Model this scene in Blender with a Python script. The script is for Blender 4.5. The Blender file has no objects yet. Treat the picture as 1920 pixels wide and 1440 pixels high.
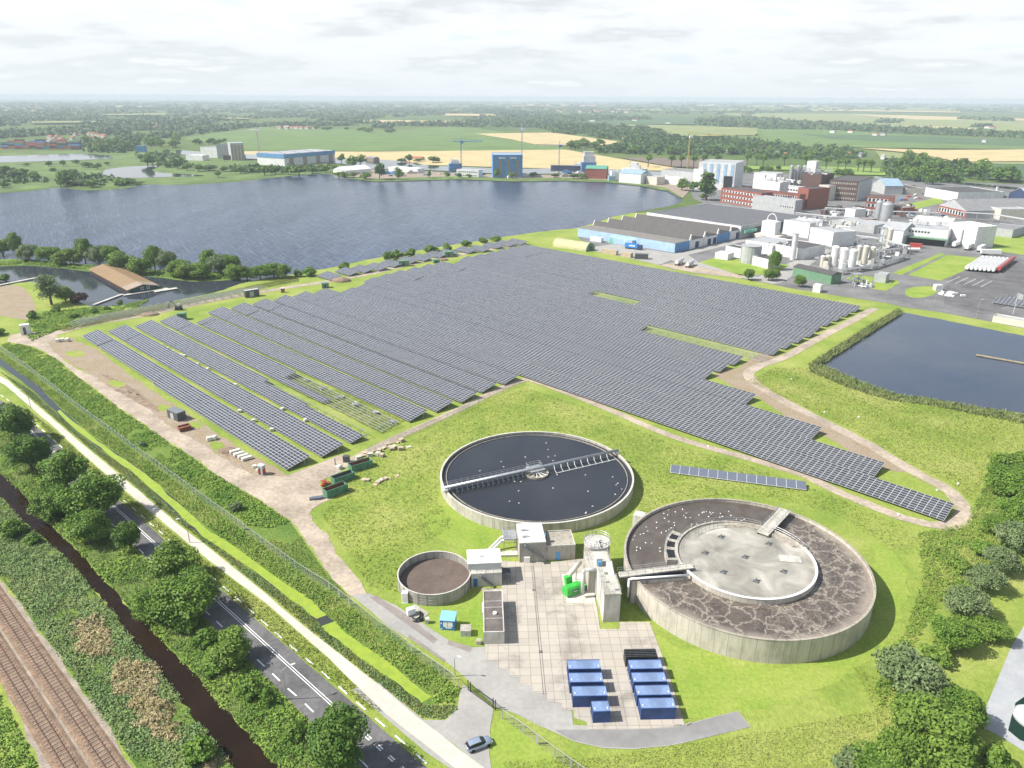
import bpy, bmesh, math, random
import numpy as np
from mathutils import Vector, Matrix
R = math.radians
sc = bpy.context.scene
COL = sc.collection
rng = np.random.default_rng(7)
random.seed(7)

# ------------------------------------------------------------------ camera
FPX, HOR, ROLL, CAMH = 1385.0, 182.0, 0.0047, 100.0
PITCH = math.atan((720 - HOR) / FPX)
def G(px, py, z=0.0):
    """point at height z that the photo shows at pixel px,py"""
    u = (px - 960) / FPX; v = (720 - py) / FPX
    c, s = math.cos(ROLL), math.sin(ROLL)
    u, v = u * c - v * s, u * s + v * c
    y = math.cos(PITCH) + v * math.sin(PITCH); w = -math.sin(PITCH) + v * math.cos(PITCH)
    t = (CAMH - z) / -w
    return Vector((u * t, y * t, z))
def HZ(base, top_py, px=None):
    """height of a vertical edge whose foot is at pixel base and whose top is at row top_py"""
    b = G(*base); lo, hi = 0.0, 99.0
    for _ in range(40):
        m = (lo + hi) / 2
        if PY(b.x, b.y, m)[1] > top_py: lo = m
        else: hi = m
    return lo
def PY(x, y, z):
    dz = z - CAMH
    d = y * math.cos(PITCH) - dz * math.sin(PITCH)
    v = (y * math.sin(PITCH) + dz * math.cos(PITCH)) / d; u = x / d
    c, s = math.cos(ROLL), math.sin(ROLL)
    u, v = u * c + v * s, -u * s + v * c
    return 960 + u * FPX, 720 - v * FPX
cam = bpy.data.cameras.new('camera'); camo = bpy.data.objects.new('camera', cam); COL.objects.link(camo)
cam.sensor_width = 36; cam.lens = 36 * FPX / 1920; cam.clip_start = 1; cam.clip_end = 200000
camo.matrix_world = Matrix.Translation((0, 0, CAMH)) @ Matrix.Rotation(math.pi / 2 - PITCH, 4, 'X') @ Matrix.Rotation(ROLL, 4, 'Z')
sc.camera = camo

# ------------------------------------------------------------------ materials
M = {}
def nd(nt, t, **k):
    n = nt.nodes.new(t)
    for a, b in k.items():
        if a == 'inp':
            for i, vv in b.items(): n.inputs[i].default_value = vv
        else: setattr(n, a, b)
    return n
def rgba(c): return (c[0], c[1], c[2], 1)
def base_mat(name):
    m = bpy.data.materials.new(name); m.use_nodes = True
    nt = m.node_tree; bs = nt.nodes['Principled BSDF']
    M[name] = m
    return m, nt, bs, nt.links.new
def ramp(nt, stops, interp='LINEAR'):
    r = nt.nodes.new('ShaderNodeValToRGB'); e = r.color_ramp.elements; r.color_ramp.interpolation = interp
    while len(e) < len(stops): e.new(0.5)
    for i, (p, c) in enumerate(stops): e[i].position = p; e[i].color = rgba(c)
    return r
def mix(nt, f, a, b, mode='MIX'):
    n = nt.nodes.new('ShaderNodeMix'); n.data_type = 'RGBA'; n.blend_type = mode
    for s, v in ((n.inputs['Factor'], f), (n.inputs[6], a), (n.inputs[7], b)):
        if isinstance(v, bpy.types.NodeSocket): nt.links.new(v, s)
        elif isinstance(v, (int, float)): s.default_value = v
        else: s.default_value = rgba(v)
    return n.outputs[2]
def math_(nt, op, a, b=None, c=None):
    n = nt.nodes.new('ShaderNodeMath'); n.operation = op
    for i, v in enumerate((a, b, c)):
        if v is None: continue
        if isinstance(v, bpy.types.NodeSocket): nt.links.new(v, n.inputs[i])
        else: n.inputs[i].default_value = v
    return n.outputs[0]
def noise(nt, vec, scale, detail=4, rough=.6, dist=0):
    n = nd(nt, 'ShaderNodeTexNoise', inp={'Scale': scale, 'Detail': detail, 'Roughness': rough, 'Distortion': dist})
    if vec is not None: nt.links.new(vec, n.inputs['Vector'])
    return n.outputs['Fac']
def mat(name, c, r=.75, v=.18, s=.6, c2=None, bump=0, bs_=3, metal=0, spec=.4, fine=0, lo=.35, hi=.65):
    """principled with mottled colour: noise between darker and lighter tones of c (or c to c2)"""
    m, nt, b, L = base_mat(name)
    vec = nd(nt, 'ShaderNodeTexCoord').outputs['Object']
    a = tuple(x * (1 - v) for x in c); d = c2 or tuple(min(1, x * (1 + v)) for x in c)
    rp = ramp(nt, [(lo, a), (hi, d)]); L(noise(nt, vec, s), rp.inputs[0])
    out = rp.outputs[0]
    if fine:
        f = ramp(nt, [(.3, (1 - fine,) * 3), (.7, (1 + fine * .6,) * 3)]); L(noise(nt, vec, s * 9, 3), f.inputs[0])
        out = mix(nt, 1.0, out, f.outputs[0], 'MULTIPLY')
    L(out, b.inputs['Base Color'])
    b.inputs['Roughness'].default_value = r; b.inputs['Metallic'].default_value = metal
    b.inputs['Specular IOR Level'].default_value = spec
    if bump:
        bp = nd(nt, 'ShaderNodeBump', inp={'Strength': 1.0, 'Distance': bump}); L(noise(nt, vec, bs_, 5), bp.inputs['Height']); L(bp.outputs[0], b.inputs['Normal'])
    return m
def leaf_mat(name, c, c2, s=.35, trans=.3, fine=.35, up=.35):
    m, nt, b, L = base_mat(name)
    geo = nd(nt, 'ShaderNodeNewGeometry'); vec = geo.outputs['Position']
    rp = ramp(nt, [(.35, c), (.65, c2)]); L(noise(nt, vec, s, 3), rp.inputs[0])
    f = ramp(nt, [(.0, (1 - fine,) * 3), (1, (1 + fine,) * 3)]); L(geo.outputs['Random Per Island'], f.inputs[0])
    col = mix(nt, 1.0, rp.outputs[0], f.outputs[0], 'MULTIPLY')
    L(col, b.inputs['Base Color']); b.inputs['Roughness'].default_value = .55; b.inputs['Specular IOR Level'].default_value = .25
    t = nd(nt, 'ShaderNodeBsdfTranslucent'); L(mix(nt, 1.0, col, (1.1, 1.3, .65), 'MULTIPLY'), t.inputs[0])
    nm = nd(nt, 'ShaderNodeMix', data_type='VECTOR'); nm.inputs['Factor'].default_value = up; L(geo.outputs['Normal'], nm.inputs[4]); nm.inputs[5].default_value = (0, 0, 1)
    nn = nd(nt, 'ShaderNodeVectorMath', operation='NORMALIZE'); L(nm.outputs[1], nn.inputs[0]); L(nn.outputs[0], b.inputs['Normal']); L(nn.outputs[0], t.inputs['Normal'])
    ms = nd(nt, 'ShaderNodeMixShader', inp={0: trans}); L(b.outputs[0], ms.inputs[1]); L(t.outputs[0], ms.inputs[2])
    L(ms.outputs[0], nt.nodes['Material Output'].inputs['Surface'])
    return m
def water_mat(name, c, rough=.08, rs=.5, bump=.05, c2=None, cs=.02, ior=1.33, stretch=(1, 1, 1), rot=0):
    m, nt, b, L = base_mat(name)
    tc = nd(nt, 'ShaderNodeTexCoord').outputs['Object']
    mp = nd(nt, 'ShaderNodeMapping'); mp.inputs['Scale'].default_value = stretch; mp.inputs['Rotation'].default_value = (0, 0, rot); L(tc, mp.inputs['Vector'])
    rp = ramp(nt, [(.35, c), (.65, c2 or c)]); L(noise(nt, mp.outputs[0], cs, 4), rp.inputs[0]); L(rp.outputs[0], b.inputs['Base Color'])
    b.inputs['Roughness'].default_value = rough; b.inputs['IOR'].default_value = ior
    bp = nd(nt, 'ShaderNodeBump', inp={'Strength': 1.0, 'Distance': bump}); L(noise(nt, mp.outputs[0], rs, 5, .65), bp.inputs['Height']); L(bp.outputs[0], b.inputs['Normal'])
    return m

# ------------------------------------------------------------------ mesh builder
class MB:
    def __init__(s): s.v = []; s.f = []
    def add(s, vs, fs):
        o = len(s.v); s.v += [tuple(p) for p in vs]; s.f += [tuple(i + o for i in f) for f in fs]; return s
    def box(s, c, size, rz=0, rx=0):
        x, y, z = (d / 2 for d in size); mt = Matrix.Translation(Vector(c)) @ Matrix.Rotation(rz, 4, 'Z') @ Matrix.Rotation(rx, 4, 'X')
        vs = [mt @ Vector((a * x, b * y, d * z)) for d in (-1, 1) for a, b in ((-1, -1), (1, -1), (1, 1), (-1, 1))]
        return s.add(vs, [(3, 2, 1, 0), (4, 5, 6, 7), (0, 1, 5, 4), (1, 2, 6, 5), (2, 3, 7, 6), (3, 0, 4, 7)])
    def bx(s, x0, x1, y0, y1, z0, z1): return s.box(((x0 + x1) / 2, (y0 + y1) / 2, (z0 + z1) / 2), (abs(x1 - x0), abs(y1 - y0), abs(z1 - z0)))
    def prism(s, pts, z0, z1):
        n = len(pts); a = sum(pts[i][0] * pts[(i + 1) % n][1] - pts[(i + 1) % n][0] * pts[i][1] for i in range(n))
        if a < 0: pts = pts[::-1]
        zz0 = z0 if hasattr(z0, '__len__') else [z0] * n; zz1 = z1 if hasattr(z1, '__len__') else [z1] * n
        vs = [(p[0], p[1], z) for p, z in zip(pts, zz0)] + [(p[0], p[1], z) for p, z in zip(pts, zz1)]
        return s.add(vs, [tuple(range(n))[::-1], tuple(range(n, 2 * n))] + [(i, (i + 1) % n, n + (i + 1) % n, n + i) for i in range(n)])
    def cyl(s, c, r, z0, z1, n=24, r1=None, cap=True):
        r1 = r if r1 is None else r1
        vs = [(c[0] + q * math.cos(2 * math.pi * i / n), c[1] + q * math.sin(2 * math.pi * i / n), z) for q, z in ((r, z0), (r1, z1)) for i in range(n)]
        fs = [(i, (i + 1) % n, n + (i + 1) % n, n + i) for i in range(n)]
        if cap: fs += [tuple(range(n))[::-1], tuple(range(n, 2 * n))]
        return s.add(vs, fs)
    def lathe(s, c, prof, n=24):
        k = len(prof); vs = [(c[0] + r * math.cos(2 * math.pi * i / n), c[1] + r * math.sin(2 * math.pi * i / n), c[2] + z) for r, z in prof for i in range(n)]
        return s.add(vs, [(j * n + i, j * n + (i + 1) % n, (j + 1) * n + (i + 1) % n, (j + 1) * n + i) for j in range(k - 1) for i in range(n)])
    def ring(s, c, r0, r1, z0, z1, n=96, a0=0, a1=2 * math.pi):
        full = abs(a1 - a0 - 2 * math.pi) < 1e-6; k = n if full else n + 1
        vs = []
        for i in range(k):
            a = a0 + (a1 - a0) * i / n; ca, sa = math.cos(a), math.sin(a)
            vs += [(c[0] + r0 * ca, c[1] + r0 * sa, z0), (c[0] + r1 * ca, c[1] + r1 * sa, z0), (c[0] + r1 * ca, c[1] + r1 * sa, z1), (c[0] + r0 * ca, c[1] + r0 * sa, z1)]
        fs = []
        for i in range(n):
            o = 4 * i; p = 4 * ((i + 1) % k)
            fs += [(o + j, p + j, p + (j + 1) % 4, o + (j + 1) % 4)[::-1] for j in range(4)]
        if not full: fs += [(0, 1, 2, 3), (4 * n + 3, 4 * n + 2, 4 * n + 1, 4 * n)]
        return s.add(vs, fs)
    def tube(s, a, b, r, n=6, r1=None, cap=True):
        a, b = Vector(a), Vector(b); d = (b - a)
        if d.length < 1e-6: return s
        q = d.to_track_quat('Z', 'Y'); r1 = r if r1 is None else r1
        vs = [p + q @ Vector((w * math.cos(2 * math.pi * i / n), w * math.sin(2 * math.pi * i / n), 0)) for p, w in ((a, r), (b, r1)) for i in range(n)]
        fs = [(i, (i + 1) % n, n + (i + 1) % n, n + i) for i in range(n)]
        if cap: fs += [tuple(range(n))[::-1], tuple(range(n, 2 * n))]
        return s.add(vs, fs)
    def path(s, pts, r, n=6):
        for a, b in zip(pts[:-1], pts[1:]): s.tube(a, b, r, n)
        return s
    def sphere(s, c, r, nu=12, nv=7, sq=(1, 1, 1)):
        prof = [(max(1e-4, r * math.sin(math.pi * j / nv)), -r * math.cos(math.pi * j / nv)) for j in range(nv + 1)]
        o = len(s.v); s.lathe((0, 0, 0), prof, nu)
        for i in range(o, len(s.v)):
            x, y, z = s.v[i]; s.v[i] = (c[0] + x * sq[0], c[1] + y * sq[1], c[2] + z * sq[2])
        return s
    def xform(s, mt, start=0):
        s.v[start:] = [tuple(mt @ Vector(p)) for p in s.v[start:]]; return s
    def build(s, name, m, parent=None, smooth=False, bevel=0):
        off = Vector(parent['_o']) if parent is not None and '_o' in parent else Vector((0, 0, 0))
        if parent is not None and parent.type == 'MESH': off = Vector(parent['_o'])
        me = bpy.data.meshes.new(name)
        me.from_pydata([tuple(Vector(p) - off) for p in s.v], [], s.f); me.update()
        return finish(me, name, m, parent, off, smooth, bevel)
def finish(me, name, m, parent=None, off=(0, 0, 0), smooth=False, bevel=0):
    o = bpy.data.objects.new(name, me); COL.objects.link(o)
    me.materials.append(M[m] if isinstance(m, str) else m)
    if smooth: me.shade_smooth() if hasattr(me, 'shade_smooth') else me.polygons.foreach_set('use_smooth', [True] * len(me.polygons))
    if bevel:
        bv = o.modifiers.new('bevel', 'BEVEL'); bv.width = bevel; bv.segments = 2; bv.limit_method = 'ANGLE'
    if parent is not None: o.parent = parent
    o['_o'] = tuple(off)
    return o
def tag(o, label=None, cat=None, group=None, kind=None):
    if label: o['label'] = label
    if cat: o['category'] = cat
    if group: o['group'] = group
    if kind: o['kind'] = kind
    return o
def thing(name, label, cat, loc=(0, 0, 0), group=None):
    o = bpy.data.objects.new(name, None); COL.objects.link(o); o.location = loc; o.empty_display_size = .5
    o['_o'] = tuple(loc)
    return tag(o, label, cat, group)
CH = {}
def copy_tree(o, loc=None, rz=None, scale=None, label=None, parent=None):
    c = o.copy(); COL.objects.link(c); c.parent = parent
    if loc is not None: c.location = loc
    if rz is not None: c.rotation_euler = (0, 0, rz)
    if scale is not None: c.scale = scale if hasattr(scale, '__len__') else (scale,) * 3
    if label: c['label'] = label
    if o.name not in CH: CH[o.name] = list(o.children)
    for k in CH[o.name]: copy_tree(k, parent=c)
    return c
def area(p): return sum(p[i][0] * p[(i + 1) % len(p)][1] - p[(i + 1) % len(p)][0] * p[i][1] for i in range(len(p))) / 2
def smoothp(p, n=4, closed=True):
    p = [np.array(q[:2], float) for q in p]; out = []; k = len(p)
    for i in range(k if closed else k - 1):
        g = (lambda j: p[j % k]) if closed else (lambda j: p[min(max(j, 0), k - 1)])
        a, b, c, d = g(i - 1), g(i), g(i + 1), g(i + 2)
        for t in np.linspace(0, 1, n, endpoint=False):
            out.append(.5 * (2 * b + (c - a) * t + (2 * a - 5 * b + 4 * c - d) * t * t + (3 * b - a - 3 * c + d) * t ** 3))
    if not closed: out.append(p[-1])
    return out
def rag(p, amp, step):
    out = []; r_ = random.Random(len(p) * 31 + int(amp * 100))
    for i in range(len(p)):
        a = np.array(p[i][:2]); b = np.array(p[(i + 1) % len(p)][:2]); n = max(1, int(np.hypot(*(b - a)) / step))
        for j in range(n):
            q = a + (b - a) * j / n
            out.append(q + np.array((r_.uniform(-amp, amp), r_.uniform(-amp, amp))))
    return out
def W(px): return [G(*p) for p in px]
def sheet(name, pts, m, z, kind='structure', parent=None):
    """a flat sheet of ground through world points"""
    if area(pts) < 0: pts = pts[::-1]
    from mathutils.geometry import tessellate_polygon
    vs = [Vector((p[0], p[1], z)) for p in pts]; fs = [tuple(f) for f in tessellate_polygon([vs])]
    fs = [f if (vs[f[1]] - vs[f[0]]).cross(vs[f[2]] - vs[f[0]]).z > 0 else f[::-1] for f in fs]
    me = bpy.data.meshes.new(name); me.from_pydata(vs, [], fs); me.update()
    o = finish(me, name, m, parent)
    if kind: o['kind'] = kind
    return o
def ribbon_pts(pts, w, n=4):
    c = smoothp(pts, n, closed=False); L_, R_ = [], []
    for i in range(len(c)):
        t = c[min(i + 1, len(c) - 1)] - c[max(i - 1, 0)]; t = t / (np.hypot(*t) + 1e-9); nn = np.array((-t[1], t[0]))
        ww = w(i / (len(c) - 1)) if callable(w) else w
        L_.append(c[i] + nn * ww / 2); R_.append(c[i] - nn * ww / 2)
    return L_, R_
def ribbon(name, pts, w, m, z, kind='structure', ragamp=0):
    L_, R_ = ribbon_pts(pts, w)
    if ragamp:
        for q in L_ + R_: q += rng.uniform(-ragamp, ragamp, 2)
    mb = MB(); k = len(L_)
    mb.add([(p[0], p[1], z) for p in L_] + [(p[0], p[1], z) for p in R_], [(i, k + i, k + i + 1, i + 1) for i in range(k - 1)])
    o = mb.build(name, m)
    if kind: o['kind'] = kind
    return o
def inside(P, poly):
    x, y = P[:, 0], P[:, 1]; ins = np.zeros(len(P), bool); k = len(poly)
    for i in range(k):
        x0, y0 = poly[i][:2]; x1, y1 = poly[(i + 1) % k][:2]
        c = ((y0 > y) != (y1 > y)) & (x < (x1 - x0) * (y - y0) / ((y1 - y0) if y1 != y0 else 1e-9) + x0); ins ^= c
    return ins
KEEP_OFF = []
def scatter(poly, n):
    q = np.array([p[:2] for p in poly]); lo, hi = q.min(0), q.max(0); out = np.zeros((0, 2))
    A = abs(area(poly)); B = np.prod(hi - lo)
    P = rng.uniform(lo, hi, (int(n * B / A * 1.1) + 8, 2)); P = P[inside(P, poly)]
    for line, dist in KEEP_OFF:
        for a, b in zip(line[:-1], line[1:]):
            a, b = np.array(a[:2]), np.array(b[:2]); d = b - a; t = np.clip(((P - a) @ d) / (d @ d), 0, 1)
            P = P[np.hypot(*(P - a - t[:, None] * d).T) > dist]
    return P[:n]
def quads_mesh(name, C, N, S, aspect=1.0, up=None):
    """leaf-sized quads: centres C, normals N, half sizes S"""
    n = len(C); N = N / (np.linalg.norm(N, axis=1, keepdims=True) + 1e-9)
    a = np.cross(N, rng.normal(size=(n, 3)) if up is None else up); a /= (np.linalg.norm(a, axis=1, keepdims=True) + 1e-9)
    b = np.cross(N, a); S = np.asarray(S).reshape(-1, 1) * np.ones((n, 1))
    V = np.stack([C - a * S - b * S * aspect * .25, C - a * S * .1 - b * S * aspect, C + a * S + b * S * aspect * .2, C + a * S * .15 + b * S * aspect], 1).reshape(-1, 3)
    me = bpy.data.meshes.new(name); me.vertices.add(4 * n); me.vertices.foreach_set('co', V.astype(np.float32).ravel())
    me.loops.add(4 * n); me.loops.foreach_set('vertex_index', np.arange(4 * n, dtype=np.int32))
    me.polygons.add(n); me.polygons.foreach_set('loop_start', np.arange(0, 4 * n, 4, dtype=np.int32)); me.polygons.foreach_set('loop_total', np.full(n, 4, np.int32))
    me.update(); me.validate()
    return me
def clumps(P, per, rad, hgt, leaf, z0=0.0):
    """leaf quads heaped in mounds at ground points P"""
    n = len(P); rad = np.broadcast_to(rad, n); hgt = np.broadcast_to(hgt, n)
    d = rng.normal(size=(n, per, 3)); d[:, :, 2] = np.abs(d[:, :, 2]); d /= np.linalg.norm(d, axis=2, keepdims=True)
    rr = rng.uniform(.55, 1, (n, per, 1)); C = d * rr
    C = C * np.stack([rad, rad, hgt], 1)[:, None, :]
    C[:, :, :2] += P[:, None, :]; C[:, :, 2] += z0
    N = d + rng.normal(size=d.shape) * .55; N[:, :, 2] += .35
    S = rng.uniform(.6, 1.25, n * per) * leaf
    return C.reshape(-1, 3), N.reshape(-1, 3), S
def stuff(name, poly, n, per, rad, hgt, leaf, m, aspect=1.0, label=None):
    from mathutils import noise as mn
    P = scatter(poly, n); q = np.array([mn.noise(Vector((x / 7, y / 7, .5))) + .7 * mn.noise(Vector((x / 2.6, y / 2.6, 4))) for x, y in P])
    P, q = P[q > -.42], q[q > -.42]; k = len(P)                      # thin patches and tall patches
    C, N, S = clumps(P, per, rng.uniform(.6, 1.3, k) * rad, rng.uniform(.6, 1.3, k) * hgt * np.clip(.85 + .9 * q, .35, 1.7), leaf)
    o = finish(quads_mesh(name, C, N, S, aspect), name, m); o['kind'] = 'stuff'
    tag(o, label, name.replace('_', ' '))
    return o
def blades(name, poly, n, h, w, m, label=None, lean=.25):
    """upright blades (reeds, tall grass)"""
    P = scatter(poly, n); k = len(P); a = rng.uniform(0, 2 * math.pi, k); hh = h * rng.uniform(.6, 1.25, k)
    dx = np.stack([np.cos(a), np.sin(a), 0 * a], 1) * (w * rng.uniform(.6, 1.4, k))[:, None]
    top = np.stack([rng.normal(0, lean, k) * hh, rng.normal(0, lean, k) * hh, hh], 1)
    B = np.concatenate([P, np.zeros((k, 1))], 1)
    V = np.stack([B - dx, B + dx, B + top + dx * .5, B + top - dx * .5], 1).reshape(-1, 3)
    me = bpy.data.meshes.new(name); me.vertices.add(4 * k); me.vertices.foreach_set('co', V.astype(np.float32).ravel())
    me.loops.add(4 * k); me.loops.foreach_set('vertex_index', np.arange(4 * k, dtype=np.int32))
    me.polygons.add(k); me.polygons.foreach_set('loop_start', np.arange(0, 4 * k, 4, dtype=np.int32)); me.polygons.foreach_set('loop_total', np.full(k, 4, np.int32)); me.update(); me.validate()
    o = finish(me, name, m); o['kind'] = 'stuff'; tag(o, label, name.replace('_', ' '))
    return o
# ------------------------------------------------------------------ light, sky, air
SUN_EL, SUN_AZ = R(46.5), R(184)          # the sun stands to the left of the view, shadows fall to the right
wd = bpy.data.worlds.new('World'); sc.world = wd; wd.use_nodes = True
nt = wd.node_tree; bg = nt.nodes['Background']; L = nt.links.new
sky = nd(nt, 'ShaderNodeTexSky', sky_type='NISHITA'); sky.sun_disc = False; sky.sun_elevation = SUN_EL
sky.sun_rotation = math.pi / 2 - SUN_AZ; sky.air_density = 1.0; sky.dust_density = 1.5
tc = nd(nt, 'ShaderNodeTexCoord'); sep = nd(nt, 'ShaderNodeSeparateXYZ'); L(tc.outputs['Generated'], sep.inputs[0])
zz = math_(nt, 'ADD', math_(nt, 'MAXIMUM', sep.outputs[2], 0.0), .13)
cx = math_(nt, 'DIVIDE', sep.outputs[0], zz); cy = math_(nt, 'DIVIDE', sep.outputs[1], zz)
cv = nd(nt, 'ShaderNodeCombineXYZ'); L(cx, cv.inputs[0]); L(cy, cv.inputs[1])
n1 = noise(nt, cv.outputs[0], 1.15, 8, .54, .0); n2 = noise(nt, cv.outputs[0], .42, 3, .5)
dens = math_(nt, 'ADD', math_(nt, 'MULTIPLY', n1, .62), math_(nt, 'MULTIPLY', n2, .38))
cover = ramp(nt, [(.50, (0, 0, 0)), (.60, (1, 1, 1))]); L(dens, cover.inputs[0])
# towards the horizon the cloud layer closes up
hz = nd(nt, 'ShaderNodeMapRange', inp={1: .13, 2: .30, 3: 1.0, 4: .0}); L(sep.outputs[2], hz.inputs[0])
fac = math_(nt, 'MAXIMUM', cover.outputs[0], math_(nt, 'MULTIPLY', hz.outputs[0], .93))
shade = ramp(nt, [(.36, (6.7, 7.5, 8.3)), (.43, (8.1, 8.3, 8.45)), (.50, (7.6, 7.85, 8.05)), (.555, (6.2, 6.55, 6.85)), (.61, (7.9, 8.05, 8.15)), (.70, (6.1, 6.45, 6.75))]); L(dens, shade.inputs[0])
hzc = nd(nt, 'ShaderNodeMapRange', inp={1: .0, 2: .085, 3: .9, 4: .0}); L(sep.outputs[2], hzc.inputs[0])
cl = mix(nt, hzc.outputs[0], shade.outputs[0], (6.7, 7.3, 7.7))
L(mix(nt, fac, sky.outputs[0], cl), bg.inputs[0]); bg.inputs[1].default_value = .09
sd = bpy.data.lights.new('sun', 'SUN'); sd.energy = 5.0; sd.angle = R(.6); sd.color = (1, .96, .89)
so = bpy.data.objects.new('sun', sd); COL.objects.link(so)
sv = Vector((math.cos(SUN_EL) * math.cos(SUN_AZ), math.cos(SUN_EL) * math.sin(SUN_AZ), math.sin(SUN_EL)))
so.rotation_euler = sv.to_track_quat('Z', 'Y').to_euler(); so.location = sv * 500
sc.view_settings.view_transform = 'Standard'; sc.view_settings.look = 'None'; sc.view_settings.exposure = .55; sc.view_settings.gamma = 1
sc.cycles.max_bounces = 5; sc.cycles.diffuse_bounces = 2; sc.cycles.glossy_bounces = 2; sc.cycles.transmission_bounces = 2; sc.cycles.transparent_max_bounces = 12; sc.cycles.volume_bounces = 0
sc.cycles.use_denoising = True
hm = bpy.data.materials.new('haze'); hm.use_nodes = True; hn = hm.node_tree
hn.nodes.remove(hn.nodes['Principled BSDF'])
pv = nd(hn, 'ShaderNodeVolumePrincipled'); pv.inputs['Color'].default_value = (.82, .94, 1, 1); pv.inputs['Density'].default_value = HAZE = 1.2e-4; pv.inputs['Anisotropy'].default_value = 0
hn.links.new(pv.outputs[0], hn.nodes['Material Output'].inputs['Volume']); M['haze'] = hm
o = MB().bx(-23500, 23500, -600, 24000, -1, 104).build('haze', 'haze'); o['kind'] = 'stuff'; tag(o, 'pale summer haze lying over the far plain', 'haze')

# ------------------------------------------------------------------ setting: grass ground to the horizon
def grass_mat(name, a, b, c, s=.05, bump=.25):
    m, nt, bs, L = base_mat(name)
    vec = nd(nt, 'ShaderNodeTexCoord').outputs['Object']
    r1 = ramp(nt, [(.36, a), (.5, b), (.66, c)]); L(noise(nt, vec, s, 6, .6, .4), r1.inputs[0])
    f = ramp(nt, [(.28, (.74, .76, .72)), (.72, (1.18, 1.16, 1.1))]); L(noise(nt, vec, s * 18, 5, .7), f.inputs[0])
    L(mix(nt, 1.0, r1.outputs[0], f.outputs[0], 'MULTIPLY'), bs.inputs['Base Color'])
    bs.inputs['Roughness'].default_value = .85; bs.inputs['Specular IOR Level'].default_value = .15
    if bump:
        bp = nd(nt, 'ShaderNodeBump', inp={'Strength': 1.0, 'Distance': bump}); L(noise(nt, vec, 1.6, 4, .7), bp.inputs['Height']); L(bp.outputs[0], bs.inputs['Normal'])
    return m
grass_mat('grass', (.190, .270, .048), (.255, .320, .066), (.320, .355, .100))
grass_mat('lawn', (.185, .285, .042), (.235, .320, .056), (.295, .345, .080), .07, .12)
grass_mat('rough', (.10, .18, .035), (.145, .225, .045), (.195, .25, .06), .09, .4)
grass_mat('plain', (.075, .125, .032), (.10, .15, .040), (.125, .165, .05), .002, 0)
rad = [0, 60, 120, 200, 320, 480, 700, 1000]
mb = MB(); NS = 48
def disc(rad, z, name, m):
    mb = MB(); vs = []; fs = []
    for i, r_ in enumerate(rad): vs += [(r_ * math.cos(2 * math.pi * k / NS), r_ * math.sin(2 * math.pi * k / NS), z) for k in range(NS)]
    for i in range(len(rad) - 1): fs += [(i * NS + k, i * NS + (k + 1) % NS, (i + 1) * NS + (k + 1) % NS, (i + 1) * NS + k)[::-1] for k in range(NS)]
    o = mb.add(vs, fs).build(name, m); o['kind'] = 'structure'; return o
disc([.5, 60, 120, 200, 320, 480, 700, 1000, 1500, 2300, 3500, 6000, 10000, 15000, 22500], -.06, 'ground', 'plain')
# ------------------------------------------------------------------ near ground, water, roads
mat('dirt', (.39, .325, .255), .95, .22, .10, fine=.25, bump=.08)
mat('sand', (.46, .37, .275), .95, .3, .16, c2=(.30, .235, .15), fine=.3, bump=.15, lo=.42, hi=.58)
mat('asphalt', (.125, .122, .122), .85, .26, .12, fine=.22)
mat('pale_asphalt', (.33, .32, .30), .88, .1, .12, fine=.1)
mat('patch_asphalt', (.25, .22, .20), .9, .12, .4, fine=.1)
mat('path_concrete', (.52, .48, .415), .9, .08, .12, fine=.08)
mat('yard_asphalt', (.25, .245, .24), .85, .2, .05, fine=.12)
mat('marking', (.78, .78, .76), .7, .06, .8)
mat('ballast', (.25, .17, .115), .95, .25, .5, fine=.5, bump=.12, bs_=5)
mat('gravel_edge', (.31, .265, .21), .95, .2, .3, fine=.3, bump=.06, bs_=4)
mat('soil', (.25, .185, .13), .95, .3, .5, fine=.3, bump=.1); mat('rust_steel', (.16, .085, .055), .6, .2, 1.0)
mat('sleeper', (.235, .19, .155), .9, .2, 1.0)
water_mat('lake', (.015, .029, .066), .16, .30, .8, (.048, .068, .122), .030, stretch=(1.0, .16, 1), rot=R(-28), ior=1.19)
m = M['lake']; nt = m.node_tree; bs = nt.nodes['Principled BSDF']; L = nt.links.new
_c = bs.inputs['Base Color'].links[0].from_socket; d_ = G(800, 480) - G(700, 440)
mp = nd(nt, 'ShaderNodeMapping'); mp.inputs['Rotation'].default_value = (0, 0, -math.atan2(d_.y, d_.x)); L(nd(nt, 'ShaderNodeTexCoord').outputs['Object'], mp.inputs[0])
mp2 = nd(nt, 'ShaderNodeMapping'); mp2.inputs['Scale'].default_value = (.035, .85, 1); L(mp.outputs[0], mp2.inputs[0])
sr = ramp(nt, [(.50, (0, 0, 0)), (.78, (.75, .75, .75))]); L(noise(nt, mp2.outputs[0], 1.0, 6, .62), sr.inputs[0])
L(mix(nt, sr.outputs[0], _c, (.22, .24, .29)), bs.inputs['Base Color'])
water_mat('pond', (.046, .062, .098), .06, .5, .03, (.066, .078, .102), .02)
water_mat('inlet', (.035, .042, .055), .04, .4, .02)
water_mat('peat_water', (.015, .009, .006), .05, .4, .02, (.022, .013, .008), .08, ior=1.15)
water_mat('ditch_water', (.05, .055, .05), .1, .4, .03)
m, nt, bs, L = base_mat('duckweed')
vec = nd(nt, 'ShaderNodeTexCoord').outputs['Object']
r1 = ramp(nt, [(.3, (.20, .29, .025)), (.6, (.27, .36, .03))]); L(noise(nt, vec, .5, 5), r1.inputs[0]); L(r1.outputs[0], bs.inputs['Base Color']); bs.inputs['Roughness'].default_value = .7

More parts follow.
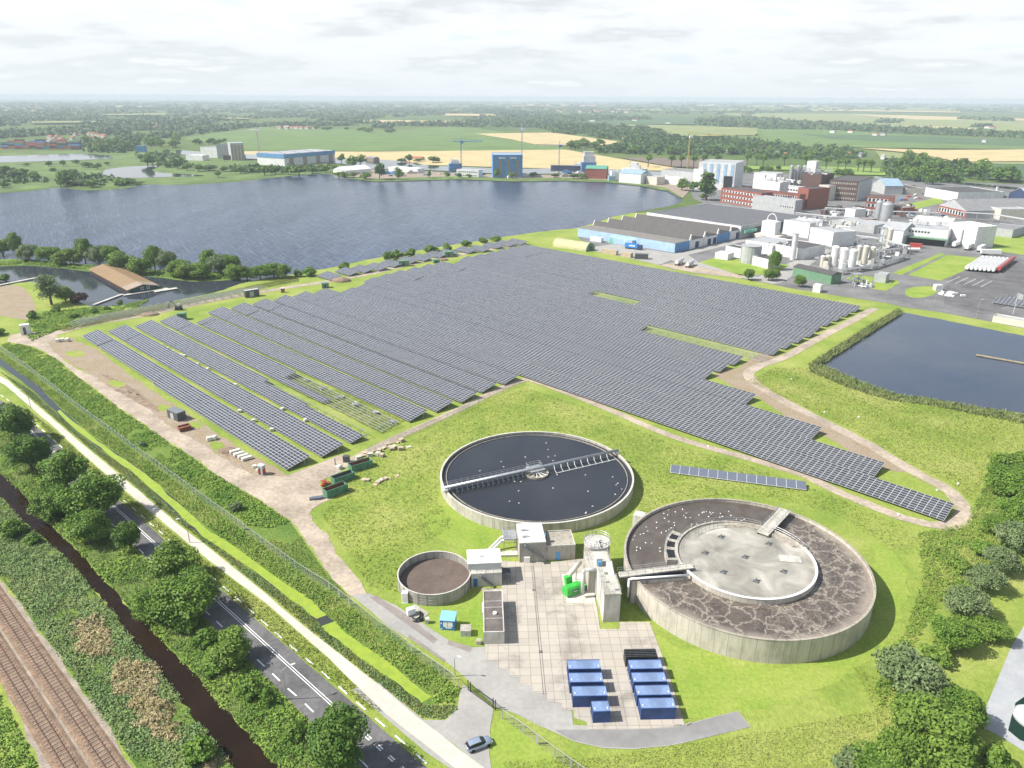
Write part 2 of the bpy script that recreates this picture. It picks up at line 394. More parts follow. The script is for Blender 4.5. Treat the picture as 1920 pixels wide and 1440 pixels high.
def S(name, px, m, z, sm=0, ra=0, step=2.0):
    p = W(px)
    if sm: p = smoothp(p, sm)
    if ra: p = rag(p, ra, step)
    return sheet(name, p, m, z)
LAKE = [(-60, 362), (0, 362), (60, 358), (110, 352), (160, 357), (230, 354), (275, 346), (340, 347), (440, 341), (500, 335), (545, 330), (580, 327), (612, 326), (626, 329), (640, 332), (700, 340), (760, 339), (860, 336), (960, 340), (1060, 339), (1140, 342), (1200, 348), (1250, 358), (1277, 372), (1262, 385), (1200, 396), (1150, 407), (1085, 427), (1050, 430), (1010, 435), (964, 441), (900, 451), (830, 462), (770, 472), (709, 483), (650, 496), (592, 507), (545, 515), (500, 521), (450, 532), (400, 549), (330, 563), (270, 576), (240, 572), (170, 575), (140, 560), (60, 528), (0, 538), (-60, 545)]
near = [(-300, 2), (-340, 620), (-330, 700), (330, 700), (330, 2)]
sheet('meadow', [Vector((x, y, 0)) for x, y in [(-700, -60), (-700, 620), (-300, 700), (500, 700), (560, 300), (400, -60)]], 'grass', 0)
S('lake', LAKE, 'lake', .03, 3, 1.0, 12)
INLET = [(-60, 500), (0, 499), (60, 497), (156, 507), (234, 515), (312, 521), (364, 527), (440, 523), (470, 518), (500, 521), (450, 532), (400, 549), (330, 563), (270, 576), (240, 572), (170, 575), (140, 560), (60, 528), (0, 538), (-60, 545)]
S('inlet', INLET, 'inlet', .045, 2)
POND = [(1690, 585), (1760, 598), (1920, 630), (2000, 650), (2000, 800), (1920, 776), (1840, 765), (1740, 748), (1680, 740), (1610, 715), (1535, 683)]
S('pond', POND, 'pond', .03, 0, .5, 4)
CANL = [(-140, 790), (-60, 868), (0, 930), (37, 973), (128, 1051), (210, 1148), (272, 1230), (323, 1292), (440, 1440), (520, 1545)]
CANR = [(-140, 760), (-60, 828), (0, 885), (50, 932), (82, 975), (148, 1034), (249, 1146), (350, 1247), (408, 1314), (480, 1391), (521, 1440), (610, 1545)]
S('canal', CANL + CANR[::-1], 'peat_water', .03, 0, .4, 2)
# road, centre line from the two ends of the picture
rc0, rc1 = G(427, 1147), G(625, 1324)
S('road', [(-160, 668), (-60, 715), (0, 750), (40, 777), (110, 836), (230, 944), (325, 1026), (436, 1124), (529, 1205), (599, 1264), (676, 1331), (768, 1411), (800, 1440), (900, 1530), (740, 1530), (660, 1440), (575, 1346), (536, 1308), (505, 1277), (464, 1236), (390, 1164), (300, 1073), (200, 972), (80, 860), (0, 788), (-160, 690)], 'asphalt', .06, 0, .1, 4)
S('cycle_path', [(-160, 638), (-60, 676), (0, 705), (15, 713), (107, 792), (175, 850), (250, 912), (330, 980), (400, 1034), (501, 1115), (553, 1161), (640, 1230), (721, 1293), (782, 1345), (907, 1440), (1030, 1530), (960, 1530), (852, 1440), (721, 1337), (614, 1233), (501, 1133), (400, 1058), (330, 1000), (240, 925), (155, 852), (100, 800), (8, 721), (-60, 690), (-160, 650)], 'path_concrete', .075, 0, .08, 4)
S('cycle_crossing', [(660, 1293), (721, 1345), (800, 1412), (852, 1446), (907, 1446), (840, 1388), (792, 1349), (721, 1290), (715, 1279)], 'pale_asphalt', .065)
def dashes(pts, ln, gap, w, m='marking', z=.1):
    c = smoothp(pts, 24, closed=False); mb = MB(); acc = 0.0; k = 0
    d = np.cumsum([0] + [np.hypot(*(c[i + 1] - c[i])) for i in range(len(c) - 1)]); tot = d[-1]
    def at(s):
        i = min(int(np.searchsorted(d, s, side='right')) - 1, len(c) - 2); t = (s - d[i]) / (d[i + 1] - d[i]); return c[i] + (c[i + 1] - c[i]) * t
    while acc < tot - ln * .5:
        a, b = at(acc), at(min(acc + ln, tot)); t = (b - a) / np.hypot(*(b - a)); n_ = np.array((-t[1], t[0])) * w / 2
        mb.add([(*(a - n_), z), (*(b - n_), z), (*(b + n_), z), (*(a + n_), z)], [(0, 1, 2, 3)]); acc += ln + gap
    return mb
mbx = dashes(W([(-60, 712), (1, 741), (46, 777), (115, 838), (241, 946), (320, 1015), (440, 1119), (528, 1197), (597, 1255), (673, 1321), (757, 1394), (850, 1478)]), 2.7, 2.7, .28)
o = mbx.build('road_edge_marking', 'marking'); o['kind'] = 'structure'
o = dashes(W([(-60, 745), (0, 790), (268, 1037), (467, 1223), (507, 1260), (540, 1292), (577, 1325), (690, 1440)]), 2.7, 2.7, .25).build('road_edge_marking', 'marking'); o['kind'] = 'structure'
mb = MB()
ca, cb = G(283, 1013), G(625, 1324)
for e in (-.22, .22):
    t = (cb - ca).normalized(); n_ = Vector((-t.y, t.x, 0)) * e; w_ = Vector((-t.y, t.x, 0)) * .075
    p0, p1 = ca - t * 120 + n_, cb + n_
    mb.add([(*(p0 - w_).xy, .1), (*(p1 - w_).xy, .1), (*(p1 + w_).xy, .1), (*(p0 + w_).xy, .1)], [(0, 1, 2, 3)])
    for i in range(9):
        q0 = cb + t * (3.2 + i * 3.1) + n_; q1 = q0 + t * 1.3; w2 = w_ * 1.6
        mb.add([(*(q0 - w2).xy, .1), (*(q1 - w2).xy, .1), (*(q1 + w2).xy, .1), (*(q0 + w2).xy, .1)], [(0, 1, 2, 3)])
o = mb.build('road_centre_marking', 'marking'); o['kind'] = 'structure'
# ditch
DITCH = W([(-30, 655), (15, 690), (60, 722), (110, 770), (165, 818), (215, 855), (262, 888), (325, 945), (385, 1000), (430, 1028), (513, 1090), (574, 1132), (602, 1157), (628, 1184), (690, 1230), (745, 1270), (800, 1312)])
ribbon('ditch', DITCH, lambda t: 2.4 + .4 * math.sin(t * 19), 'ditch_water', .03, ragamp=.25)
ribbon('duckweed', DITCH[3:13], lambda t: 2.5 - 1.3 * (1 - t) ** 2 + .3 * math.sin(t * 23), 'duckweed', .045, ragamp=.3)
ribbon('duckweed', [G(616, 1171)] + DITCH[13:], lambda t: 2.8 + .5 * math.sin(t * 13) - 1.4 * max(0, t - .6), 'duckweed', .045, ragamp=.3)
# railway
BALL = [(-220, 900), (0, 1085), (30, 1122), (75, 1185), (120, 1247), (170, 1318), (210, 1375), (256, 1440), (320, 1530), (140, 1530), (78, 1440), (55, 1385), (35, 1335), (10, 1300), (0, 1285), (-220, 1040)]
S('rail_bed', BALL, 'gravel_edge', .05, 0, .5, 3)
ra0, ra1 = G(0, 1120), G(222, 1440); rt = (ra1 - ra0).normalized(); rn = Vector((-rt.y, rt.x, 0))
TR = [0.0, -1.5]
tb = W([(0, 1212), (150, 1440)]); off2 = (tb[0] - ra0).dot(rn)
mb = MB(); mr = MB(); ms = MB()
for tr, base in (('a', 0.0), ('b', off2)):
    p = ra0 + rn * base; c0 = p + rn * (-.75)
    e0, e1 = c0 - rt * 130, c0 + rt * 75
    for sgn, (w_, z_) in ((1, (1.55, .22)),):
        mb.add([(*(e0 + rn * (w_ + .5)).xy, .055), (*(e1 + rn * (w_ + .5)).xy, .055), (*(e1 + rn * w_).xy, z_), (*(e0 + rn * w_).xy, z_), (*(e0 - rn * w_).xy, z_), (*(e1 - rn * w_).xy, z_), (*(e1 - rn * (w_ + .5)).xy, .055), (*(e0 - rn * (w_ + .5)).xy, .055)], [(0, 1, 2, 3), (3, 2, 5, 4), (4, 5, 6, 7)])
    an = math.atan2(rt.y, rt.x)
    for k in range(0, 205):
        q = e0 + rt * k * 1.0
        ms.box((q.x, q.y, .25), (.28, 2.5, .10), an)
    for d in (-.72, .72):
        q = (e0 + e1) / 2 + rn * d; mr.box((q.x, q.y, .37), ((e1 - e0).length, .12, .16), an)
for b_, n_, mm in ((mb, 'ballast', 'ballast'), (ms, 'sleepers', 'sleeper'), (mr, 'rails', 'rust_steel')):
    o = b_.build(n_, mm); o['kind'] = 'structure'
# site track, bare ground, paths round the panels
S('bare_ground', [(70, 640), (130, 632), (180, 655), (240, 700), (300, 742), (360, 780), (430, 828), (500, 870), (560, 900), (520, 915), (480, 903), (390, 842), (312, 797), (240, 747), (175, 707), (110, 668)], 'sand', .03, 0, .6, 3)
S('site_track', [(12, 640), (20, 628), (60, 622), (110, 630), (90, 645), (110, 667), (140, 690), (175, 705), (207, 727), (240, 745), (282, 770), (312, 795), (350, 817), (390, 840), (437, 872), (480, 893), (535, 893), (590, 872), (640, 852), (668, 862), (640, 885), (608, 898), (600, 905), (606, 925), (620, 936), (608, 942), (585, 953), (580, 962), (592, 985), (611, 1000), (632, 1040), (660, 1073), (693, 1116), (657, 1118), (614, 1075), (595, 1048), (568, 1002), (542, 975), (520, 960), (480, 932), (425, 902), (370, 862), (315, 827), (265, 792), (220, 762), (180, 729), (150, 709), (105, 672), (70, 652), (40, 645)], 'dirt', .05, 0, .35, 2)
for q in ([(125, 690), (200, 720), (270, 745), (300, 772), (250, 752), (180, 716)], [(190, 700), (240, 722), (268, 742), (225, 728)], [(420, 838), (450, 850), (440, 862), (415, 848)]): S('dark_soil', q, 'soil', .04, 3, .5, 2)
for q in ([(123, 660), (152, 658), (156, 668), (130, 668)], [(205, 712), (235, 718), (228, 726), (208, 722)], [(300, 758), (318, 762), (312, 772), (298, 768)], [(395, 828), (420, 832), (412, 846), (398, 840)], [(360, 790), (380, 796), (372, 804), (356, 797)]): S('grass_patch', q, 'grass', .045, 3, .5, 1.5)
F1 = W([(630, 880), (700, 842), (760, 813), (850, 773), (920, 738), (965, 718), (990, 712), (1010, 717), (1080, 743), (1160, 776), (1260, 818), (1390, 856), (1500, 888), (1560, 917), (1640, 951), (1700, 973), (1755, 985), (1790, 982), (1806, 967), (1803, 948), (1775, 917), (1710, 883), (1640, 840), (1570, 803), (1500, 768), (1440, 735), (1408, 712), (1405, 697), (1430, 684), (1475, 668), (1525, 640), (1600, 600), (1640, 578)])
ribbon('field_path', F1, lambda t: 3.3 + .9 * (t > .5), 'dirt', .07, ragamp=.22)
S('bare_ground', [(1340, 705), (1400, 690), (1440, 735), (1500, 768), (1570, 803), (1640, 845), (1700, 885), (1640, 873), (1560, 825), (1480, 785), (1425, 748)], 'sand', .03, 2, .3, 2)
S('bare_ground', [(1655-220, 655), (1455, 668), (1475, 668), (1400, 705), (1370, 700)], 'sand', .035, 0, .5, 2)
ribbon('field_path', W([(40, 640), (100, 626), (180, 606), (250, 594), (320, 580), (400, 563), (470, 551), (540, 539), (606, 529), (650, 522), (699, 512), (778, 494), (881, 474), (977, 459)]), lambda t: 6.0 - .5 * t, 'dirt', .07, ragamp=.5)
# works yard
S('access_road', [(657, 1116), (693, 1113), (745, 1137), (782, 1162), (822, 1189), (843, 1202), (886, 1214), (930, 1212), (1060, 1250), (1075, 1360), (1222, 1366), (1277, 1361), (1331, 1346), (1383, 1333), (1408, 1363), (1331, 1382), (1253, 1399), (1189, 1405), (1132, 1403), (1077, 1391), (1053, 1379), (1005, 1358), (975, 1342), (927, 1325), (882, 1280), (850, 1252), (797, 1213), (767, 1198), (727, 1174), (684, 1137)], 'pale_asphalt', .06, 0, .06, 2)
S('loop_road', [(1040, 1369), (1101, 1369), (1222, 1368), (1277, 1363), (1331, 1348), (1382, 1334), (1406, 1362), (1331, 1381), (1253, 1397), (1189, 1403), (1132, 1401), (1077, 1389), (1053, 1378)], 'yard_asphalt', .07, 0, .06, 2)
S('entrance_road', [(868, 1283), (862, 1300), (858, 1330), (834, 1351), (786, 1350), (850, 1395), (907, 1442), (1000, 1510), (935, 1500), (921, 1440), (917, 1412), (919, 1366), (926, 1328)], 'pale_asphalt', .068)
for q in ([(693, 1120), (705, 1117), (760, 1152), (821, 1200), (812, 1207), (745, 1158)], [(841, 1201), (886, 1215), (880, 1223), (838, 1208)], [(768, 1190), (836, 1238), (832, 1241), (764, 1195)]):
    S('asphalt_patch', q, 'patch_asphalt', .085, 0, .05, 2)
SLAB = [(940.5, 1052.3), (1032.9, 1055), (1077.7, 1049.7), (1098.8, 1047), (1120, 1144.7), (1125, 1180), (1162, 1180), (1162, 1167), (1217.6, 1167), (1234.6, 1210), (1255.8, 1270.6), (1284, 1360), (1222.5, 1367), (1101.7, 1368), (1100, 1355), (1076, 1346), (1076, 1332.6), (1053, 1332.6), (1053, 1319), (1026, 1316), (1026, 1301), (999, 1299), (999, 1286), (976, 1284), (976, 1270.6), (955, 1270), (955, 1255.5), (934, 1255), (934, 1240), (911, 1240), (910, 1213), (906.8, 1209), (905, 1107.8), (898, 1104), (940.5, 1104)]
m, nt, bs, L = base_mat('slabs')
tcn = nd(nt, 'ShaderNodeTexCoord'); br = nd(nt, 'ShaderNodeTexBrick'); br.offset = 0
mp = nd(nt, 'ShaderNodeMapping'); L(tcn.outputs['Object'], mp.inputs[0]); mp.inputs['Rotation'].default_value = (0, 0, R(-1.2)); L(mp.outputs[0], br.inputs['Vector'])
for i, vv in (('Scale', 1.0), ('Mortar Size', .045), ('Mortar Smooth', .3), ('Brick Width', 2.0), ('Row Height', 2.0), ('Bias', 0.0)): br.inputs[i].default_value = vv
br.inputs['Color1'].default_value = (.44, .40, .345, 1); br.inputs['Color2'].default_value = (.37, .34, .295, 1); br.inputs['Mortar'].default_value = (.20, .18, .15, 1)
st = ramp(nt, [(.34, (.66, .65, .64)), (.48, (1, 1, 1)), (.8, (1.1, 1.08, 1.02))]); L(noise(nt, tcn.outputs['Object'], .13, 6, .65, .4), st.inputs[0])
L(mix(nt, 1.0, br.outputs['Color'], st.outputs[0], 'MULTIPLY'), bs.inputs['Base Color']); bs.inputs['Roughness'].default_value = .9
S('slab_yard', SLAB, 'slabs', .1)
mat('drain', (.14, .13, .12), .8)
mb = MB(); a, b = G(998.5, 1062), G(1021, 1302); t = (b - a).normalized(); n_ = Vector((-t.y, t.x, 0))
for d in (-.22, .22): mb.box((*((a + b) / 2 + n_ * d).xy, .115), ((b - a).length, .1, .03), math.atan2(t.y, t.x))
for p in ((1001, 1107), (1014, 1223)): q = G(*p); mb.box((q.x, q.y, .12), (.7, .7, .03))
o = mb.build('drain_channel', 'drain'); o['kind'] = 'structure'
# rough vegetated ground under the reeds and shrubs
for q in (CANL + [(300, 1530), (256, 1440), (210, 1373), (170, 1316), (120, 1245), (75, 1183), (30, 1120), (0, 1083), (-140, 960)],
          CANR + [(690, 1530), (655, 1440), (575, 1350), (536, 1312), (505, 1281), (464, 1240), (390, 1168), (300, 1077), (200, 976), (80, 864), (0, 792), (-140, 690)],
          [(0, 650), (60, 660), (150, 714), (265, 797), (370, 867), (480, 937), (545, 980), (592, 1048), (655, 1120), (690, 1150), (760, 1205), (845, 1260), (850, 1300), (800, 1335), (740, 1300), (630, 1210), (500, 1105), (400, 1028), (290, 930), (175, 845), (60, 740), (0, 690), (-60, 650)]):
    S('verge', q, 'rough', .015)
S('mown_grass', [(822, 945), (790, 980), (860, 1030), (880, 1060), (940, 1052), (960, 1000), (900, 985)], 'lawn', .02, 3, .9, 1.5)
S('mown_grass', [(1180, 1160), (1240, 1230), (1290, 1340), (1420, 1330), (1560, 1290), (1660, 1200), (1700, 1120), (1690, 1060), (1640, 1020), (1640, 1160), (1560, 1230), (1420, 1250), (1280, 1215)], 'lawn', .02, 3, .9, 1.5)
S('mown_grass', [(919, 1366), (940, 1345), (1010, 1400), (1060, 1445), (1100, 1500), (930, 1500), (917, 1412)], 'lawn', .02, 1, .1, 2)
S('mown_grass', [(745, 1137), (765, 1125), (880, 1110), (906, 1110), (906, 1212), (886, 1212), (843, 1200), (822, 1187), (782, 1160)], 'lawn', .02)
# ------------------------------------------------------------------ solar tables
TH = R(-44.3); RV = Vector((math.cos(TH), math.sin(TH), 0)); NV = Vector((-RV.y, RV.x, 0))
PITCHM, N0, DEP, ZL, ZHI, PW = 11.42, 89.2, 7.9, .75, 2.35, 1.769
NP = 8
m, nt, bs, L = base_mat('panels')
tcn = nd(nt, 'ShaderNodeTexCoord'); sp = nd(nt, 'ShaderNodeSeparateXYZ'); L(tcn.outputs['Object'], sp.inputs[0])
def gridline(ax, period, w):
    f = math_(nt, 'FRACT', math_(nt, 'DIVIDE', sp.outputs[ax], period)); d = math_(nt, 'ABSOLUTE', math_(nt, 'SUBTRACT', f, .5))
    return math_(nt, 'GREATER_THAN', d, .5 - w / period / 2)
ln = math_(nt, 'MAXIMUM', gridline(0, PW, .11), gridline(1, DEP / NP, .125))
info = nd(nt, 'ShaderNodeObjectInfo')
fl = nd(nt, 'ShaderNodeTexWhiteNoise'); cb = nd(nt, 'ShaderNodeCombineXYZ')
L(math_(nt, 'FLOOR', math_(nt, 'DIVIDE', sp.outputs[0], PW)), cb.inputs[0]); L(math_(nt, 'FLOOR', math_(nt, 'DIVIDE', sp.outputs[1], DEP / NP)), cb.inputs[1]); L(info.outputs['Random'], cb.inputs[2]); L(cb.outputs[0], fl.inputs['Vector'])
cr = ramp(nt, [(0, (.043, .046, .053)), (1, (.069, .073, .081))]); L(fl.outputs['Value'], cr.inputs[0])
L(mix(nt, ln, cr.outputs[0], (.51, .515, .53)), bs.inputs['Base Color'])
L(math_(nt, 'ADD', math_(nt, 'MULTIPLY', ln, .3), .12), bs.inputs['Roughness']); bs.inputs['IOR'].default_value = 1.5
bs.inputs['Specular IOR Level'].default_value = .6
mat('galvanised', (.42, .43, .44), .45, .1, 1.0, metal=.4)
mat('galv_dark', (.20, .21, .21), .5, .1, 1.0, metal=.3)
def table_parts(root, n, rows=NP, skip=0, panels=True):
    """one tilted table n panels long; x runs along the row, y up the slope; skip = panel rows missing at the low edge"""
    Ln = n * PW; y0 = skip * DEP / NP; y1 = rows * DEP / NP; sl = (ZHI - ZL) / DEP
    if panels:
        mb = MB(); z0, z1 = ZL + y0 * sl, ZL + y1 * sl
        mb.add([(0, y0, z0), (Ln, y0, z0), (Ln, y1, z1), (0, y1, z1), (0, y0, z0 - .05), (Ln, y0, z0 - .05), (Ln, y1, z1 - .05), (0, y1, z1 - .05)], [(0, 1, 2, 3), (7, 6, 5, 4), (0, 4, 5, 1), (1, 5, 6, 2), (2, 6, 7, 3), (3, 7, 4, 0)])
        mb.build('panel_field', 'panels', root)
    mb = MB(); t = .1 if panels else .16
    for q in ((.8, 2.6, 5.0, 7.0) if panels else (.5, 1.6, 2.7, 3.8, 4.9, 6.0, 7.1)):
        z = ZL + q * sl - .13; mb.bx(0, Ln, q - t / 2, q + t / 2, z - .1, z)
    k = max(2, int(Ln / 5) + 1)
    for i in range(k):
        x = .3 + (Ln - .6) * i / (k - 1)
        for q in (1.7, 6.0): mb.bx(x - .07, x + .07, q - .07, q + .07, 0, ZL + q * sl - .2)
        mb.add([(x - .05, .3, ZL + .3 * sl - .33), (x + .05, .3, ZL + .3 * sl - .33), (x + .05, DEP - .3, ZHI - .42), (x - .05, DEP - .3, ZHI - .42), (x - .05, .3, ZL + .3 * sl - .23), (x + .05, .3, ZL + .3 * sl - .23), (x + .05, DEP - .3, ZHI - .32), (x - .05, DEP - .3, ZHI - .32)], [(3, 2, 1, 0), (4, 5, 6, 7), (0, 1, 5, 4), (1, 2, 6, 5), (2, 3, 7, 6), (3, 0, 4, 7)])
    mb.build('support_frame', 'galvanised', root)
TPL = {}
def table(s, k, n, label, group, rows=NP, skip=0, panels=True, dy=0.0, nm=None):
    key = (n, rows, skip, panels)
    loc = RV * s + NV * (N0 + PITCHM * k + dy)
    nm = nm or ('solar_table' if panels else 'mounting_rack')
    if key not in TPL:
        o = thing(nm, label, 'solar table' if panels else 'mounting rack', (0, 0, 0), group); table_parts(o, n, rows, skip, panels)
        o.location = loc; o.rotation_euler = (0, 0, TH); TPL[key] = o; CH[o.name] = list(o.children)
    else:
        o = copy_tree(TPL[key], loc, TH, label=label)
        o['group'] = group
    return o
GRP = 'solar tables of the large field'
left = {0: -353.5, 1: -353, 2: -352.5, 3: -353, 4: -339}
for k in range(5, 26): left[k] = float(np.interp(k, [5, 9, 11, 13, 15, 18, 22, 24, 25], [-352, -350.5, -347, -352, -357, -358.5, -359.5, -362, -362]))
left[11] = -340; left[12] = -343; left[19] = -352
right = {9: -34.8, 10: -55, 11: -78, 12: -107, 13: -129.5, 14: -129.8, 15: -130, 16: -183}
cuts = [-182 + 30.2 * j for j in range(-8, 6)]
def spans(a, b):
    c = [a] + [q for q in cuts if a + 4 < q < b - 4] + [b]
    return list(zip(c[:-1], c[1:]))
HOLES = {(20, -243): 1}
for k in range(26):
    a, b = left[k], right.get(k, -176.5 - .45 * k if k < 9 else (-124.8 - .35 * (k - 17)))
    for i, (s0, s1) in enumerate(spans(a, b)):
        n = int(round((s1 - s0 - .25) / PW)); last = abs(s1 - b) < .1; first = abs(s0 - a) < .1
        if k < 9: where = ['nearest the dirt track', 'second in from the dirt track', 'beside the row still unfinished', 'still half built', 'just behind the unfinished row'][k] if k < 5 else 'in the left half of the field'
        elif k < 13: where = 'in the long tongue of rows pointing right'
        else: where = 'in the far half of the field'
        label = 'grey blue solar table %s' % where
        if k == 9 and last: label = 'solar table at the very tip of the tongue, inside the track loop'
        elif k == 0 and last: label = 'solar table at the near corner of the field beside the red cabin'
        elif k == 0 and first: label = 'solar table at the far left corner beside the white booth'
        elif last and k in (10, 11, 12): label = 'solar table at the %s step back from the tongue tip' % ['first', 'second', 'third'][k - 10]
        elif last and k > 12: label = 'solar table ending the row beside the path by the pond'
        elif last: label = 'solar table ending its row at the path below the field'
        elif first: label = 'solar table starting its row at the sandy lakeside track'
        rows, skip = NP, 0
        if k == 0 and s1 < -265: skip = 1
        if k == 2 and -262 < s0 < -212: rows = 6
        if k == 2 and s0 >= -213: rows = 5
        if k == 3 and s0 > -262:
            if s0 < -225: table(s0, k, n, 'solar table only one third filled, between bare racks and grass', GRP, 3, 0)
            if s0 > -262: table(s0, k, n, 'bare galvanised rack without panels in the unfinished row', 'bare racks among the solar tables', panels=False)
            continue
        if k == 19 and -245 < s0 < -240 or (k == 18 and -245 < s0 < -240 and False):
            table(s0, k, n, 'bare rack showing as a slot in the middle of the field', 'bare racks among the solar tables', panels=False); continue
        table(s0, k, n, label, GRP, rows, skip)
for s0, s1 in spans(-183, -125): table(s0, 16, int((s1 - s0 - .25) / PW), 'bare rack in the long slot at the right of the field', 'bare racks among the solar tables', panels=False)
# ------------------------------------------------------------------ treatment works
class FR:
    """local frame on the ground: x from pixel A towards pixel B, y away from the camera"""
    def __init__(s, A, B, w=None, z=0):
        s.a = G(*A, z) if not isinstance(A, Vector) else A.copy(); b = G(*B, z) if not isinstance(B, Vector) else B
        s.a.z = 0; d = b - s.a; d.z = 0
        s.w = d.length; s.x = d.normalized(); s.y = Vector((-s.x.y, s.x.x, 0)); s.an = math.atan2(s.x.y, s.x.x)
    def p(s, x, y, z=0): return s.a + s.x * x + s.y * y + Vector((0, 0, z))
    def box(s, mb, x0, x1, y0, y1, z0, z1):
        q = s.p((x0 + x1) / 2, (y0 + y1) / 2, (z0 + z1) / 2); return mb.box(q, (abs(x1 - x0), abs(y1 - y0), z1 - z0), s.an)
    def B(s, x0, x1, y0, y1, z0, z1): return s.box(MB(), x0, x1, y0, y1, z0, z1)
    def pr(s, mb, prof, x0, x1):
        """profile in (y,z) extruded along x"""
        n = len(prof); vs = [s.p(x0, y, z) for y, z in prof] + [s.p(x1, y, z) for y, z in prof]
        return mb.add(vs, [tuple(range(n)), tuple(range(n, 2 * n))[::-1]] + [(i, n + i, n + (i + 1) % n, (i + 1) % n) for i in range(n)])
    def prx(s, mb, prof, y0, y1):
        """profile in (x,z) extruded along y"""
        n = len(prof); vs = [s.p(x, y0, z) for x, z in prof] + [s.p(x, y1, z) for x, z in prof]
        return mb.add(vs, [tuple(range(n)), tuple(range(n, 2 * n))[::-1]] + [(i, n + i, n + (i + 1) % n, (i + 1) % n) for i in range(n)])
def rail(mb, pts, z, h=1.1, r=.035, step=1.6, closed=False):
    """hand rail with posts along points at deck height z"""
    pts = [Vector((p[0], p[1], 0)) for p in pts]
    if closed: pts = pts + [pts[0]]
    for a, b in zip(pts[:-1], pts[1:]):
        n = max(1, int((b - a).length / step))
        for hh in (h, h * .5): mb.tube(a + Vector((0, 0, z + hh)), b + Vector((0, 0, z + hh)), r, 4)
        for i in range(n + 1): q = a + (b - a) * i / n; mb.tube(q + Vector((0, 0, z)), q + Vector((0, 0, z + h)), r, 4)
    return mb
def conc(name, c, streak=.3, panel=None, pw=.05):
    """concrete with vertical weather streaks; panel = joints every so many metres round a tank or along a wall"""
    m, nt, bs, L = base_mat(name)
    tcn = nd(nt, 'ShaderNodeTexCoord'); v = tcn.outputs['Object']
    mp = nd(nt, 'ShaderNodeMapping'); mp.inputs['Scale'].default_value = (1, 1, .14); L(v, mp.inputs[0])
    r1 = ramp(nt, [(.32, tuple(x * (1 - streak) for x in c)), (.5, c), (.72, tuple(min(1, x * 1.12) for x in c))]); L(noise(nt, mp.outputs[0], 1.3, 6, .65), r1.inputs[0])
    r2 = ramp(nt, [(.3, (.72, .72, .70)), (.55, (1, 1, 1))]); L(noise(nt, v, .22, 5, .6), r2.inputs[0])
    col = mix(nt, 1.0, r1.outputs[0], r2.outputs[0], 'MULTIPLY')
    if panel:
        sp = nd(nt, 'ShaderNodeSeparateXYZ'); L(v, sp.inputs[0])
        a = math_(nt, 'ARCTAN2', sp.outputs[1], sp.outputs[0]); f = math_(nt, 'FRACT', math_(nt, 'MULTIPLY', a, panel / (2 * math.pi)))
        d = math_(nt, 'ABSOLUTE', math_(nt, 'SUBTRACT', f, .5)); k = math_(nt, 'GREATER_THAN', d, .5 - pw / 2)
        col = mix(nt, k, col, tuple(x * .42 for x in c))
    L(col, bs.inputs['Base Color']); bs.inputs['Roughness'].default_value = .9; bs.inputs['Specular IOR Level'].default_value = .2
conc('concrete', (.42, .395, .345)); conc('concrete_pale', (.56, .54, .49), .22)
conc('tank_wall', (.51, .475, .41), .3, 56, .035); conc('tank_wall_big', (.53, .49, .42), .25, 64, .03); conc('tank_wall_small', (.37, .355, .32), .35, 26, .06)
conc('deck_concrete', (.50, .48, .42), .35); conc('stained_concrete', (.38, .345, .29), .45)
mat('steel', (.42, .44, .46), .4, .1, 1, metal=.5); mat('white_paint', (.80, .80, .78), .5, .05, .5); mat('grey_panel', (.48, .49, .48), .6, .06, .4)
mat('blue_door', (.03, .13, .36), .5, .1, 1); mat('light_blue', (.12, .36, .66), .5, .1, 1); mat('roof_felt', (.145, .125, .115), .9, .25, .4, fine=.2)
mat('black_steel', (.02, .021, .024), .5, .1, 1); mat('dark_grey', (.08, .085, .09), .6, .2, 1)
water_mat('clarifier_water', (.026, .030, .038), .06, .8, .01, (.036, .040, .048), .06)
mat('sludge', (.085, .062, .048), .35, .12, .25, c2=(.105, .078, .060)); mat('dry_sludge', (.125, .095, .078), .85, .15, .4, fine=.15)
# cover of the small tank etc
m, nt, bs, L = base_mat('foam')
v = nd(nt, 'ShaderNodeTexCoord').outputs['Object']
nz = nd(nt, 'ShaderNodeTexNoise', inp={'Scale': .32, 'Detail': 5.0, 'Roughness': .62}); L(v, nz.inputs['Vector'])
wv = mix(nt, .82, v, nz.outputs['Color'], 'LINEAR_LIGHT')
va = nd(nt, 'ShaderNodeVectorMath', operation='SCALE'); L(nz.outputs['Color'], va.inputs[0]); va.inputs['Scale'].default_value = 5.5
vb = nd(nt, 'ShaderNodeVectorMath', operation='ADD'); L(v, vb.inputs[0]); L(va.outputs[0], vb.inputs[1])
ds = []
for scl in (.24, .7):
    vo = nd(nt, 'ShaderNodeTexVoronoi', feature='DISTANCE_TO_EDGE', inp={'Scale': scl}); L(vb.outputs[0], vo.inputs['Vector']); ds.append(math_(nt, 'MULTIPLY', vo.outputs['Distance'], 1 if scl < .3 else 1.7))
big = ramp(nt, [(.42, (0, 0, 0)), (.52, (1, 1, 1))]); L(noise(nt, v, .10, 4), big.inputs[0])
e1 = ramp(nt, [(.0, (.9, .9, .9)), (.022, (.5, .5, .5)), (.05, (.12, .12, .12)), (.09, (0, 0, 0))]); L(ds[0], e1.inputs[0])
e2 = ramp(nt, [(.0, (.9, .9, .9)), (.06, (0, 0, 0))]); L(ds[1], e2.inputs[0])
veins = math_(nt, 'MAXIMUM', e1.outputs[0], math_(nt, 'MULTIPLY', e2.outputs[0], math_(nt, 'ADD', math_(nt, 'MULTIPLY', big.outputs[0], .65), .3)))
sp = nd(nt, 'ShaderNodeSeparateXYZ'); L(v, sp.inputs[0])
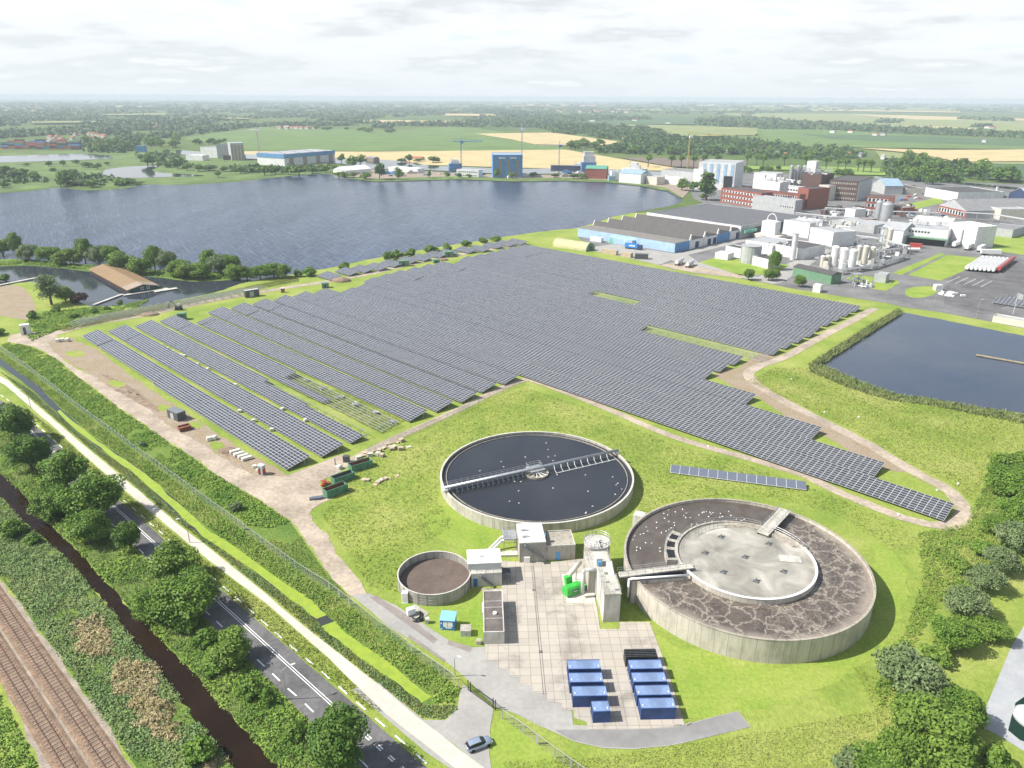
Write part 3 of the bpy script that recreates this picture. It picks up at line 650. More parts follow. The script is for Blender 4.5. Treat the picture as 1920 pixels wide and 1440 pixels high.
rr = math_(nt, 'SQRT', math_(nt, 'ADD', math_(nt, 'MULTIPLY', sp.outputs[0], sp.outputs[0]), math_(nt, 'MULTIPLY', sp.outputs[1], sp.outputs[1])))
ang = math_(nt, 'ARCTAN2', sp.outputs[1], sp.outputs[0])            # foam lies from the wing wall round to the far bridge
aw = math_(nt, 'ADD', ang, math_(nt, 'MULTIPLY', math_(nt, 'SUBTRACT', noise(nt, v, .25, 3), .5), .9))
k1 = nd(nt, 'ShaderNodeMapRange', inp={1: .72, 2: .98, 3: 1.0, 4: .0}); L(aw, k1.inputs[0])
k2 = nd(nt, 'ShaderNodeMapRange', inp={1: -2.95, 2: -2.65, 3: .12, 4: 1.0}); L(aw, k2.inputs[0])
msk = math_(nt, 'MULTIPLY', k1.outputs[0], k2.outputs[0])
rim = nd(nt, 'ShaderNodeMapRange', inp={1: 23.2, 2: 25.2, 3: 0.0, 4: .6}); L(math_(nt, 'ADD', rr, math_(nt, 'MULTIPLY', math_(nt, 'SUBTRACT', noise(nt, v, .22, 3), .5), 5.0)), rim.inputs[0])
rk = math_(nt, 'MULTIPLY', rim.outputs[0], math_(nt, 'LESS_THAN', ang, .6))
fac = math_(nt, 'MULTIPLY', math_(nt, 'MAXIMUM', veins, rk), msk)
dk = ramp(nt, [(.35, (.078, .064, .052)), (.65, (.122, .102, .084))]); L(noise(nt, v, .3, 4), dk.inputs[0])
L(mix(nt, fac, dk.outputs[0], (.37, .32, .265)), bs.inputs['Base Color']); L(math_(nt, 'ADD', math_(nt, 'MULTIPLY', fac, .5), .32), bs.inputs['Roughness'])
m, nt, bs, L = base_mat('cover_deck')
v = nd(nt, 'ShaderNodeTexCoord').outputs['Object']
r1 = ramp(nt, [(.30, (.20, .187, .16)), (.45, (.29, .272, .235)), (.58, (.37, .35, .30)), (.72, (.50, .48, .42))]); L(noise(nt, v, .16, 6, .55, .8), r1.inputs[0]); L(r1.outputs[0], bs.inputs['Base Color'])
L(math_(nt, 'ADD', math_(nt, 'MULTIPLY', noise(nt, v, .12, 3), .5), .3), bs.inputs['Roughness'])

# --- round clarifier with the dark water
c1 = Vector((6.96, 182.27, 0)); R1, Z1 = 26.68, 3.0
t = thing('clarifier_tank', 'large round concrete clarifier tank full of dark water with a turning bridge', 'tank', c1)
MB().ring(c1, R1 - .38, R1, 0, Z1, 128).build('tank_wall', 'tank_wall', t)
mb = MB().ring(c1, R1 - .45, R1 + .05, Z1 + .004, Z1 + .10, 128); mb.build('rim', 'concrete_pale', t)
MB().ring(c1, R1 - 1.75, R1 - 1.6, 1.2, Z1 - .32, 128).ring(c1, R1 - 1.6, R1 - .39, 1.6, 1.75, 128).build('overflow_channel', 'stained_concrete', t)
MB().cyl(c1, R1 - .385, 2.0, 2.42, 128).build('dark_water', 'clarifier_water', t)
mb = MB()
for q in ((6, 20.5, 2.2), (-1, 25.4, 1.0), (1.3, 25.3, .8)):
    pass
b = thing('clarifier_bridge', 'grey steel scraper bridge with a walkway spanning the dark clarifier tank', 'bridge', c1)
A = G(838, 918, 3.4); E = G(1157, 847, 3.6); d = E - A; d.z = 0; u = d.normalized(); vv = Vector((-u.y, u.x, 0)); Ltot = d.length
def bp(s, o, z): q = A + u * s + vv * o; return Vector((q.x, q.y, z))
half = (c1 - A).dot(u)
MB().tube(bp(-.6, 0, 4.05), bp(Ltot + .3, 0, 4.05), .42, 14).build('main_tube', 'steel', b, smooth=True)
mb = MB(); mb.box((bp(half / 2, .95, 3.75)), (half + 1, 1.0, .12), math.atan2(u.y, u.x)); mb.build('walkway', 'galvanised', b)
mb = MB(); rail(mb, [bp(-.3, 1.45, 0), bp(half - 3, 1.45, 0)], 3.8); rail(mb, [bp(-.3, .5, 0), bp(half - 3, .5, 0)], 3.8, step=3.2); mb.build('handrail', 'galvanised', b)
mb = MB()
for i in range(14):
    s_ = 2.5 + i * (half - 7) / 13; mb.tube(bp(s_, -.3, 4.0), bp(s_, -1.5, 2.5), .05, 4); mb.box(bp(s_, -1.5, 2.75), (.9, .05, .7), math.atan2(u.y, u.x))
mb.build('scraper_blades', 'galv_dark', b)  # blades darkened and deepened to carry the bridge's reflection and shadow
mb = MB()
for i in range(9):
    s_ = half + 5.5 + i * 2.15
    if s_ < Ltot - 1.2: mb.tube(bp(s_, -.25, 4.0), bp(s_ - .5, -1.6, 3.3), .07, 5).tube(bp(s_ - .5, -1.6, 3.3), bp(s_ - .2, -2.4, 2.45), .07, 5)
mb.tube(bp(half + 5, -2.45, 2.5), bp(Ltot - 1.6, -2.1, 2.5), .09, 5); mb.build('scraper_arms', 'white_paint', b)
mb = MB(); mb.box(bp(half, .5, 3.72), (4.2, 3.6, .14), math.atan2(u.y, u.x)); mb.build('centre_platform', 'galvanised', b)
mb = MB(); rail(mb, [bp(half - 2, 2.2, 0), bp(half + 2, 2.2, 0), bp(half + 2, .5, 0)], 3.8, 1.2, .05, 1.3); rail(mb, [bp(half - 2, 2.2, 0), bp(half - 2, .5, 0)], 3.8, 1.2, .05); mb.build('platform_rail', 'galvanised', b)
mb = MB().box(bp(-.5, .3, 3.45), (1.2, 2.4, .6), math.atan2(u.y, u.x)).box(bp(Ltot - .1, .2, 3.4), (1.1, 1.8, .55), math.atan2(u.y, u.x)); mb.build('rim_carriage', 'grey_panel', b)
dr = thing('inlet_drum', 'round brown centre drum under the clarifier bridge with pale radial arms', 'drum', c1)
MB().ring(c1, 3.05, 3.3, 1.9, 3.0, 40).cyl(c1, 3.06, 2.3, 2.55, 40).build('drum_ring', 'stained_concrete', dr)
mb = MB()
for i in range(12):
    a = 2 * math.pi * i / 12; mb.tube((c1.x + .7 * math.cos(a), c1.y + .7 * math.sin(a), 3.2), (c1.x + 3.4 * math.cos(a), c1.y + 3.4 * math.sin(a), 2.9), .09, 4)
mb.build('radial_arms', 'white_paint', dr); MB().cyl(c1, .7, 2.4, 3.7, 16).build('centre_column', 'grey_panel', dr)

# --- ring basin with the covered middle
c2 = Vector((51.42, 137.7, 0)); R2, Z2, RI, ZI = 26.26, 5.4, 14.9, 6.0
t = thing('aeration_tank', 'large round aeration tank with foaming brown sludge round a covered concrete middle', 'tank', c2)
MB().ring(c2, R2 - .35, R2, 0, Z2, 128).build('tank_wall', 'tank_wall_big', t)
MB().ring(c2, R2 - .40, R2 + .06, Z2 + .004, Z2 + .12, 128).build('rim', 'stained_concrete', t)
MB().ring(c2, RI + .004, R2 - .354, 4.2, 4.75, 128).build('sludge_surface', 'foam', t)
MB().ring(c2, RI - .4, RI, 0, ZI, 96).build('inner_wall', 'tank_wall', t)
MB().ring(c2, RI - .45, RI + .06, ZI + .004, ZI + .12, 96, R(-170), R(15)).build('inner_rim', 'white_paint', t)
MB().cyl(c2, RI - .41, 5.2, 5.62, 96).build('cover_deck', 'cover_deck', t)
MB().ring(c2, RI - 2.3, RI - .46, 5.624, 5.75, 60, R(20), R(95)).ring(c2, RI - 2.0, RI - 1.75, 5.75, 5.95, 60, R(20), R(95)).build('ring_channel', 'stained_concrete', t)
mb = MB(); arc = lambda r_, a0, a1, n: [(c2.x + r_ * math.cos(R(a0 + (a1 - a0) * i / n)), c2.y + r_ * math.sin(R(a0 + (a1 - a0) * i / n))) for i in range(n + 1)]
rail(mb, arc(RI - .25, 60, 165, 20), ZI + .05, 1.1, .04, 1.5); mb.build('handrail', 'galvanised', t); rail(MB(), arc(RI - 2.35, 98, 140, 8), 5.7, 1.1, .04, 1.5).build('handrail', 'galvanised', t); rail(MB(), arc(RI - .25, 10, 50, 8), ZI + .05, 1.1, .04, 1.5).build('handrail', 'galvanised', t)
for px, py in ((1352, 1007), (1441, 1020), (1322, 1037), (1397, 1045), (1356, 1073), (1469, 1072), (1418, 1090)):
    q = G(px, py, 5.62); mb = MB().cyl(q, .62, 5.63, 5.78, 14).cyl(q, .16, 5.78, 6.3, 8).tube((q.x - .9, q.y - .2, 5.85), (q.x + .9, q.y + .2, 5.85), .1, 5).tube((q.x + .1, q.y + .8, 5.85), (q.x, q.y - .8, 5.85), .1, 5)
    mb.build('mixer_head', 'galv_dark', t)
q = G(1482, 1049, 5.62); MB().box((q.x, q.y, 5.72), (4.6, 2.4, .16), R(-8)).build('hatch', 'concrete_pale', t)
# channel box bulging out at the left of the middle
MB().ring(c2, RI + .004, RI + 2.5, 0, ZI - .1, 20, R(142), R(184)).build('channel_box', 'concrete', t)
for a0, a1 in ((147, 154), (158, 166), (170, 181)):
    MB().ring(c2, RI + .35, RI + 2.1, ZI - .096, ZI - .06, 8, R(a0), R(a1)).build('opening_shade', 'black_steel', t)  # flat black plates painted as the shade inside the deck openings
rail(MB(), arc(RI + 2.4, 142, 184, 8), ZI - .1, 1.1, .045, 1.4).build('handrail', 'galvanised', t)
# openings at the left of the middle
MB().ring(c2, RI - 1.9, RI - .5, 5.628, 5.66, 40, R(18), R(70)).build('gutter', 'stained_concrete', t)
# wing wall and dark channel under the gangway
wa, wb = G(1184, 1090, 5.4), G(1290, 1080, 5.8); wu = (wb - wa); wu.z = 0; wl = wu.length; wu.normalize(); wn = Vector((-wu.y, wu.x, 0)); wan = math.atan2(wu.y, wu.x)
mb = MB(); mb.box((*((wa + wb) / 2).xy, 2.75), (wl, .4, 5.5), wan); mb.build('wing_wall', 'tank_wall', t)
mb = MB(); ce = (wa + wb) / 2 + wn * 2.0; mb.box((ce.x, ce.y, 4.785), (wl - .9, 3.3, .06), wan); mb.build('channel', 'black_steel', t)  # black plate standing for shadow and dark water between the walls
mb = MB(); pz = 6.05; mb.path([Vector((*(wa - wu * .55).xy, 1.5)), Vector((*(wa - wu * .55).xy, pz - .3)), Vector((*(wa - wu * .3).xy, pz)), Vector((*(wb + wu * .2).xy, pz))] , .24, 10); mb.build('pipe', 'white_paint', t, smooth=True)
q0, q1 = G(1192, 962, 5), G(1208, 966, 5); f = FR(q0, q1); mb = f.B(-.2, 2.3, -1.6, .9, 0, 5.3); mb.build('overflow_box', 'concrete_pale', t)
# gangways
def gangway(label, A, B, z, w, m='deck_concrete', dark=False, rails=True):
    a, b_ = G(*A, z), G(*B, z); d = b_ - a; d.z = 0; l = d.length; u = d.normalized(); n_ = Vector((-u.y, u.x, 0)); an = math.atan2(u.y, u.x)
    g = thing('gangway', label, 'gangway', (a.x, a.y, z)); c = (a + b_) / 2
    MB().box((c.x, c.y, z - .12), (l, w, .24), an).build('deck', m, g)
    mb = MB()
    for e in (-w / 2 + .08, w / 2 - .08): rail(mb, [a + n_ * e, b_ + n_ * e], z, 1.1, .04, 1.7)
    mb.build('handrail', 'galvanised', g)
    mb = MB()
    for e in (-w / 2 + .15, w / 2 - .15):
        q = c + n_ * e; mb.box((q.x, q.y, z - .45), (l, .14, .42), an)
    mb.build('girders', 'dark_grey', g)
gangway('long grey gangway from the white tower to the covered middle of the aeration tank', (1160, 1077), (1298, 1060), 6.4, 1.9)
gangway('short concrete gangway over the sludge at the far right of the tank', (1430, 1000), (1473, 955), 6.3, 2.7)

# --- small open tank
c3 = Vector((-16.84, 136.0, 0)); R3, Z3 = 8.03, 2.85
t = thing('sludge_tank', 'small open round tank of segmented walls with dry brown sludge', 'tank', c3)
MB().ring(c3, R3 - .18, R3, 0, Z3, 78).build('tank_wall', 'tank_wall_small', t)
mb = MB()
for i in range(26):
    a = 2 * math.pi * i / 26; mb.box((c3.x + (R3 + .03) * math.cos(a), c3.y + (R3 + .03) * math.sin(a), Z3 / 2), (.08, .14, Z3 + .06), a)
for z in (.7, 1.4, 2.1): mb.ring(c3, R3 + .004, R3 + .05, z, z + .07, 78)
mb.build('tank_ribs', 'concrete', t)
MB().cyl(c3, R3 - .185, .3, 1.05, 64).build('sludge', 'dry_sludge', t)
MB().ring(c3, R3 - .22, R3 + .04, Z3 + .003, Z3 + .07, 78).build('rim', 'concrete_pale', t)

# --- white pump hut beside it
f = FR((884, 1101), (941, 1098)); h1 = HZ((884, 1101), 1076.5); 
t = thing('pump_hut', 'white flat roofed hut with a blue door and outside stair beside the small tank', 'hut', f.p(0, 0))
dp = 5.6; w = f.w
h2 = 5.0
f.B(0, w, 0, dp, 0, h1).build('lower_wall', 'concrete_pale', t)
f.B(-.6, w - .1, 1.4, dp + .8, h1, h2).build('upper_wall', 'grey_panel', t)
f.B(-.75, w + .05, 1.25, dp + 1.0, h2 + .002, h2 + .22).build('roof', 'white_paint', t)
mb = MB()
for i in range(3): f.box(mb, 2.0 + i * .35, 2.25 + i * .35, 3.6, 4.2, h2 + .22, h2 + .42)
mb.build('roof_vent', 'grey_panel', t)
f.B(.45, 1.35, -.05, .0, .1, 2.2).build('door', 'blue_door', t)
mb = MB(); rail(mb, [f.p(-.5, .1), f.p(w, .1)], h1, 1.0, .04); mb.build('handrail', 'galvanised', t)
mb = MB()
for i in range(9): f.box(mb, 1.9 + i * .32, 2.25 + i * .32, -1.0, -.06, h1 - .3 * (i + 1) - .05, h1 - .3 * (i + 1))
mb.tube(f.p(1.8, -1.0, h1 + .9), f.p(4.8, -1.0, .9), .05, 4).tube(f.p(1.8, -1.0, h1), f.p(4.8, -1.0, .0), .07, 4); mb.build('stair', 'galv_dark', t)
t = thing('canopy', 'small grey lean-to canopy against the right side of the white hut', 'canopy', f.p(w, 1))
mb = MB(); f.prx(mb, [(w + .05, 2.6), (w + 2.1, 2.15), (w + 2.1, 2.07), (w + .05, 2.52)], .8, 3.2); mb.build('roof', 'dark_grey', t)
mb = MB()
for y in (.95, 3.05): mb.tube(f.p(w + 2.0, y, 0), f.p(w + 2.0, y, 2.1), .05, 5)
mb.build('posts', 'galv_dark', t)

# --- low flat building
f = FR((906.8, 1209), (945.8, 1208)); h = HZ((906.8, 1209), 1187); w = f.w; dp = 12.9
t = thing('service_building', 'long low building with a dark felt roof and pale concrete rim in the yard', 'building', f.p(0, 0))
f.B(0, w, 0, dp, 0, h).build('wall', 'concrete_pale', t)
f.B(.22, w - .22, .22, dp - .22, h + .002, h + .05).build('roof', 'roof_felt', t)
mb = MB()
for a in ((0, w, 0, .2), (0, w, dp - .2, dp), (0, .2, .203, dp - .203), (w - .2, w, .203, dp - .203)): f.box(mb, *a, h + .003, h + .22)
for y in (4.2, 7.6, 9.6): f.box(mb, .21, w - .21, y, y + .1, h + .055, h + .09)
mb.build('roof_rim', 'concrete_pale', t)
q = f.p(w * .58, 5.6, h); mb = MB().cyl(q, .42, h + .05, h + .28, 14).lathe(q, [(.45, .28), (.4, .42), (.25, .5), (.01, .53)], 14); mb.build('roof_vent', 'white_paint', t)
f.B(-.22, -.02, 6.6, 9.8, .9, 2.6).build('wall_cabinet', 'white_paint', t)

# --- concrete pump building by the clarifier
f = FR((974, 1055.5), (1023.5, 1053)); w = f.w; h = HZ((974, 1055.5), 1019); f2 = FR((1023.8, 1053), (1078.5, 1050))
t = thing('pump_building', 'stained concrete pump building with a white roof, outside stair and blue door', 'building', f.p(0, 0))
dB = 8.2
f.B(0, w, 0, dB, 0, h).build('wall', 'concrete', t)
f.B(.1, w - .1, .1, dB - .1, h + .002, h + .16).build('roof', 'white_paint', t)
mb = MB()
for y in (2.3, 5.0):
    q0, q1 = f.p(.6, y, h + .5), f.p(2.2, y, h + .5); mb.tube(q0, q1, .28, 8); mb.cyl(f.p(1.0, y), .4, h + .16, h + .7, 10)
mb.build('roof_valves', 'grey_panel', t)
w2 = f2.w; h2 = HZ((1023.8, 1053), 1027)
f2.B(0.01, w2, .3, 6.6, 0, h2).build('annex_wall', 'concrete', t)
f2.B(.25, w2 - .25, .55, 6.35, h2 + .002, h2 + .06).build('annex_roof', 'stained_concrete', t)
mb = MB()
for a in ((.01, w2, .3, .5), (.01, w2, 6.4, 6.6), (.01, .21, .503, 6.397), (w2 - .2, w2, .503, 6.397)): f2.box(mb, *a, h2 + .003, h2 + .3)
mb.build('annex_rim', 'concrete_pale', t)
f2.B(w2 * .33, w2 * .33 + 1.05, .24, .298, .05, 2.2).build('door', 'light_blue', t)
f.B(w - .01, w + .06, 2.0, 2.8, h - .2, h + .9).build('control_box', 'light_blue', t)
mb = MB()
for i in range(13): f.box(mb, 1.0 + i * .36, 1.4 + i * .36, -1.1, -.05, h - .28 * (i + 1) - .05, h - .28 * (i + 1))
mb.tube(f.p(.9, -1.1, h + .9), f.p(5.9, -1.1, .9), .05, 4).tube(f.p(.9, -1.1, h), f.p(5.9, -1.1, .1), .08, 4); mb.build('stair', 'galv_dark', t)
f3 = FR((953, 1040), (973, 1039)); hh = 3.6
t = thing('pipe_platform', 'galvanised platform on legs with railings carrying two white pipes down to the grass', 'platform', f3.p(0, 0))
f3.B(-1.0, 2.1, 1.0, 5.0, hh - .12, hh).build('deck', 'galvanised', t)
mb = MB()
for x in (-.9, 2.0):
    for y in (1.1, 4.9): mb.tube(f3.p(x, y, 0), f3.p(x, y, hh), .1, 6)
mb.build('legs', 'galvanised', t)
mb = MB(); rail(mb, [f3.p(2.1, 1), f3.p(-1, 1), f3.p(-1, 5), f3.p(2.1, 5)], hh, 1.1, .045, 1.2); mb.build('handrail', 'galvanised', t)
mb = MB()
for y in (1.6, 3.0): mb.path([f3.p(2.4, y, hh - .5), f3.p(-1.3, y, hh - .6), f3.p(-5.2, y - 1.8, .1)], .28, 8)
mb.build('pipes', 'white_paint', t, smooth=True)
f3.B(-3.4, 2.2, -.9, .9, 0, .5).build('plinth', 'concrete_pale', t)
q = G(988, 1055); mb = MB().box((q.x, q.y + .3, .85), (1.35, 1.1, 1.5)); mb.box((q.x, q.y + .3, .06), (1.2, .95, .1)); tag(mb.build('white_tank', 'white_paint', bevel=.12), 'white cube tank standing at the foot of the pump building', 'tank')

# --- tower of the inlet works
f = FR((1130.5, 1167), (1160.8, 1165.8)); w = f.w; h = HZ((1130.5, 1167), 1116)
t = thing('inlet_tower', 'tall weathered concrete inlet tower with machinery on its roof beside the yard', 'tower', f.p(0, 0))
d1 = 9.5
f.B(0, w, 0, d1, 0, h).build('wall', 'concrete_pale', t)
f.B(-.12, w + .12, -.12, d1, h + .002, h + .28).build('roof_slab', 'deck_concrete', t)
f.B(-1.6, w, d1 + .005, d1 + 6.5, 0, h - .6).build('rear_wall', 'concrete', t)
f.B(-1.7, w + .1, d1 + .3, d1 + 6.6, h - .598, h - .4).build('rear_deck', 'deck_concrete', t)
mb = MB(); f.box(mb, 1.2, 2.0, 6.4, 7.2, h + .285, h + .34); f.box(mb, 1.0, 1.7, 3.6, 4.0, h + .285, h + .33); f.box(mb, w - 1.0, w - .1, 1.0, 1.5, h + .285, h + .36); mb.build('roof_hatch', 'galv_dark', t)
mb = MB(); f.pr(mb, [(6.0, h + .3), (9.3, h + .3), (9.3, h + 1.6)], w - 1.4, w - .15); mb.build('chute', 'grey_panel', t)
mb = MB(); f.box(mb, .0, 1.25, 9.6, 12.2, h - .39, h + 2.0); mb.build('screen_housing', 'grey_panel', t)
f.B(.35, .95, 9.2, 9.598, h + .5, h + 1.5).build('control_panel', 'light_blue', t)
mb = MB(); rail(mb, [f.p(-1.55, d1 + .4), f.p(-1.55, d1 + 6.3), f.p(w, d1 + 6.3), f.p(w, d1 + .3)], h - .4, 1.1, .045, 1.3); rail(mb, [f.p(0, d1), f.p(0, .1), f.p(w, .1), f.p(w, 5)], h + .28, 1.0, .035, 1.6); mb.build('handrail', 'galvanised', t)
mb = MB()
for i in range(9): f.box(mb, -.5, -.06, 3.2, 3.26, .6 + i * .55, .66 + i * .55)
for x in (-.5, -.12): mb.tube(f.p(x, 3.23, .3), f.p(x, 3.23, h + 1), .035, 4)
mb.build('ladder', 'galvanised', t)
mb = MB(); mb.path([f.p(-.1, 9.0, h - .2), f.p(-2.6, 9.0, h - .2), f.p(-3.0, 8.6, h - .8), f.p(-3.0, 8.2, 1.2)], .38, 10); mb.build('duct', 'grey_panel', t, smooth=True)
ct = f.p(w * .55, d1 + 9.7, 0)
t = thing('round_silo', 'round concrete tank with a railed top behind the inlet tower', 'tank', ct)
MB().cyl(ct, 2.9, 0, h - .2, 40).build('wall', 'concrete', t); MB().cyl(ct, 3.0, h - .198, h, 40).build('roof', 'concrete_pale', t)
mb = MB(); rail(mb, [(ct.x + 2.9 * math.cos(a), ct.y + 2.9 * math.sin(a)) for a in np.linspace(0, 2 * math.pi, 20, endpoint=False)], h, 1.15, .05, 1.2, closed=True); mb.build('handrail', 'galvanised', t)
mb = MB().cyl(ct, .7, h + .003, h + .6, 14); mb.tube((ct.x, ct.y, h + .4), (ct.x + .4, ct.y - 2.6, h + .4), .16, 6); mb.tube((ct.x, ct.y, h + .4), (ct.x + 1.9, ct.y - 1.2, h + .3), .12, 6); mb.build('mixer', 'grey_panel', t)

# --- green press container on its pad
mat('green_paint', (.05, .42, .06), .45, .08, .7)
f = FR((1066, 1122), (1098, 1109)); t = thing('compactor', 'bright green waste compactor with a dark label beside the tower', 'compactor', f.p(0, 0))
mb = MB(); f.pr(mb, [(0, .25), (2.1, .25), (2.2, 1.2), (1.9, 2.1), (1.3, 2.35), (.4, 2.3), (0, 1.9)], -.3, 3.6); mb.build('body', 'green_paint', t, bevel=.12)
mb = MB(); f.pr(mb, [(.2, .3), (1.9, .3), (1.9, 1.5), (.2, 1.5)], 3.601, 4.9); mb.build('press_box', 'green_paint', t, bevel=.05)
mb = MB(); f.pr(mb, [(2.0, 1.3), (2.7, 1.3), (3.3, 3.4), (2.3, 3.4)], .9, 2.5); mb.build('hopper', 'green_paint', t, bevel=.05)
f.B(1.0, 2.6, -.03, -.004, .95, 1.5).build('label_plate', 'black_steel', t); f.B(1.2, 2.4, -.045, -.031, 1.12, 1.32).build('lettering_bar', 'white_paint', t)
mb = MB()
for x in (.2, 3.2):
    for y in (.2, 1.8): f.box(mb, x, x + .3, y, y + .25, 0.1, .3)
mb.build('feet', 'black_steel', t)
t = thing('sludge_screw', 'beige conveyor trough leaning from the tower to the green compactor', 'conveyor', f.p(3, 3))
mb = MB(); mb.tube(f.p(2.0, 2.9, 3.3), f.p(6.6, 5.0, 3.8), .55, 12); mb.build('trough', 'concrete_pale', t, smooth=True)
mb = MB(); mb.tube(f.p(5.2, 4.4, 0), f.p(5.2, 4.4, 3.4), .1, 6).tube(f.p(3.0, 3.4, .1), f.p(3.0, 3.4, 3.0), .1, 6); mb.build('props', 'galv_dark', t)
S('concrete_pad', [(1053, 1077), (1113, 1076), (1116, 1131), (1063, 1131)], 'concrete_pale', .115)

# --- blue cabin, cabinets, pump set
f = FR((825.4, 1181), (852.3, 1183)); h = HZ((825.4, 1181), 1163); w = f.w; mat('blue_paint', (.04, .20, .50), .5, .1, .7); mat('sky_blue_roof', (.22, .48, .74), .5, .06, .5)
t = thing('blue_cabin', 'small blue cabin with a pale blue roof and white notices on its front', 'cabin', f.p(0, 0))
f.B(0, w, 0, 2.4, .1, h).build('wall', 'blue_paint', t); mb = MB(); f.pr(mb, [(-.12, h + .002), (2.5, h + .4), (2.5, h + .5), (-.12, h + .1)], -.1, w + .1); mb.build('roof', 'sky_blue_roof', t)
mb = MB(); f.box(mb, .65, w * .5 - .05, -.03, -.004, h * .35, h * .88); f.box(mb, w * .5 + .05, w - .35, -.03, -.004, h * .4, h * .88); f.box(mb, 1.1, w - .6, -.03, -.004, h * .22, h * .34); f.box(mb, .12, .4, -.03, -.004, h * .62, h * .76); f.box(mb, .1, .45, -.03, -.004, .15, .42); mb.build('notices', 'white_paint', t)
f = FR((863.5, 1194), (882.5, 1194)); h = HZ((863.5, 1194), 1183.5); t = thing('grey_cabinet', 'grey concrete cabinet with a flat lid standing in the grass by the blue cabin', 'cabinet', f.p(0, 0))
f.B(0, f.w, 0, 1.9, 0, h).build('body', 'grey_panel', t); f.B(-.06, f.w + .06, -.06, 1.96, h + .002, h + .08).build('lid', 'concrete', t); f.B(f.w * .55, f.w * .62, -.02, -.003, h * .3, h * .55).build('lock', 'dark_grey', t)
f = FR((892.5, 1209), (902.5, 1210)); tag(f.B(0, f.w, 0, .9, 0, .9).build('meter_box', 'stained_concrete', bevel=.04), 'little brown grey meter box against the low building', 'box')
q = G(762, 1131); mat('red_paint', (.42, .06, .05), .5, .1, 1); t = thing('storage_vessel', 'upright white vessel with a red side at the small tank', 'vessel', q)
MB().box((q.x - .25, q.y + .5, 1.35), (1.3, 1.2, 2.4)).box((q.x - .25, q.y + .5, .09), (1.4, 1.3, .16)).build('body', 'white_paint', t, bevel=.1); MB().box((q.x + .42, q.y + .45, 1.2), (.06, .8, 1.7)).build('side_plate', 'red_paint', t)
q = G(769, 1156); t = thing('pump_set', 'white pump unit with thick black hoses on a concrete plinth by the track', 'pump', q)
MB().prism([G(759, 1150), G(778, 1133), G(805, 1150), G(790, 1163)], 0, .12).build('plinth', 'concrete', t)
MB().box((q.x + .1, q.y + .6, .95), (1.7, 1.1, 1.4), R(30)).build('housing', 'white_paint', t, bevel=.06)
mb = MB()
for k, (a_, b_) in enumerate((((772, 1157), (788, 1146)), ((776, 1160), (792, 1149)))):
    p0, p1 = G(*a_, .5), G(*b_, .3); mb.path([p0, p0 + Vector((.8, -.5, -.2)), p0 + Vector((1.6, .2, -.2)), p1], .16, 7)
mb.path([G(774, 1164, .3), G(783, 1166, .2), G(793, 1163, .2), G(798, 1160, .5)], .14, 7); mb.build('hoses', 'black_steel', t, smooth=True)
q = G(797, 1168); MB().tube((q.x, q.y, .9), (q.x + .9, q.y + .1, .9), .45, 10).box((q.x + .4, q.y, .25), (.8, .5, .4)).build('valve', 'concrete_pale', t)

# --- containers
mat('container_blue', (.035, .080, .24), .55, .25, .4, fine=.15); mat('container_top', (.19, .27, .44), .6, .2, .35, fine=.15)
def corrug(mb, x0, x1, y, z0, z1, n, dpth, axis='x'):
    for i in range(n):
        a = x0 + (x1 - x0) * (i + .25) / n; b = x0 + (x1 - x0) * (i + .75) / n
        if axis == 'x': mb.bx(a, b, min(y, y + dpth), max(y, y + dpth), z0, z1)
        else: mb.bx(min(y, y + dpth), max(y, y + dpth), a, b, z0, z1)
    return mb
def container(name, label, Lc, wall, top, group=None, Hc=2.59, Wc=2.44):
    t = thing(name, label, 'container', (0, 0, 0), group); nL = int(Lc / .36)
    mb = MB().bx(.06, Lc - .06, .06, Wc - .06, .12, Hc - .06)
    corrug(mb, .15, Lc - .15, .061, .2, Hc - .15, nL, -.045); corrug(mb, .15, Lc - .15, Wc - .061, .2, Hc - .15, nL, .045)
    corrug(mb, .15, Wc - .15, .061, .2, Hc - .15, 6, -.045, 'y'); mb.build('walls', wall, t)
    mb = MB()
    for x in (0, Lc - .16):
        for y in (0, Wc - .16): mb.bx(x, x + .16, y, y + .16, 0, Hc)
    for y in (.002, Wc - .142): mb.bx(.15, Lc - .15, y, y + .14, .0, .16).bx(.15, Lc - .15, y, y + .14, Hc - .13, Hc - .004)
    mb.build('frame', wall, t)
    mb = MB().bx(.03, Lc - .03, .145, Wc - .145, Hc - .059, Hc - .03); corrug(mb, .2, Lc - .2, 0, 0, 0, 0, 0)
    for i in range(int(Lc / .4)): x = .2 + i * .4; mb.bx(x, x + .2, .2, Wc - .2, Hc - .03, Hc - .005)
    mb.build('roof', top, t)
    mb = MB().bx(Lc - .059, Lc - .03, .17, Wc / 2 - .01, .17, Hc - .15).bx(Lc - .059, Lc - .03, Wc / 2 + .01, Wc - .17, .17, Hc - .15); mb.build('doors', wall, t)
    mb = MB()
    for y in (.5, .95, 1.5, 1.95): mb.tube((Lc, y, .2), (Lc, y, Hc - .2), .03, 5)
    mb.build('lock_rods', 'galvanised', t)
    mb = MB()
    for x in (.35, Lc - .5): mb.bx(x, x + .12, .5, 1.0, Hc - .003, Hc + .03)
    mb.build('roof_marks', 'white_paint', t)
    return t
c20 = container('shipping_container', '', 6.06, 'container_blue', 'container_top', 'blue containers in the yard')
CH[c20.name] = list(c20.children)
cz = lambda x, y: (860 + x / 3.31, 1180 + y / 3.31)
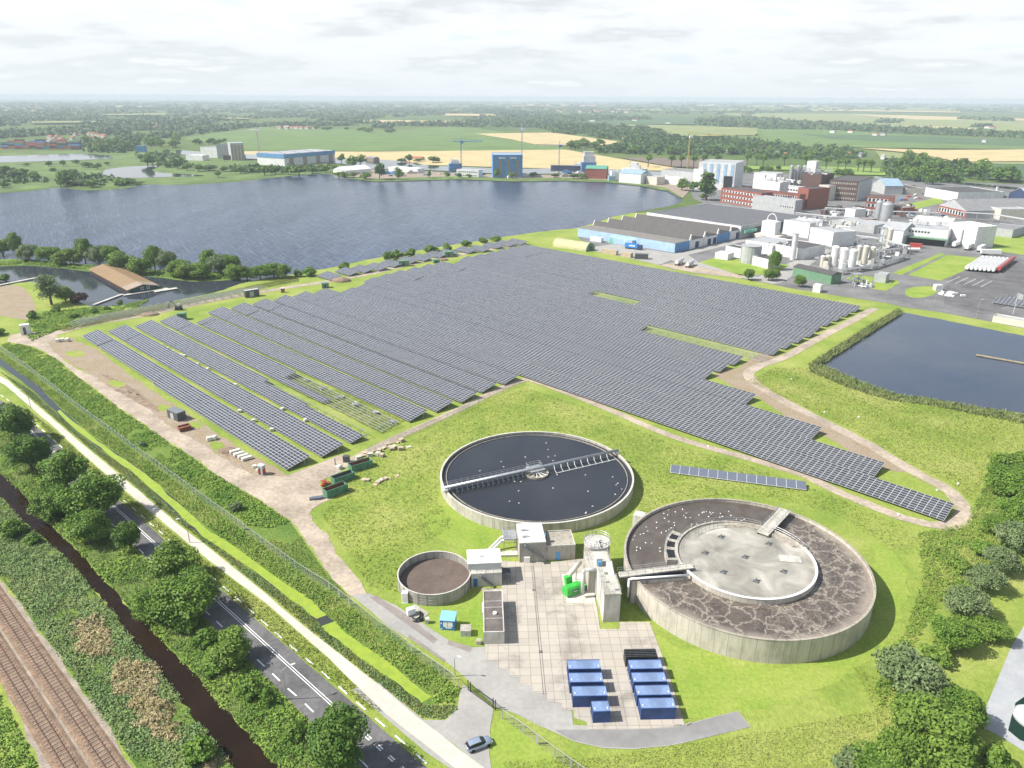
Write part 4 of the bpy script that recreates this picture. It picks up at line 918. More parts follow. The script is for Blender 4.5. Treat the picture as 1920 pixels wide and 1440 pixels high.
spots = [((680, 248), (890, 245), 'rearmost blue container of the left stack row'), ((690, 330), (910, 325), 'middle blue container in the left row'), ((710, 416), (932, 410), 'front long blue container in the left row, ribbed side showing behind the short one'),
         ((1065, 247), (1280, 240), 'blue container next to the black open one'), ((1085, 328), (1305, 320), 'second blue container of the right row counted from the black one'), ((1108, 410), (1335, 403), 'third blue container of the right row, behind the frontmost'), ((1133, 492), (1362, 488), 'frontmost blue container of the right row at the grass edge')]
for i, (a, b_, lab) in enumerate(spots):
    f = FR(cz(*a), cz(*b_), z=2.59); an = R(1.6)
    if i == 0: c20.location = f.a; c20.rotation_euler = (0, 0, an); c20['label'] = lab
    else: copy_tree(c20, f.a, an, label=lab)
s10 = container('shipping_container', 'short blue container standing in front of the long ones', 2.99, 'container_blue', 'container_top', 'blue containers in the yard'); s10['_x'] = 1
f = FR(cz(835, 512), cz(948, 507), z=2.59); s10.location = f.a; s10.rotation_euler = (0, 0, R(3))
f = FR(cz(1040, 235), cz(1252, 228)); bq = FR(cz(1038, 178), cz(1258, 172), z=2.2)
t = thing('open_rack_container', 'black open topped container with cross bars at the back of the right row', 'container', (0, 0, 0))
mb = MB()
for y in (.06, 2.38): mb.bx(.06, 6, y - .04, y + .04, .1, 2.2)
for x in (.06, 6.0): mb.bx(x - .04, x + .04, .101, 2.339, .1, 2.2)
mb.bx(.1, 5.96, .101, 2.339, .1, .2); mb.build('walls', 'black_steel', t)
mb = MB()
for i in range(5): mb.bx(.02, 6.04, .25 + i * .45, .38 + i * .45, 2.21, 2.34)
mb.build('cross_bars', 'dark_grey', t); t.location = bq.a; t.rotation_euler = (0, 0, R(1.6))
q = G(*cz(1425, 590)); tag(MB().box((q.x, q.y, .12), (1.0, .25, .22), R(30)).box((q.x - 2, q.y - .2, .1), (1.2, .22, .18), R(5)).build('loose_beams', 'stained_concrete'), 'short loose timber beams lying at the container corner', 'beam')

# --- car at the gate
mat('car_paint', (.33, .40, .50), .28, .05, .8, metal=.35); mat('car_glass', (.012, .015, .02), .06, .05, 1); mat('tyre', (.02, .02, .02), .9, .1, 1)
def loft(secs):
    mb = MB(); n = len(secs[0]); vs = [p for s_ in secs for p in s_]
    fs = [(i * n + j, (i + 1) * n + j, (i + 1) * n + (j + 1) % n, i * n + (j + 1) % n) for i in range(len(secs) - 1) for j in range(n)]
    fs += [tuple(range(n)), tuple(range((len(secs) - 1) * n, len(secs) * n))[::-1]]
    return mb.add(vs, fs)
def car(label, loc, rz, paint='car_paint'):
    t = thing('parked_car', label, 'car', (0, 0, 0))
    def sec(x, w, zb, zt): return [(x, -w * .92, zb), (x, -w, zb + .18), (x, -w, zt - .12), (x, -w * .9, zt), (x, w * .9, zt), (x, w, zt - .12), (x, w, zb + .18), (x, w * .92, zb)]
    loft([sec(-2.25, .74, .38, .78), sec(-2.15, .82, .28, .90), sec(-1.4, .88, .24, .94), sec(0, .89, .24, .94), sec(1.0, .88, .24, .93), sec(1.9, .82, .26, .80), sec(2.2, .70, .36, .66)]).build('body', paint, t, smooth=True)
    def cs(x, w, zt): return [(x, -w, .92), (x, -w * .84, zt - .08), (x, -w * .7, zt), (x, w * .7, zt), (x, w * .84, zt - .08), (x, w, .92)]
    loft([cs(-2.16, .76, 1.0), cs(-1.85, .80, 1.36), cs(-1.2, .82, 1.46), cs(-.1, .82, 1.47), cs(.35, .8, 1.38), cs(1.05, .78, .96)]).build('windows', 'car_glass', t)
    loft([[(x, -.62, z), (x, -.6, z + .05), (x, .6, z + .05), (x, .62, z)] for x, z in ((-1.86, 1.355), (-1.2, 1.445), (-.1, 1.455), (.22, 1.40))]).build('roof', paint, t)
    mb = MB()
    for s_ in (-.60, .60): mb.tube((-1.7, s_, 1.5), (.0, s_, 1.54), .025, 5)
    mb.build('roof_rail', 'steel', t)
    for x in (-1.35, 1.4):
        for s_ in (-.8, .8):
            MB().tube((x, s_ - .11, .32), (x, s_ + .11, .32), .32, 18).build('wheel', 'tyre', t)
    for s_ in (-.55, .55): MB().box((2.08, s_, .62), (.2, .32, .14)).build('headlight', 'white_paint', t); MB().box((-2.24, s_ * 1.15, .82), (.08, .2, .22)).build('tail_light', 'red_paint', t)
    for s_ in (-.95, .95): MB().box((.75, s_, .98), (.14, .2, .14)).build('mirror', paint, t)
    t.location = loc; t.rotation_euler = (0, 0, rz); return t
q0, q1 = G(879, 1400, .75), G(917, 1386, .75); q = (q0 + q1) / 2; car('silver blue estate car parked on the entrance road outside the gate', (q.x, q.y, .075), math.atan2(q1.y - q0.y, q1.x - q0.x))

# --- fence along the ditch, gate, lamps
m, nt, bs, L = base_mat('mesh_wire')
bs.inputs['Base Color'].default_value = (.34, .36, .37, 1); bs.inputs['Roughness'].default_value = .5; bs.inputs['Metallic'].default_value = .3
v = nd(nt, 'ShaderNodeTexCoord').outputs['Object']; sp = nd(nt, 'ShaderNodeSeparateXYZ'); L(v, sp.inputs[0])
tr = nd(nt, 'ShaderNodeBsdfTransparent'); ms = nd(nt, 'ShaderNodeMixShader')
wires = None
for e in (math_(nt, 'ADD', sp.outputs[0], sp.outputs[1]), sp.outputs[2]):
    fr = math_(nt, 'FRACT', math_(nt, 'MULTIPLY', e, 7.0)); g = math_(nt, 'LESS_THAN', fr, .13); wires = g if wires is None else math_(nt, 'MAXIMUM', wires, g)
L(wires, ms.inputs[0]); L(tr.outputs[0], ms.inputs[1]); L(bs.outputs[0], ms.inputs[2]); L(ms.outputs[0], nt.nodes['Material Output'].inputs['Surface'])
def fence(label, pts, h=2.0, step=3.0, mesh='mesh_wire', post='galvanised', r=.05, close=False):
    c = [Vector((p[0], p[1], 0)) for p in pts]; t = thing('fence', label, 'fence', c[0])
    mbm, mbp = MB(), MB(); posts = []
    for a, b_ in zip(c[:-1], c[1:]):
        n = max(1, int(round((b_ - a).length / step)))
        mbm.add([a, b_, b_ + Vector((0, 0, h)), a + Vector((0, 0, h))], [(0, 1, 2, 3)]); mbp.tube(a + Vector((0, 0, h)), b_ + Vector((0, 0, h)), r * .9, 5)
        posts += [a + (b_ - a) * i / n for i in range(n)]
    posts.append(c[-1]); mbm.build('wire_mesh', mesh, t); mbp.build('top_rail', post, t)
    if len(posts) <= 100:
        for p in posts: MB().tube(p, p + Vector((0, 0, h + .05)), r, 6).build('post', post, t)
    else:
        mb = MB()
        for p in posts: mb.tube(p, p + Vector((0, 0, h + .05)), r, 5)
        mb.build('posts', post, t)['kind'] = 'stuff'
    return t
z4 = lambda x, y: (400 + x / 3.273, 1000 + y / 3.273)
fl = [(-40, 628), (0, 655), (54, 694), (100, 729), (150, 769), (200, 805), (250, 843), (295, 875), (362, 925), (455, 992), (470, 1005), (519, 1041), (562, 1072), (614, 1104), (660, 1139), (705, 1175), (745, 1203), (797, 1243), (842, 1275), (860, 1290)]
fp = W(fl)
fence('long wire mesh fence between the ditch and the dirt track', [(p.x, p.y) for p in fp[:11]])
fence('wire mesh fence running down the ditch to the sliding gate', [(p.x, p.y) for p in fp[10:]], 2.1, 2.8)
z8 = lambda x, y: (860 + x / 3.31, 1180 + y / 3.31)
fence('silver mesh fence running from the gate to the bottom of the view', [(p.x, p.y) for p in W([(942, 1348), (985, 1378), (1040, 1420), (1090, 1455), (1150, 1500)])], 2.1, 2.9)
def gate(label, A, B):
    a, b_ = G(*A), G(*B); t = thing('sliding_gate', label, 'gate', a); d = b_ - a
    for p in (a, b_):
        for e in (-.3, .3): q = p + d.normalized() * e; MB().box((q.x, q.y, 1.15), (.16, .16, 2.3)).build('gate_post', 'black_steel', t)
    n = int(d.length / .14); mb = MB()
    for i in range(n + 1): q = a + d * i / n; mb.tube(q + Vector((0, 0, .15)), q + Vector((0, 0, 1.8)), .017, 4)
    mb.build('bars', 'black_steel', t)
    mb = MB()
    for z in (.15, 1.8): mb.tube(a + Vector((0, 0, z)), b_ + Vector((0, 0, z)), .06, 6)
    mb.build('gate_frame', 'black_steel', t)
gate('black sliding gate across the entrance road', (880, 1296), (927, 1330))
def lamp(label, base, h, arm, name='street_lamp', group=None):
    b_ = G(*base); t = thing(name, label, 'lamp', b_, group)
    MB().tube(b_, b_ + Vector((0, 0, h)), .11, 8, .06).build('pole', 'galvanised', t)
    a = Vector(arm); p = b_ + Vector((0, 0, h)); MB().path([p, p + a * .4 + Vector((0, 0, .4)), p + a + Vector((0, 0, .55))], .05, 6).build('arm', 'galvanised', t)
    q = p + a + Vector((0, 0, .5)); MB().box(q, (.75, .28, .14), math.atan2(a.y, a.x)).build('lamp_head', 'white_paint', t)
lamp('curved street lamp leaning over the main road beside the big tree', (537.5, 1311.6), 6.6, (1.6, .9, 0))
lamp('street lamp standing on the verge of the cycle path', (356, 1018), 6.6, (-1.5, -.8, 0))
lamp('slim lamp post on the pavement edge by the far trees', (58, 765), 6.6, (-1.5, -.8, 0))
lamp('lamp post behind the gate over the yard entrance', (853, 1268), 4.2, (.9, -.2, 0), 'yard_lamp')
# spare row of panels in the grass
a = G(1256, 888); b_ = G(1512, 921); f = FR(a, b_)
t = thing('panel_row', 'single row of large panels lying tilted in the grass by the aeration tank', 'solar table', f.a)
n = 14; mb = MB(); sl = []
m, nt, bs, L = base_mat('panel_single')
sp = nd(nt, 'ShaderNodeSeparateXYZ'); tcn = nd(nt, 'ShaderNodeTexCoord'); L(tcn.outputs['Object'], sp.inputs[0])
for i in range(n):
    w_ = f.w / n; mb = MB(); f.pr(mb, [(0, .5), (3.3, 1.3), (3.3, 1.24), (0, .44)], i * w_ + .06, (i + 1) * w_ - .06); mb.build('solar_panel', 'panel_single', t)
bs.inputs['Base Color'].default_value = (.13, .15, .19, 1); bs.inputs['Roughness'].default_value = .15; bs.inputs['IOR'].default_value = 1.5
mb = MB(); f.pr(mb, [(-.06, .42), (3.36, 1.25), (3.36, 1.20), (-.06, .37)], 0, f.w)
for i in range(8): mb.tube(f.p(.4 + i * (f.w - .8) / 7, .4, 0), f.p(.4 + i * (f.w - .8) / 7, .4, .5), .06, 5).tube(f.p(.4 + i * (f.w - .8) / 7, 2.9, 0), f.p(.4 + i * (f.w - .8) / 7, 2.9, 1.1), .06, 5)
mb.build('rack', 'white_paint', t)
# gulls on the water
mat('feather', (.85, .85, .84), .8, .04, 3)
g0 = MB().sphere((0, 0, .12), .24, 8, 5, (1.4, .7, .6)).sphere((.32, 0, .28), .1, 6, 4).add([(-.3, -.08, .14), (-.3, .08, .14), (-.62, 0, .2)], [(0, 1, 2)]).build('gull', 'feather')
tag(g0, 'white gull floating on the dark clarifier water', 'gull', 'gulls on the clarifier')
z6 = lambda x, y: (800 + x / 4.364, 790 + y / 4.364); z7 = lambda x, y: (1080 + x / 3.31, 900 + y / 3.31); zz7 = lambda x, y: (1250 + x / 7.2, 930 + y / 7.2)
G1 = [z6(*p) for p in ((978, 180), (992, 235), (1050, 285), (995, 295), (1035, 325), (808, 295), (610, 332), (630, 375), (435, 408), (720, 495), (770, 497), (752, 572), (1035, 549), (1068, 440), (1298, 442), (1523, 458), (1550, 524), (1563, 510), (1596, 558), (1543, 600), (1320, 575), (1357, 698), (1300, 755), (1306, 748), (677, 658), (755, 672))]
G2 = [zz7(*p) for p in ((215, 185), (118, 220), (15, 263), (265, 238), (228, 273), (257, 297), (317, 298), (28, 350), (100, 367), (108, 402), (30, 460), (36, 549), (22, 632), (35, 690), (66, 810), (482, 230), (505, 222), (537, 218), (585, 228), (602, 250), (623, 232), (567, 283), (725, 243), (720, 294), (750, 283), (835, 216), (868, 268), (437, 262), (940, 322), (1007, 336), (1046, 324), (797, 336), (614, 350), (519, 360), (410, 385), (343, 388), (332, 412))]
G2 += [z7(*p) for p in ((436, 295), (445, 320), (420, 335), (500, 265), (550, 240), (545, 210), (575, 190), (400, 340), (365, 350), (355, 375), (378, 420), (376, 440), (400, 427), (432, 392), (470, 395), (520, 425), (522, 445), (585, 350), (570, 390), (590, 300), (560, 320), (500, 300), (530, 330))]
for k, (pts, z, lab, grp) in enumerate(((G1, 2.42, 'white gull floating on the dark clarifier water', 'gulls on the clarifier'), (G2, 4.75, 'white gull floating on the brown sludge of the ring tank', 'gulls on the aeration tank'))):
    for j, p in enumerate(pts):
        q = G(*p, z); o = g0 if k == 0 and j == 0 else copy_tree(g0)
        o.location = q; o.rotation_euler = (0, 0, random.uniform(0, 6.28)); o.scale = (.55, .7, .8); o['label'] = lab; o['group'] = grp
# ------------------------------------------------------------------ trees and rough growth
leaf_mat('leaf_dark', (.100, .205, .034), (.175, .290, .054), .3, .45, up=.55)
leaf_mat('leaf_mid', (.135, .250, .036), (.215, .335, .058), .3, .42, up=.5)
leaf_mat('leaf_light', (.165, .270, .042), (.235, .340, .066), .3, .42, up=.5)
leaf_mat('leaf_willow', (.150, .220, .085), (.245, .310, .145), .35, .36, up=.5)
leaf_mat('leaf_purple', (.055, .030, .028), (.10, .05, .042), .4, up=.3)
leaf_mat('leaf_blue', (.060, .115, .045), (.115, .175, .065), .012, .2, .35, up=.45)
leaf_mat('herbs', (.150, .280, .040), (.270, .390, .070), .10, .2, up=.75)
leaf_mat('herbs_blue', (.165, .265, .095), (.265, .355, .135), .12, .2, up=.8)
leaf_mat('grass_tuft', (.290, .360, .066), (.460, .470, .160), .05, .3, .22, up=.92)
leaf_mat('reed_green', (.240, .320, .110), (.360, .400, .160), .12, .3, .25, up=.9)
leaf_mat('reed_dry', (.40, .33, .17), (.52, .43, .26), .3, .3, up=.7)
mat('bark', (.10, .075, .055), .95, .3, 2)
TK = {}
def crown_mesh(seed, Rc, zc, rz, nl, per, leaf, top=0.0, inner=.5, kind='round'):
    r_ = np.random.default_rng(seed); Cs, Ns, Ss = [], [], []
    for i in range(nl):
        d = r_.normal(size=3); d /= np.linalg.norm(d)
        if d[2] < -.8: d[2] *= -.6
        f = r_.uniform(.40, .74); lr = Rc * r_.uniform(.30, .46)
        if kind == 'poplar': lr = Rc * r_.uniform(.5, .75); f = r_.uniform(.4, .85)
        c = np.array((d[0] * Rc * f, d[1] * Rc * f, zc + d[2] * rz * f))
        if kind == 'poplar': k = 1 - .5 * max(0, (c[2] - zc) / rz) ** 1.5; c[:2] *= k; lr *= k
        e = r_.normal(size=(per, 3)); e[:, 2] += .35; e /= np.linalg.norm(e, axis=1, keepdims=True)
        rr = r_.uniform(.72, 1.05, (per, 1)) * lr
        p = c + e * rr * np.array((1, 1, .85)); Cs.append(p)
        Ns.append(e + r_.normal(size=e.shape) * .5); Ss.append(r_.uniform(.6, 1.3, per) * leaf)
    n = int(nl * per * .18); e = r_.normal(size=(n, 3)); e /= np.linalg.norm(e, axis=1, keepdims=True)
    Cs.append(np.array((0, 0, zc)) + e * r_.uniform(.2, inner, (n, 1)) * np.array((Rc, Rc, rz))); Ns.append(r_.normal(size=(n, 3))); Ss.append(np.full(n, leaf * 1.9))  # oversized inner leaves added to stop light leaking through the crown
    return np.concatenate(Cs), np.concatenate(Ns), np.concatenate(Ss)
def tree_proto(key, name, leafm, H, Rc, nl, per, leaf, seed, kind='round', zc=.52, rz=.47, part='crown'):
    t = thing(name, '', 'tree' if 'bush' not in name and 'shrub' not in name else 'shrub', (0, 0, 0))
    C, N, Sz = crown_mesh(seed, Rc, H * zc, H * rz, nl, per, leaf, kind=kind)
    o = finish(quads_mesh('crown', C, N, Sz, .7), part if part else 'crown', leafm, t)
    mb = MB(); r0 = .035 * H; mb.tube((0, 0, -.1), (0, 0, H * zc), r0, 7, r0 * .5)
    rr = random.Random(seed)
    for i in range(5):
        a = i * 1.26 + rr.random(); z = H * (zc - .28 + .06 * i); mb.tube((0, 0, z), (Rc * .55 * math.cos(a), Rc * .55 * math.sin(a), z + H * .2), r0 * .4, 5, r0 * .12)
    mb.build('trunk', 'bark', t); TK[key] = [t, H, Rc, False]; CH[t.name] = list(t.children)
    return t
def plant(key, loc, H, Rc, label, group=None, rz=None):
    p = TK[key]; o = p[0]
    if p[3]: o = copy_tree(o)
    p[3] = True
    o.location = (loc[0], loc[1], 0); o.rotation_euler = (0, 0, random.uniform(0, 6.28) if rz is None else rz); o.scale = (Rc / p[2] * random.uniform(.86, 1.16), Rc / p[2] * random.uniform(.86, 1.16), H / p[1])
    o['label'] = label
    if group: o['group'] = group
    elif 'group' in o: del o['group']
    return o
def at_crown(key, px, py, H, Rc, label, group=None):
    q = G(px, py, H * .52); return plant(key, q, H, Rc, label, group)
for i, (lm) in enumerate(('leaf_dark', 'leaf_mid', 'leaf_mid')):
    tree_proto('broad%d' % i, 'broadleaf_tree', lm, 10, 5, 34, 340, .25, 11 + i)
tree_proto('light', 'broadleaf_tree', 'leaf_light', 8, 4, 28, 280, .24, 21)
tree_proto('willow', 'willow_tree', 'leaf_willow', 8, 5, 28, 240, .26, 31, zc=.52, rz=.48)
tree_proto('shrub', 'leafy_shrub', 'leaf_mid', 3, 2.2, 14, 110, .26, 41, zc=.46, rz=.5)
tree_proto('shrub_light', 'leafy_shrub', 'leaf_light', 3, 2.2, 14, 110, .26, 42, zc=.46, rz=.5)
tree_proto('shrub_willow', 'willow_shrub', 'leaf_willow', 3, 2.4, 14, 110, .24, 43, zc=.46, rz=.5)
tree_proto('purple', 'copper_shrub', 'leaf_purple', 4, 2.8, 14, 110, .3, 44, zc=.5, rz=.45)
tree_proto('airy', 'birch_tree', 'leaf_willow', 12, 4.5, 30, 90, .26, 51)
# roadside row between the canal and the main road
RG = 'roadside trees between the canal and the road'
for k, px, py, H, Rc, lab in (
    ('broad0', 22, 792, 11, 6.0, 'dark green tree at the left edge, farthest up the road'),
    ('broad0', 52, 850, 10, 5.2, 'dark tree at the left edge touching the brown canal bank'),
    ('broad1', 120, 885, 10.5, 6.0, 'big leafy tree at the upper end of the roadside clump'),
    ('broad1', 172, 930, 11, 6.6, 'widest tree in the roadside clump, overhanging the cycle path side'),
    ('broad2', 95, 940, 8, 4.8, 'lower tree of the clump leaning over the canal bank'),
    ('broad2', 165, 985, 8, 4.6, 'bushy tree at the canal side of the big clump'),
    ('broad0', 240, 1005, 7.2, 3.3, 'small round tree standing alone by the double road line'),
    ('light', 322, 1055, 8.5, 5.0, 'light green spreading tree over the road after the small round one'),
    ('broad2', 350, 1115, 9.5, 5.8, 'tall tree whose crown hides half the road'),
    ('broad1', 290, 1130, 7, 4.2, 'leafy tree at the canal side below the spreading one'),
    ('light', 432, 1212, 6.0, 3.3, 'small light green tree at the road edge by its dappled shade'),
    ('broad0', 637, 1384, 10, 4.9, 'single big dark tree at the bottom of the road by the zebra dashes')):
    at_crown(k, px, py, H * 1.1, Rc * 1.12, lab, RG)
for px, py, H, Rc, lab in ((385, 1195, 3.2, 2.6, 'shrub below the tall roadside tree'), (470, 1290, 3.4, 2.6, 'shrub beside the curved street lamp'), (500, 1305, 2.6, 2.0, 'low shrub right at the foot of the curved street lamp'), (550, 1370, 2.6, 2.2, 'shrub on the bank left of the big dark tree'), (400, 1250, 2.6, 2.2, 'shrub on the canal bank below the small light tree'), (350, 1170, 3, 2.4, 'shrub in shade on the canal side of the tall tree')):
    at_crown('shrub', px, py, H, Rc, lab, 'shrubs along the canal and road')
for px, py, H, Rc, lab in ((20, 990, 4, 3.2, 'dark shrub on the railway side of the canal at the left edge'), (375, 1405, 3.6, 2.8, 'round shrub among the reeds near the bottom edge'), (60, 1010, 2.4, 2.2, 'low shrub on the railway bank by the reeds')):
    at_crown('shrub', px, py, H, Rc, lab, 'shrubs along the canal and road')
# right hand growth
BG = 'trees and shrubs on the right hand bank'
for k, px, py, H, Rc, lab in (
    ('willow', 1712, 1270, 8.5, 6.8, 'widest grey green willow on the right bank'),
    ('light', 1745, 1365, 9, 6.0, 'bright green tree in front of the wide willow'),
    ('light', 1690, 1410, 7, 5.0, 'bright green tree at the bottom edge right of the pale shrub'),
    ('broad1', 1800, 1330, 7, 4.0, 'green tree behind the bright one, near the grey apron'),
    ('willow', 1815, 1130, 6.5, 5.0, 'grey green willow shrub halfway down the right bank'),
    ('broad1', 1790, 1185, 6, 4.6, 'dark green shrub mass in front of the halfway willow'),
    ('willow', 1850, 1085, 5.5, 4.6, 'upper willow of the right bank above the halfway one'),
    ('shrub_light', 1762, 1225, 3, 2.8, 'low yellow green shrub between the dark mass and the wide willow'),
    ('broad2', 1900, 900, 9, 6.0, 'big tree at the right edge beyond the track loop'),
    ('broad1', 1915, 960, 9, 6.0, 'tree at the right edge just below the biggest one'),
    ('willow', 1905, 1005, 7, 5.0, 'pale tree at the right edge above the grassy gap'),
    ('shrub_willow', 1603, 1426, 3.2, 3.2, 'pale silvery shrub at the bottom edge'),
    ('light', 1860, 1180, 4, 3.4, 'light green shrub at the outer side of the dark mass'), ('broad1', 1730, 1320, 6, 4.5, 'green tree between the wide willow and the bright tree'), ('willow', 1880, 1050, 6, 4.5, 'pale willow closing the row below the right edge trees'), ('light', 1900, 870, 8, 5.5, 'light green tree at the right edge above the biggest one'), ('broad1', 1870, 985, 5, 4, 'shrub left of the trees at the right edge'), ('broad2', 1660, 1440, 6, 4.5, 'green tree cut by the bottom edge'), ('light', 1780, 1420, 6, 4.6, 'light tree at the bottom edge right of the bright one'),
    ('shrub', 1868, 1425, 4, 3.0, 'shrub at the corner of the grey apron'),
    ('shrub', 1850, 1030, 3.2, 3.0, 'low shrub in the ditch right of the aeration tank'),
    ('shrub_light', 1800, 1060, 2.6, 2.4, 'low light shrub above the halfway willow')):
    at_crown(k, px, py, H, Rc * 1.0, lab, BG)
for px, py, H, Rc, lab in ((440, 950, 2.4, 2.6, 'pale willow shrub on the bank between the fence and the track'), (265, 832, 1.6, 1.5, 'small dark shrub at the fence half way up the track')):
    at_crown('shrub_willow', px, py, H, Rc, lab, 'shrubs along the canal and road')
KEEP_OFF.append((DITCH, 1.45))
# --- growth that nobody could count
def PW_(px): return [(p.x, p.y) for p in W(px)]
S1 = PW_([(0, 645), (12, 640), (60, 652), (105, 674), (150, 712), (220, 765), (265, 795), (315, 830), (370, 866), (425, 906), (480, 936), (520, 964), (545, 980), (510, 990), (460, 985), (455, 975), (400, 940), (362, 918), (295, 870), (250, 838), (200, 800), (150, 764), (100, 724), (54, 690)])
stuff('bank_herbs', S1, 9000, 9, .5, .7, .17, 'herbs', label='dense green weeds between the wire fence and the dirt track')
S1b = PW_([(545, 1020), (565, 1005), (595, 1052), (612, 1080), (655, 1118), (660, 1135), (614, 1100), (562, 1066), (519, 1036), (500, 1010)])
blades('bank_grass', S1b, 1500, .25, .09, 'grass_tuft', 'short bright grass beside the bend of the dirt track')
S2 = PW_([(0, 660), (54, 697), (150, 772), (250, 846), (362, 928), (470, 1008), (562, 1075), (660, 1142), (745, 1206), (842, 1278), (862, 1292), (850, 1318), (812, 1318), (740, 1255), (620, 1165), (585, 1130), (513, 1082), (430, 1020), (325, 937), (262, 882), (165, 812), (60, 716), (0, 676)])
stuff('ditch_herbs', S2, 6000, 8, .42, .5, .15, 'herbs', label='leafy weeds between the wire fence and the green ditch')
blades('ditch_grass', S2, 7000, .5, .08, 'grass_tuft', 'long pale grass on the slope above the green ditch', .7)
S3 = PW_([(0, 697), (60, 735), (165, 828), (262, 897), (325, 953), (430, 1038), (513, 1098), (620, 1187), (740, 1282), (800, 1324), (850, 1322), (858, 1330), (834, 1348), (790, 1345), (721, 1290), (640, 1227), (553, 1157), (501, 1111), (400, 1030), (330, 976), (250, 908), (175, 846), (107, 788), (15, 709)])
stuff('verge_herbs', S3, 5000, 7, .34, .4, .13, 'herbs_blue', label='blue green weeds between the ditch and the cycle path')
blades('verge_grass', S3, 12000, .45, .06, 'grass_tuft', 'grass on the verge beside the cycle path')
S3b = PW_([(40, 757), (100, 806), (240, 929), (330, 1005), (400, 1062), (501, 1137), (614, 1235), (700, 1318), (720, 1337), (690, 1330), (599, 1262), (529, 1203), (436, 1122), (325, 1024), (230, 942), (110, 834)])
blades('median_grass', S3b, 9000, .3, .07, 'grass_tuft', 'strip of short grass between the road and the cycle path')
S4 = PW_([(0, 885), (50, 932), (148, 1034), (249, 1146), (350, 1247), (408, 1314), (480, 1391), (521, 1440), (560, 1490), (670, 1490), (630, 1420), (572, 1350), (534, 1312), (503, 1281), (462, 1240), (390, 1170), (300, 1079), (200, 978), (80, 866), (0, 796)])
stuff('canal_herbs', S4, 8000, 9, .6, .8, .18, 'herbs', label='thick green undergrowth between the canal and the road trees')
blades('canal_grass', S4, 9000, .9, .06, 'reed_green', 'tall grass on the canal bank below the roadside trees', .5)
S5 = PW_([(-60, 868), (0, 930), (37, 973), (128, 1051), (210, 1148), (272, 1230), (323, 1292), (440, 1440), (480, 1490), (300, 1490), (258, 1436), (212, 1371), (172, 1314), (122, 1243), (77, 1181), (32, 1118), (0, 1081), (-60, 1030)])
stuff('reed_bank_herbs', S5, 8000, 9, .6, .55, .17, 'herbs_blue', label='blue green growth on the bank between the canal and the railway')
blades('reed_bank', S5, 4500, .9, .08, 'reed_green', 'green reeds on the bank between the canal and the railway', .45)
for k, q in enumerate(([(140, 1170), (185, 1165), (212, 1200), (200, 1228), (165, 1222), (142, 1195)], [(215, 1245), (260, 1240), (310, 1300), (340, 1360), (320, 1385), (275, 1350), (235, 1300)], [(385, 1425), (420, 1425), (440, 1450), (390, 1455)])):
    stuff('dry_reeds', rag(smoothp(PW_(q), 4), 1.6, 1.5), (260, 560, 110)[k], 22, .8, 1.0, .10, 'reed_dry', 3.0, ['straw coloured dry reeds in the smaller patch by the canal', 'straw coloured dry reeds in the long patch by the canal', 'straw coloured dry reeds at the bottom edge by the canal'][k])
S6 = PW_([(-120, 1160), (0, 1310), (12, 1330), (35, 1370), (60, 1420), (80, 1450), (100, 1490), (-120, 1490)])
stuff('corner_herbs', S6, 2500, 8, .5, .6, .17, 'herbs', label='green weeds in the corner beyond the railway')
# meadow of the works
MEAD = PW_([(620, 945), (610, 930), (640, 905), (700, 855), (760, 830), (850, 785), (920, 750), (985, 727), (1080, 757), (1160, 790), (1260, 832), (1390, 868), (1560, 930), (1690, 985), (1720, 1010), (1700, 1040), (1640, 1010), (1560, 960), (1460, 938), (1380, 930), (1250, 945), (1190, 985), (1200, 930), (1180, 870), (1120, 825), (1030, 806), (940, 812), (870, 845), (825, 890), (822, 940), (850, 985), (790, 1025), (755, 1060), (745, 1110), (690, 1100), (640, 1020), (600, 960)])
blades('meadow_grass', MEAD, 20000, .32, .09, 'grass_tuft', 'uncut meadow grass around the two large tanks', .9)
stuff('meadow_weeds', MEAD, 1500, 6, .45, .3, .13, 'herbs', label='darker weed patches in the meadow round the tanks')
MR = PW_([(1720, 1000), (1810, 985), (1835, 930), (1860, 880), (1920, 840), (1990, 850), (1990, 1100), (1880, 1060), (1760, 1130), (1700, 1230), (1650, 1330), (1640, 1290), (1700, 1180), (1730, 1080)])
stuff('right_bank_herbs', MR, 4200, 8, .55, .7, .17, 'herbs', label='weeds filling the ditch on the right hand bank')
blades('right_bank_grass', MR, 12000, .6, .07, 'grass_tuft', 'long grass on the right hand bank', .7)
MP = PW_([(1400, 715), (1450, 690), (1535, 690), (1610, 722), (1680, 748), (1740, 757), (1840, 773), (1960, 795), (1960, 850), (1880, 850), (1820, 940), (1780, 905), (1700, 868), (1600, 805), (1500, 760)])
blades('pond_meadow', MP, 18000, .35, .11, 'grass_tuft', 'meadow grass between the looping track and the pond', .9)
RB = PW_([(1684, 582), (1692, 588), (1540, 685), (1522, 683), (1608, 628)]); RB2 = PW_([(1515, 683), (1540, 683), (1610, 715), (1680, 740), (1740, 748), (1840, 765), (1990, 790), (1990, 808), (1840, 780), (1740, 760), (1670, 752), (1590, 728), (1520, 698)])
blades('pond_reeds', RB, 6500, 1.5, .16, 'reed_green', 'tall reeds along the left bank of the square pond', .35)
blades('pond_reeds', RB2, 6000, .9, .13, 'reed_green', 'reeds along the near bank of the square pond', .5)
LW = PW_([(940, 1430), (1120, 1420), (1420, 1375), (1640, 1330), (1600, 1250), (1700, 1300), (1640, 1440), (1600, 1490), (1000, 1490)])
blades('lower_meadow', LW, 11000, .22, .07, 'grass_tuft', 'grass on the lawn at the bottom of the view', .9)
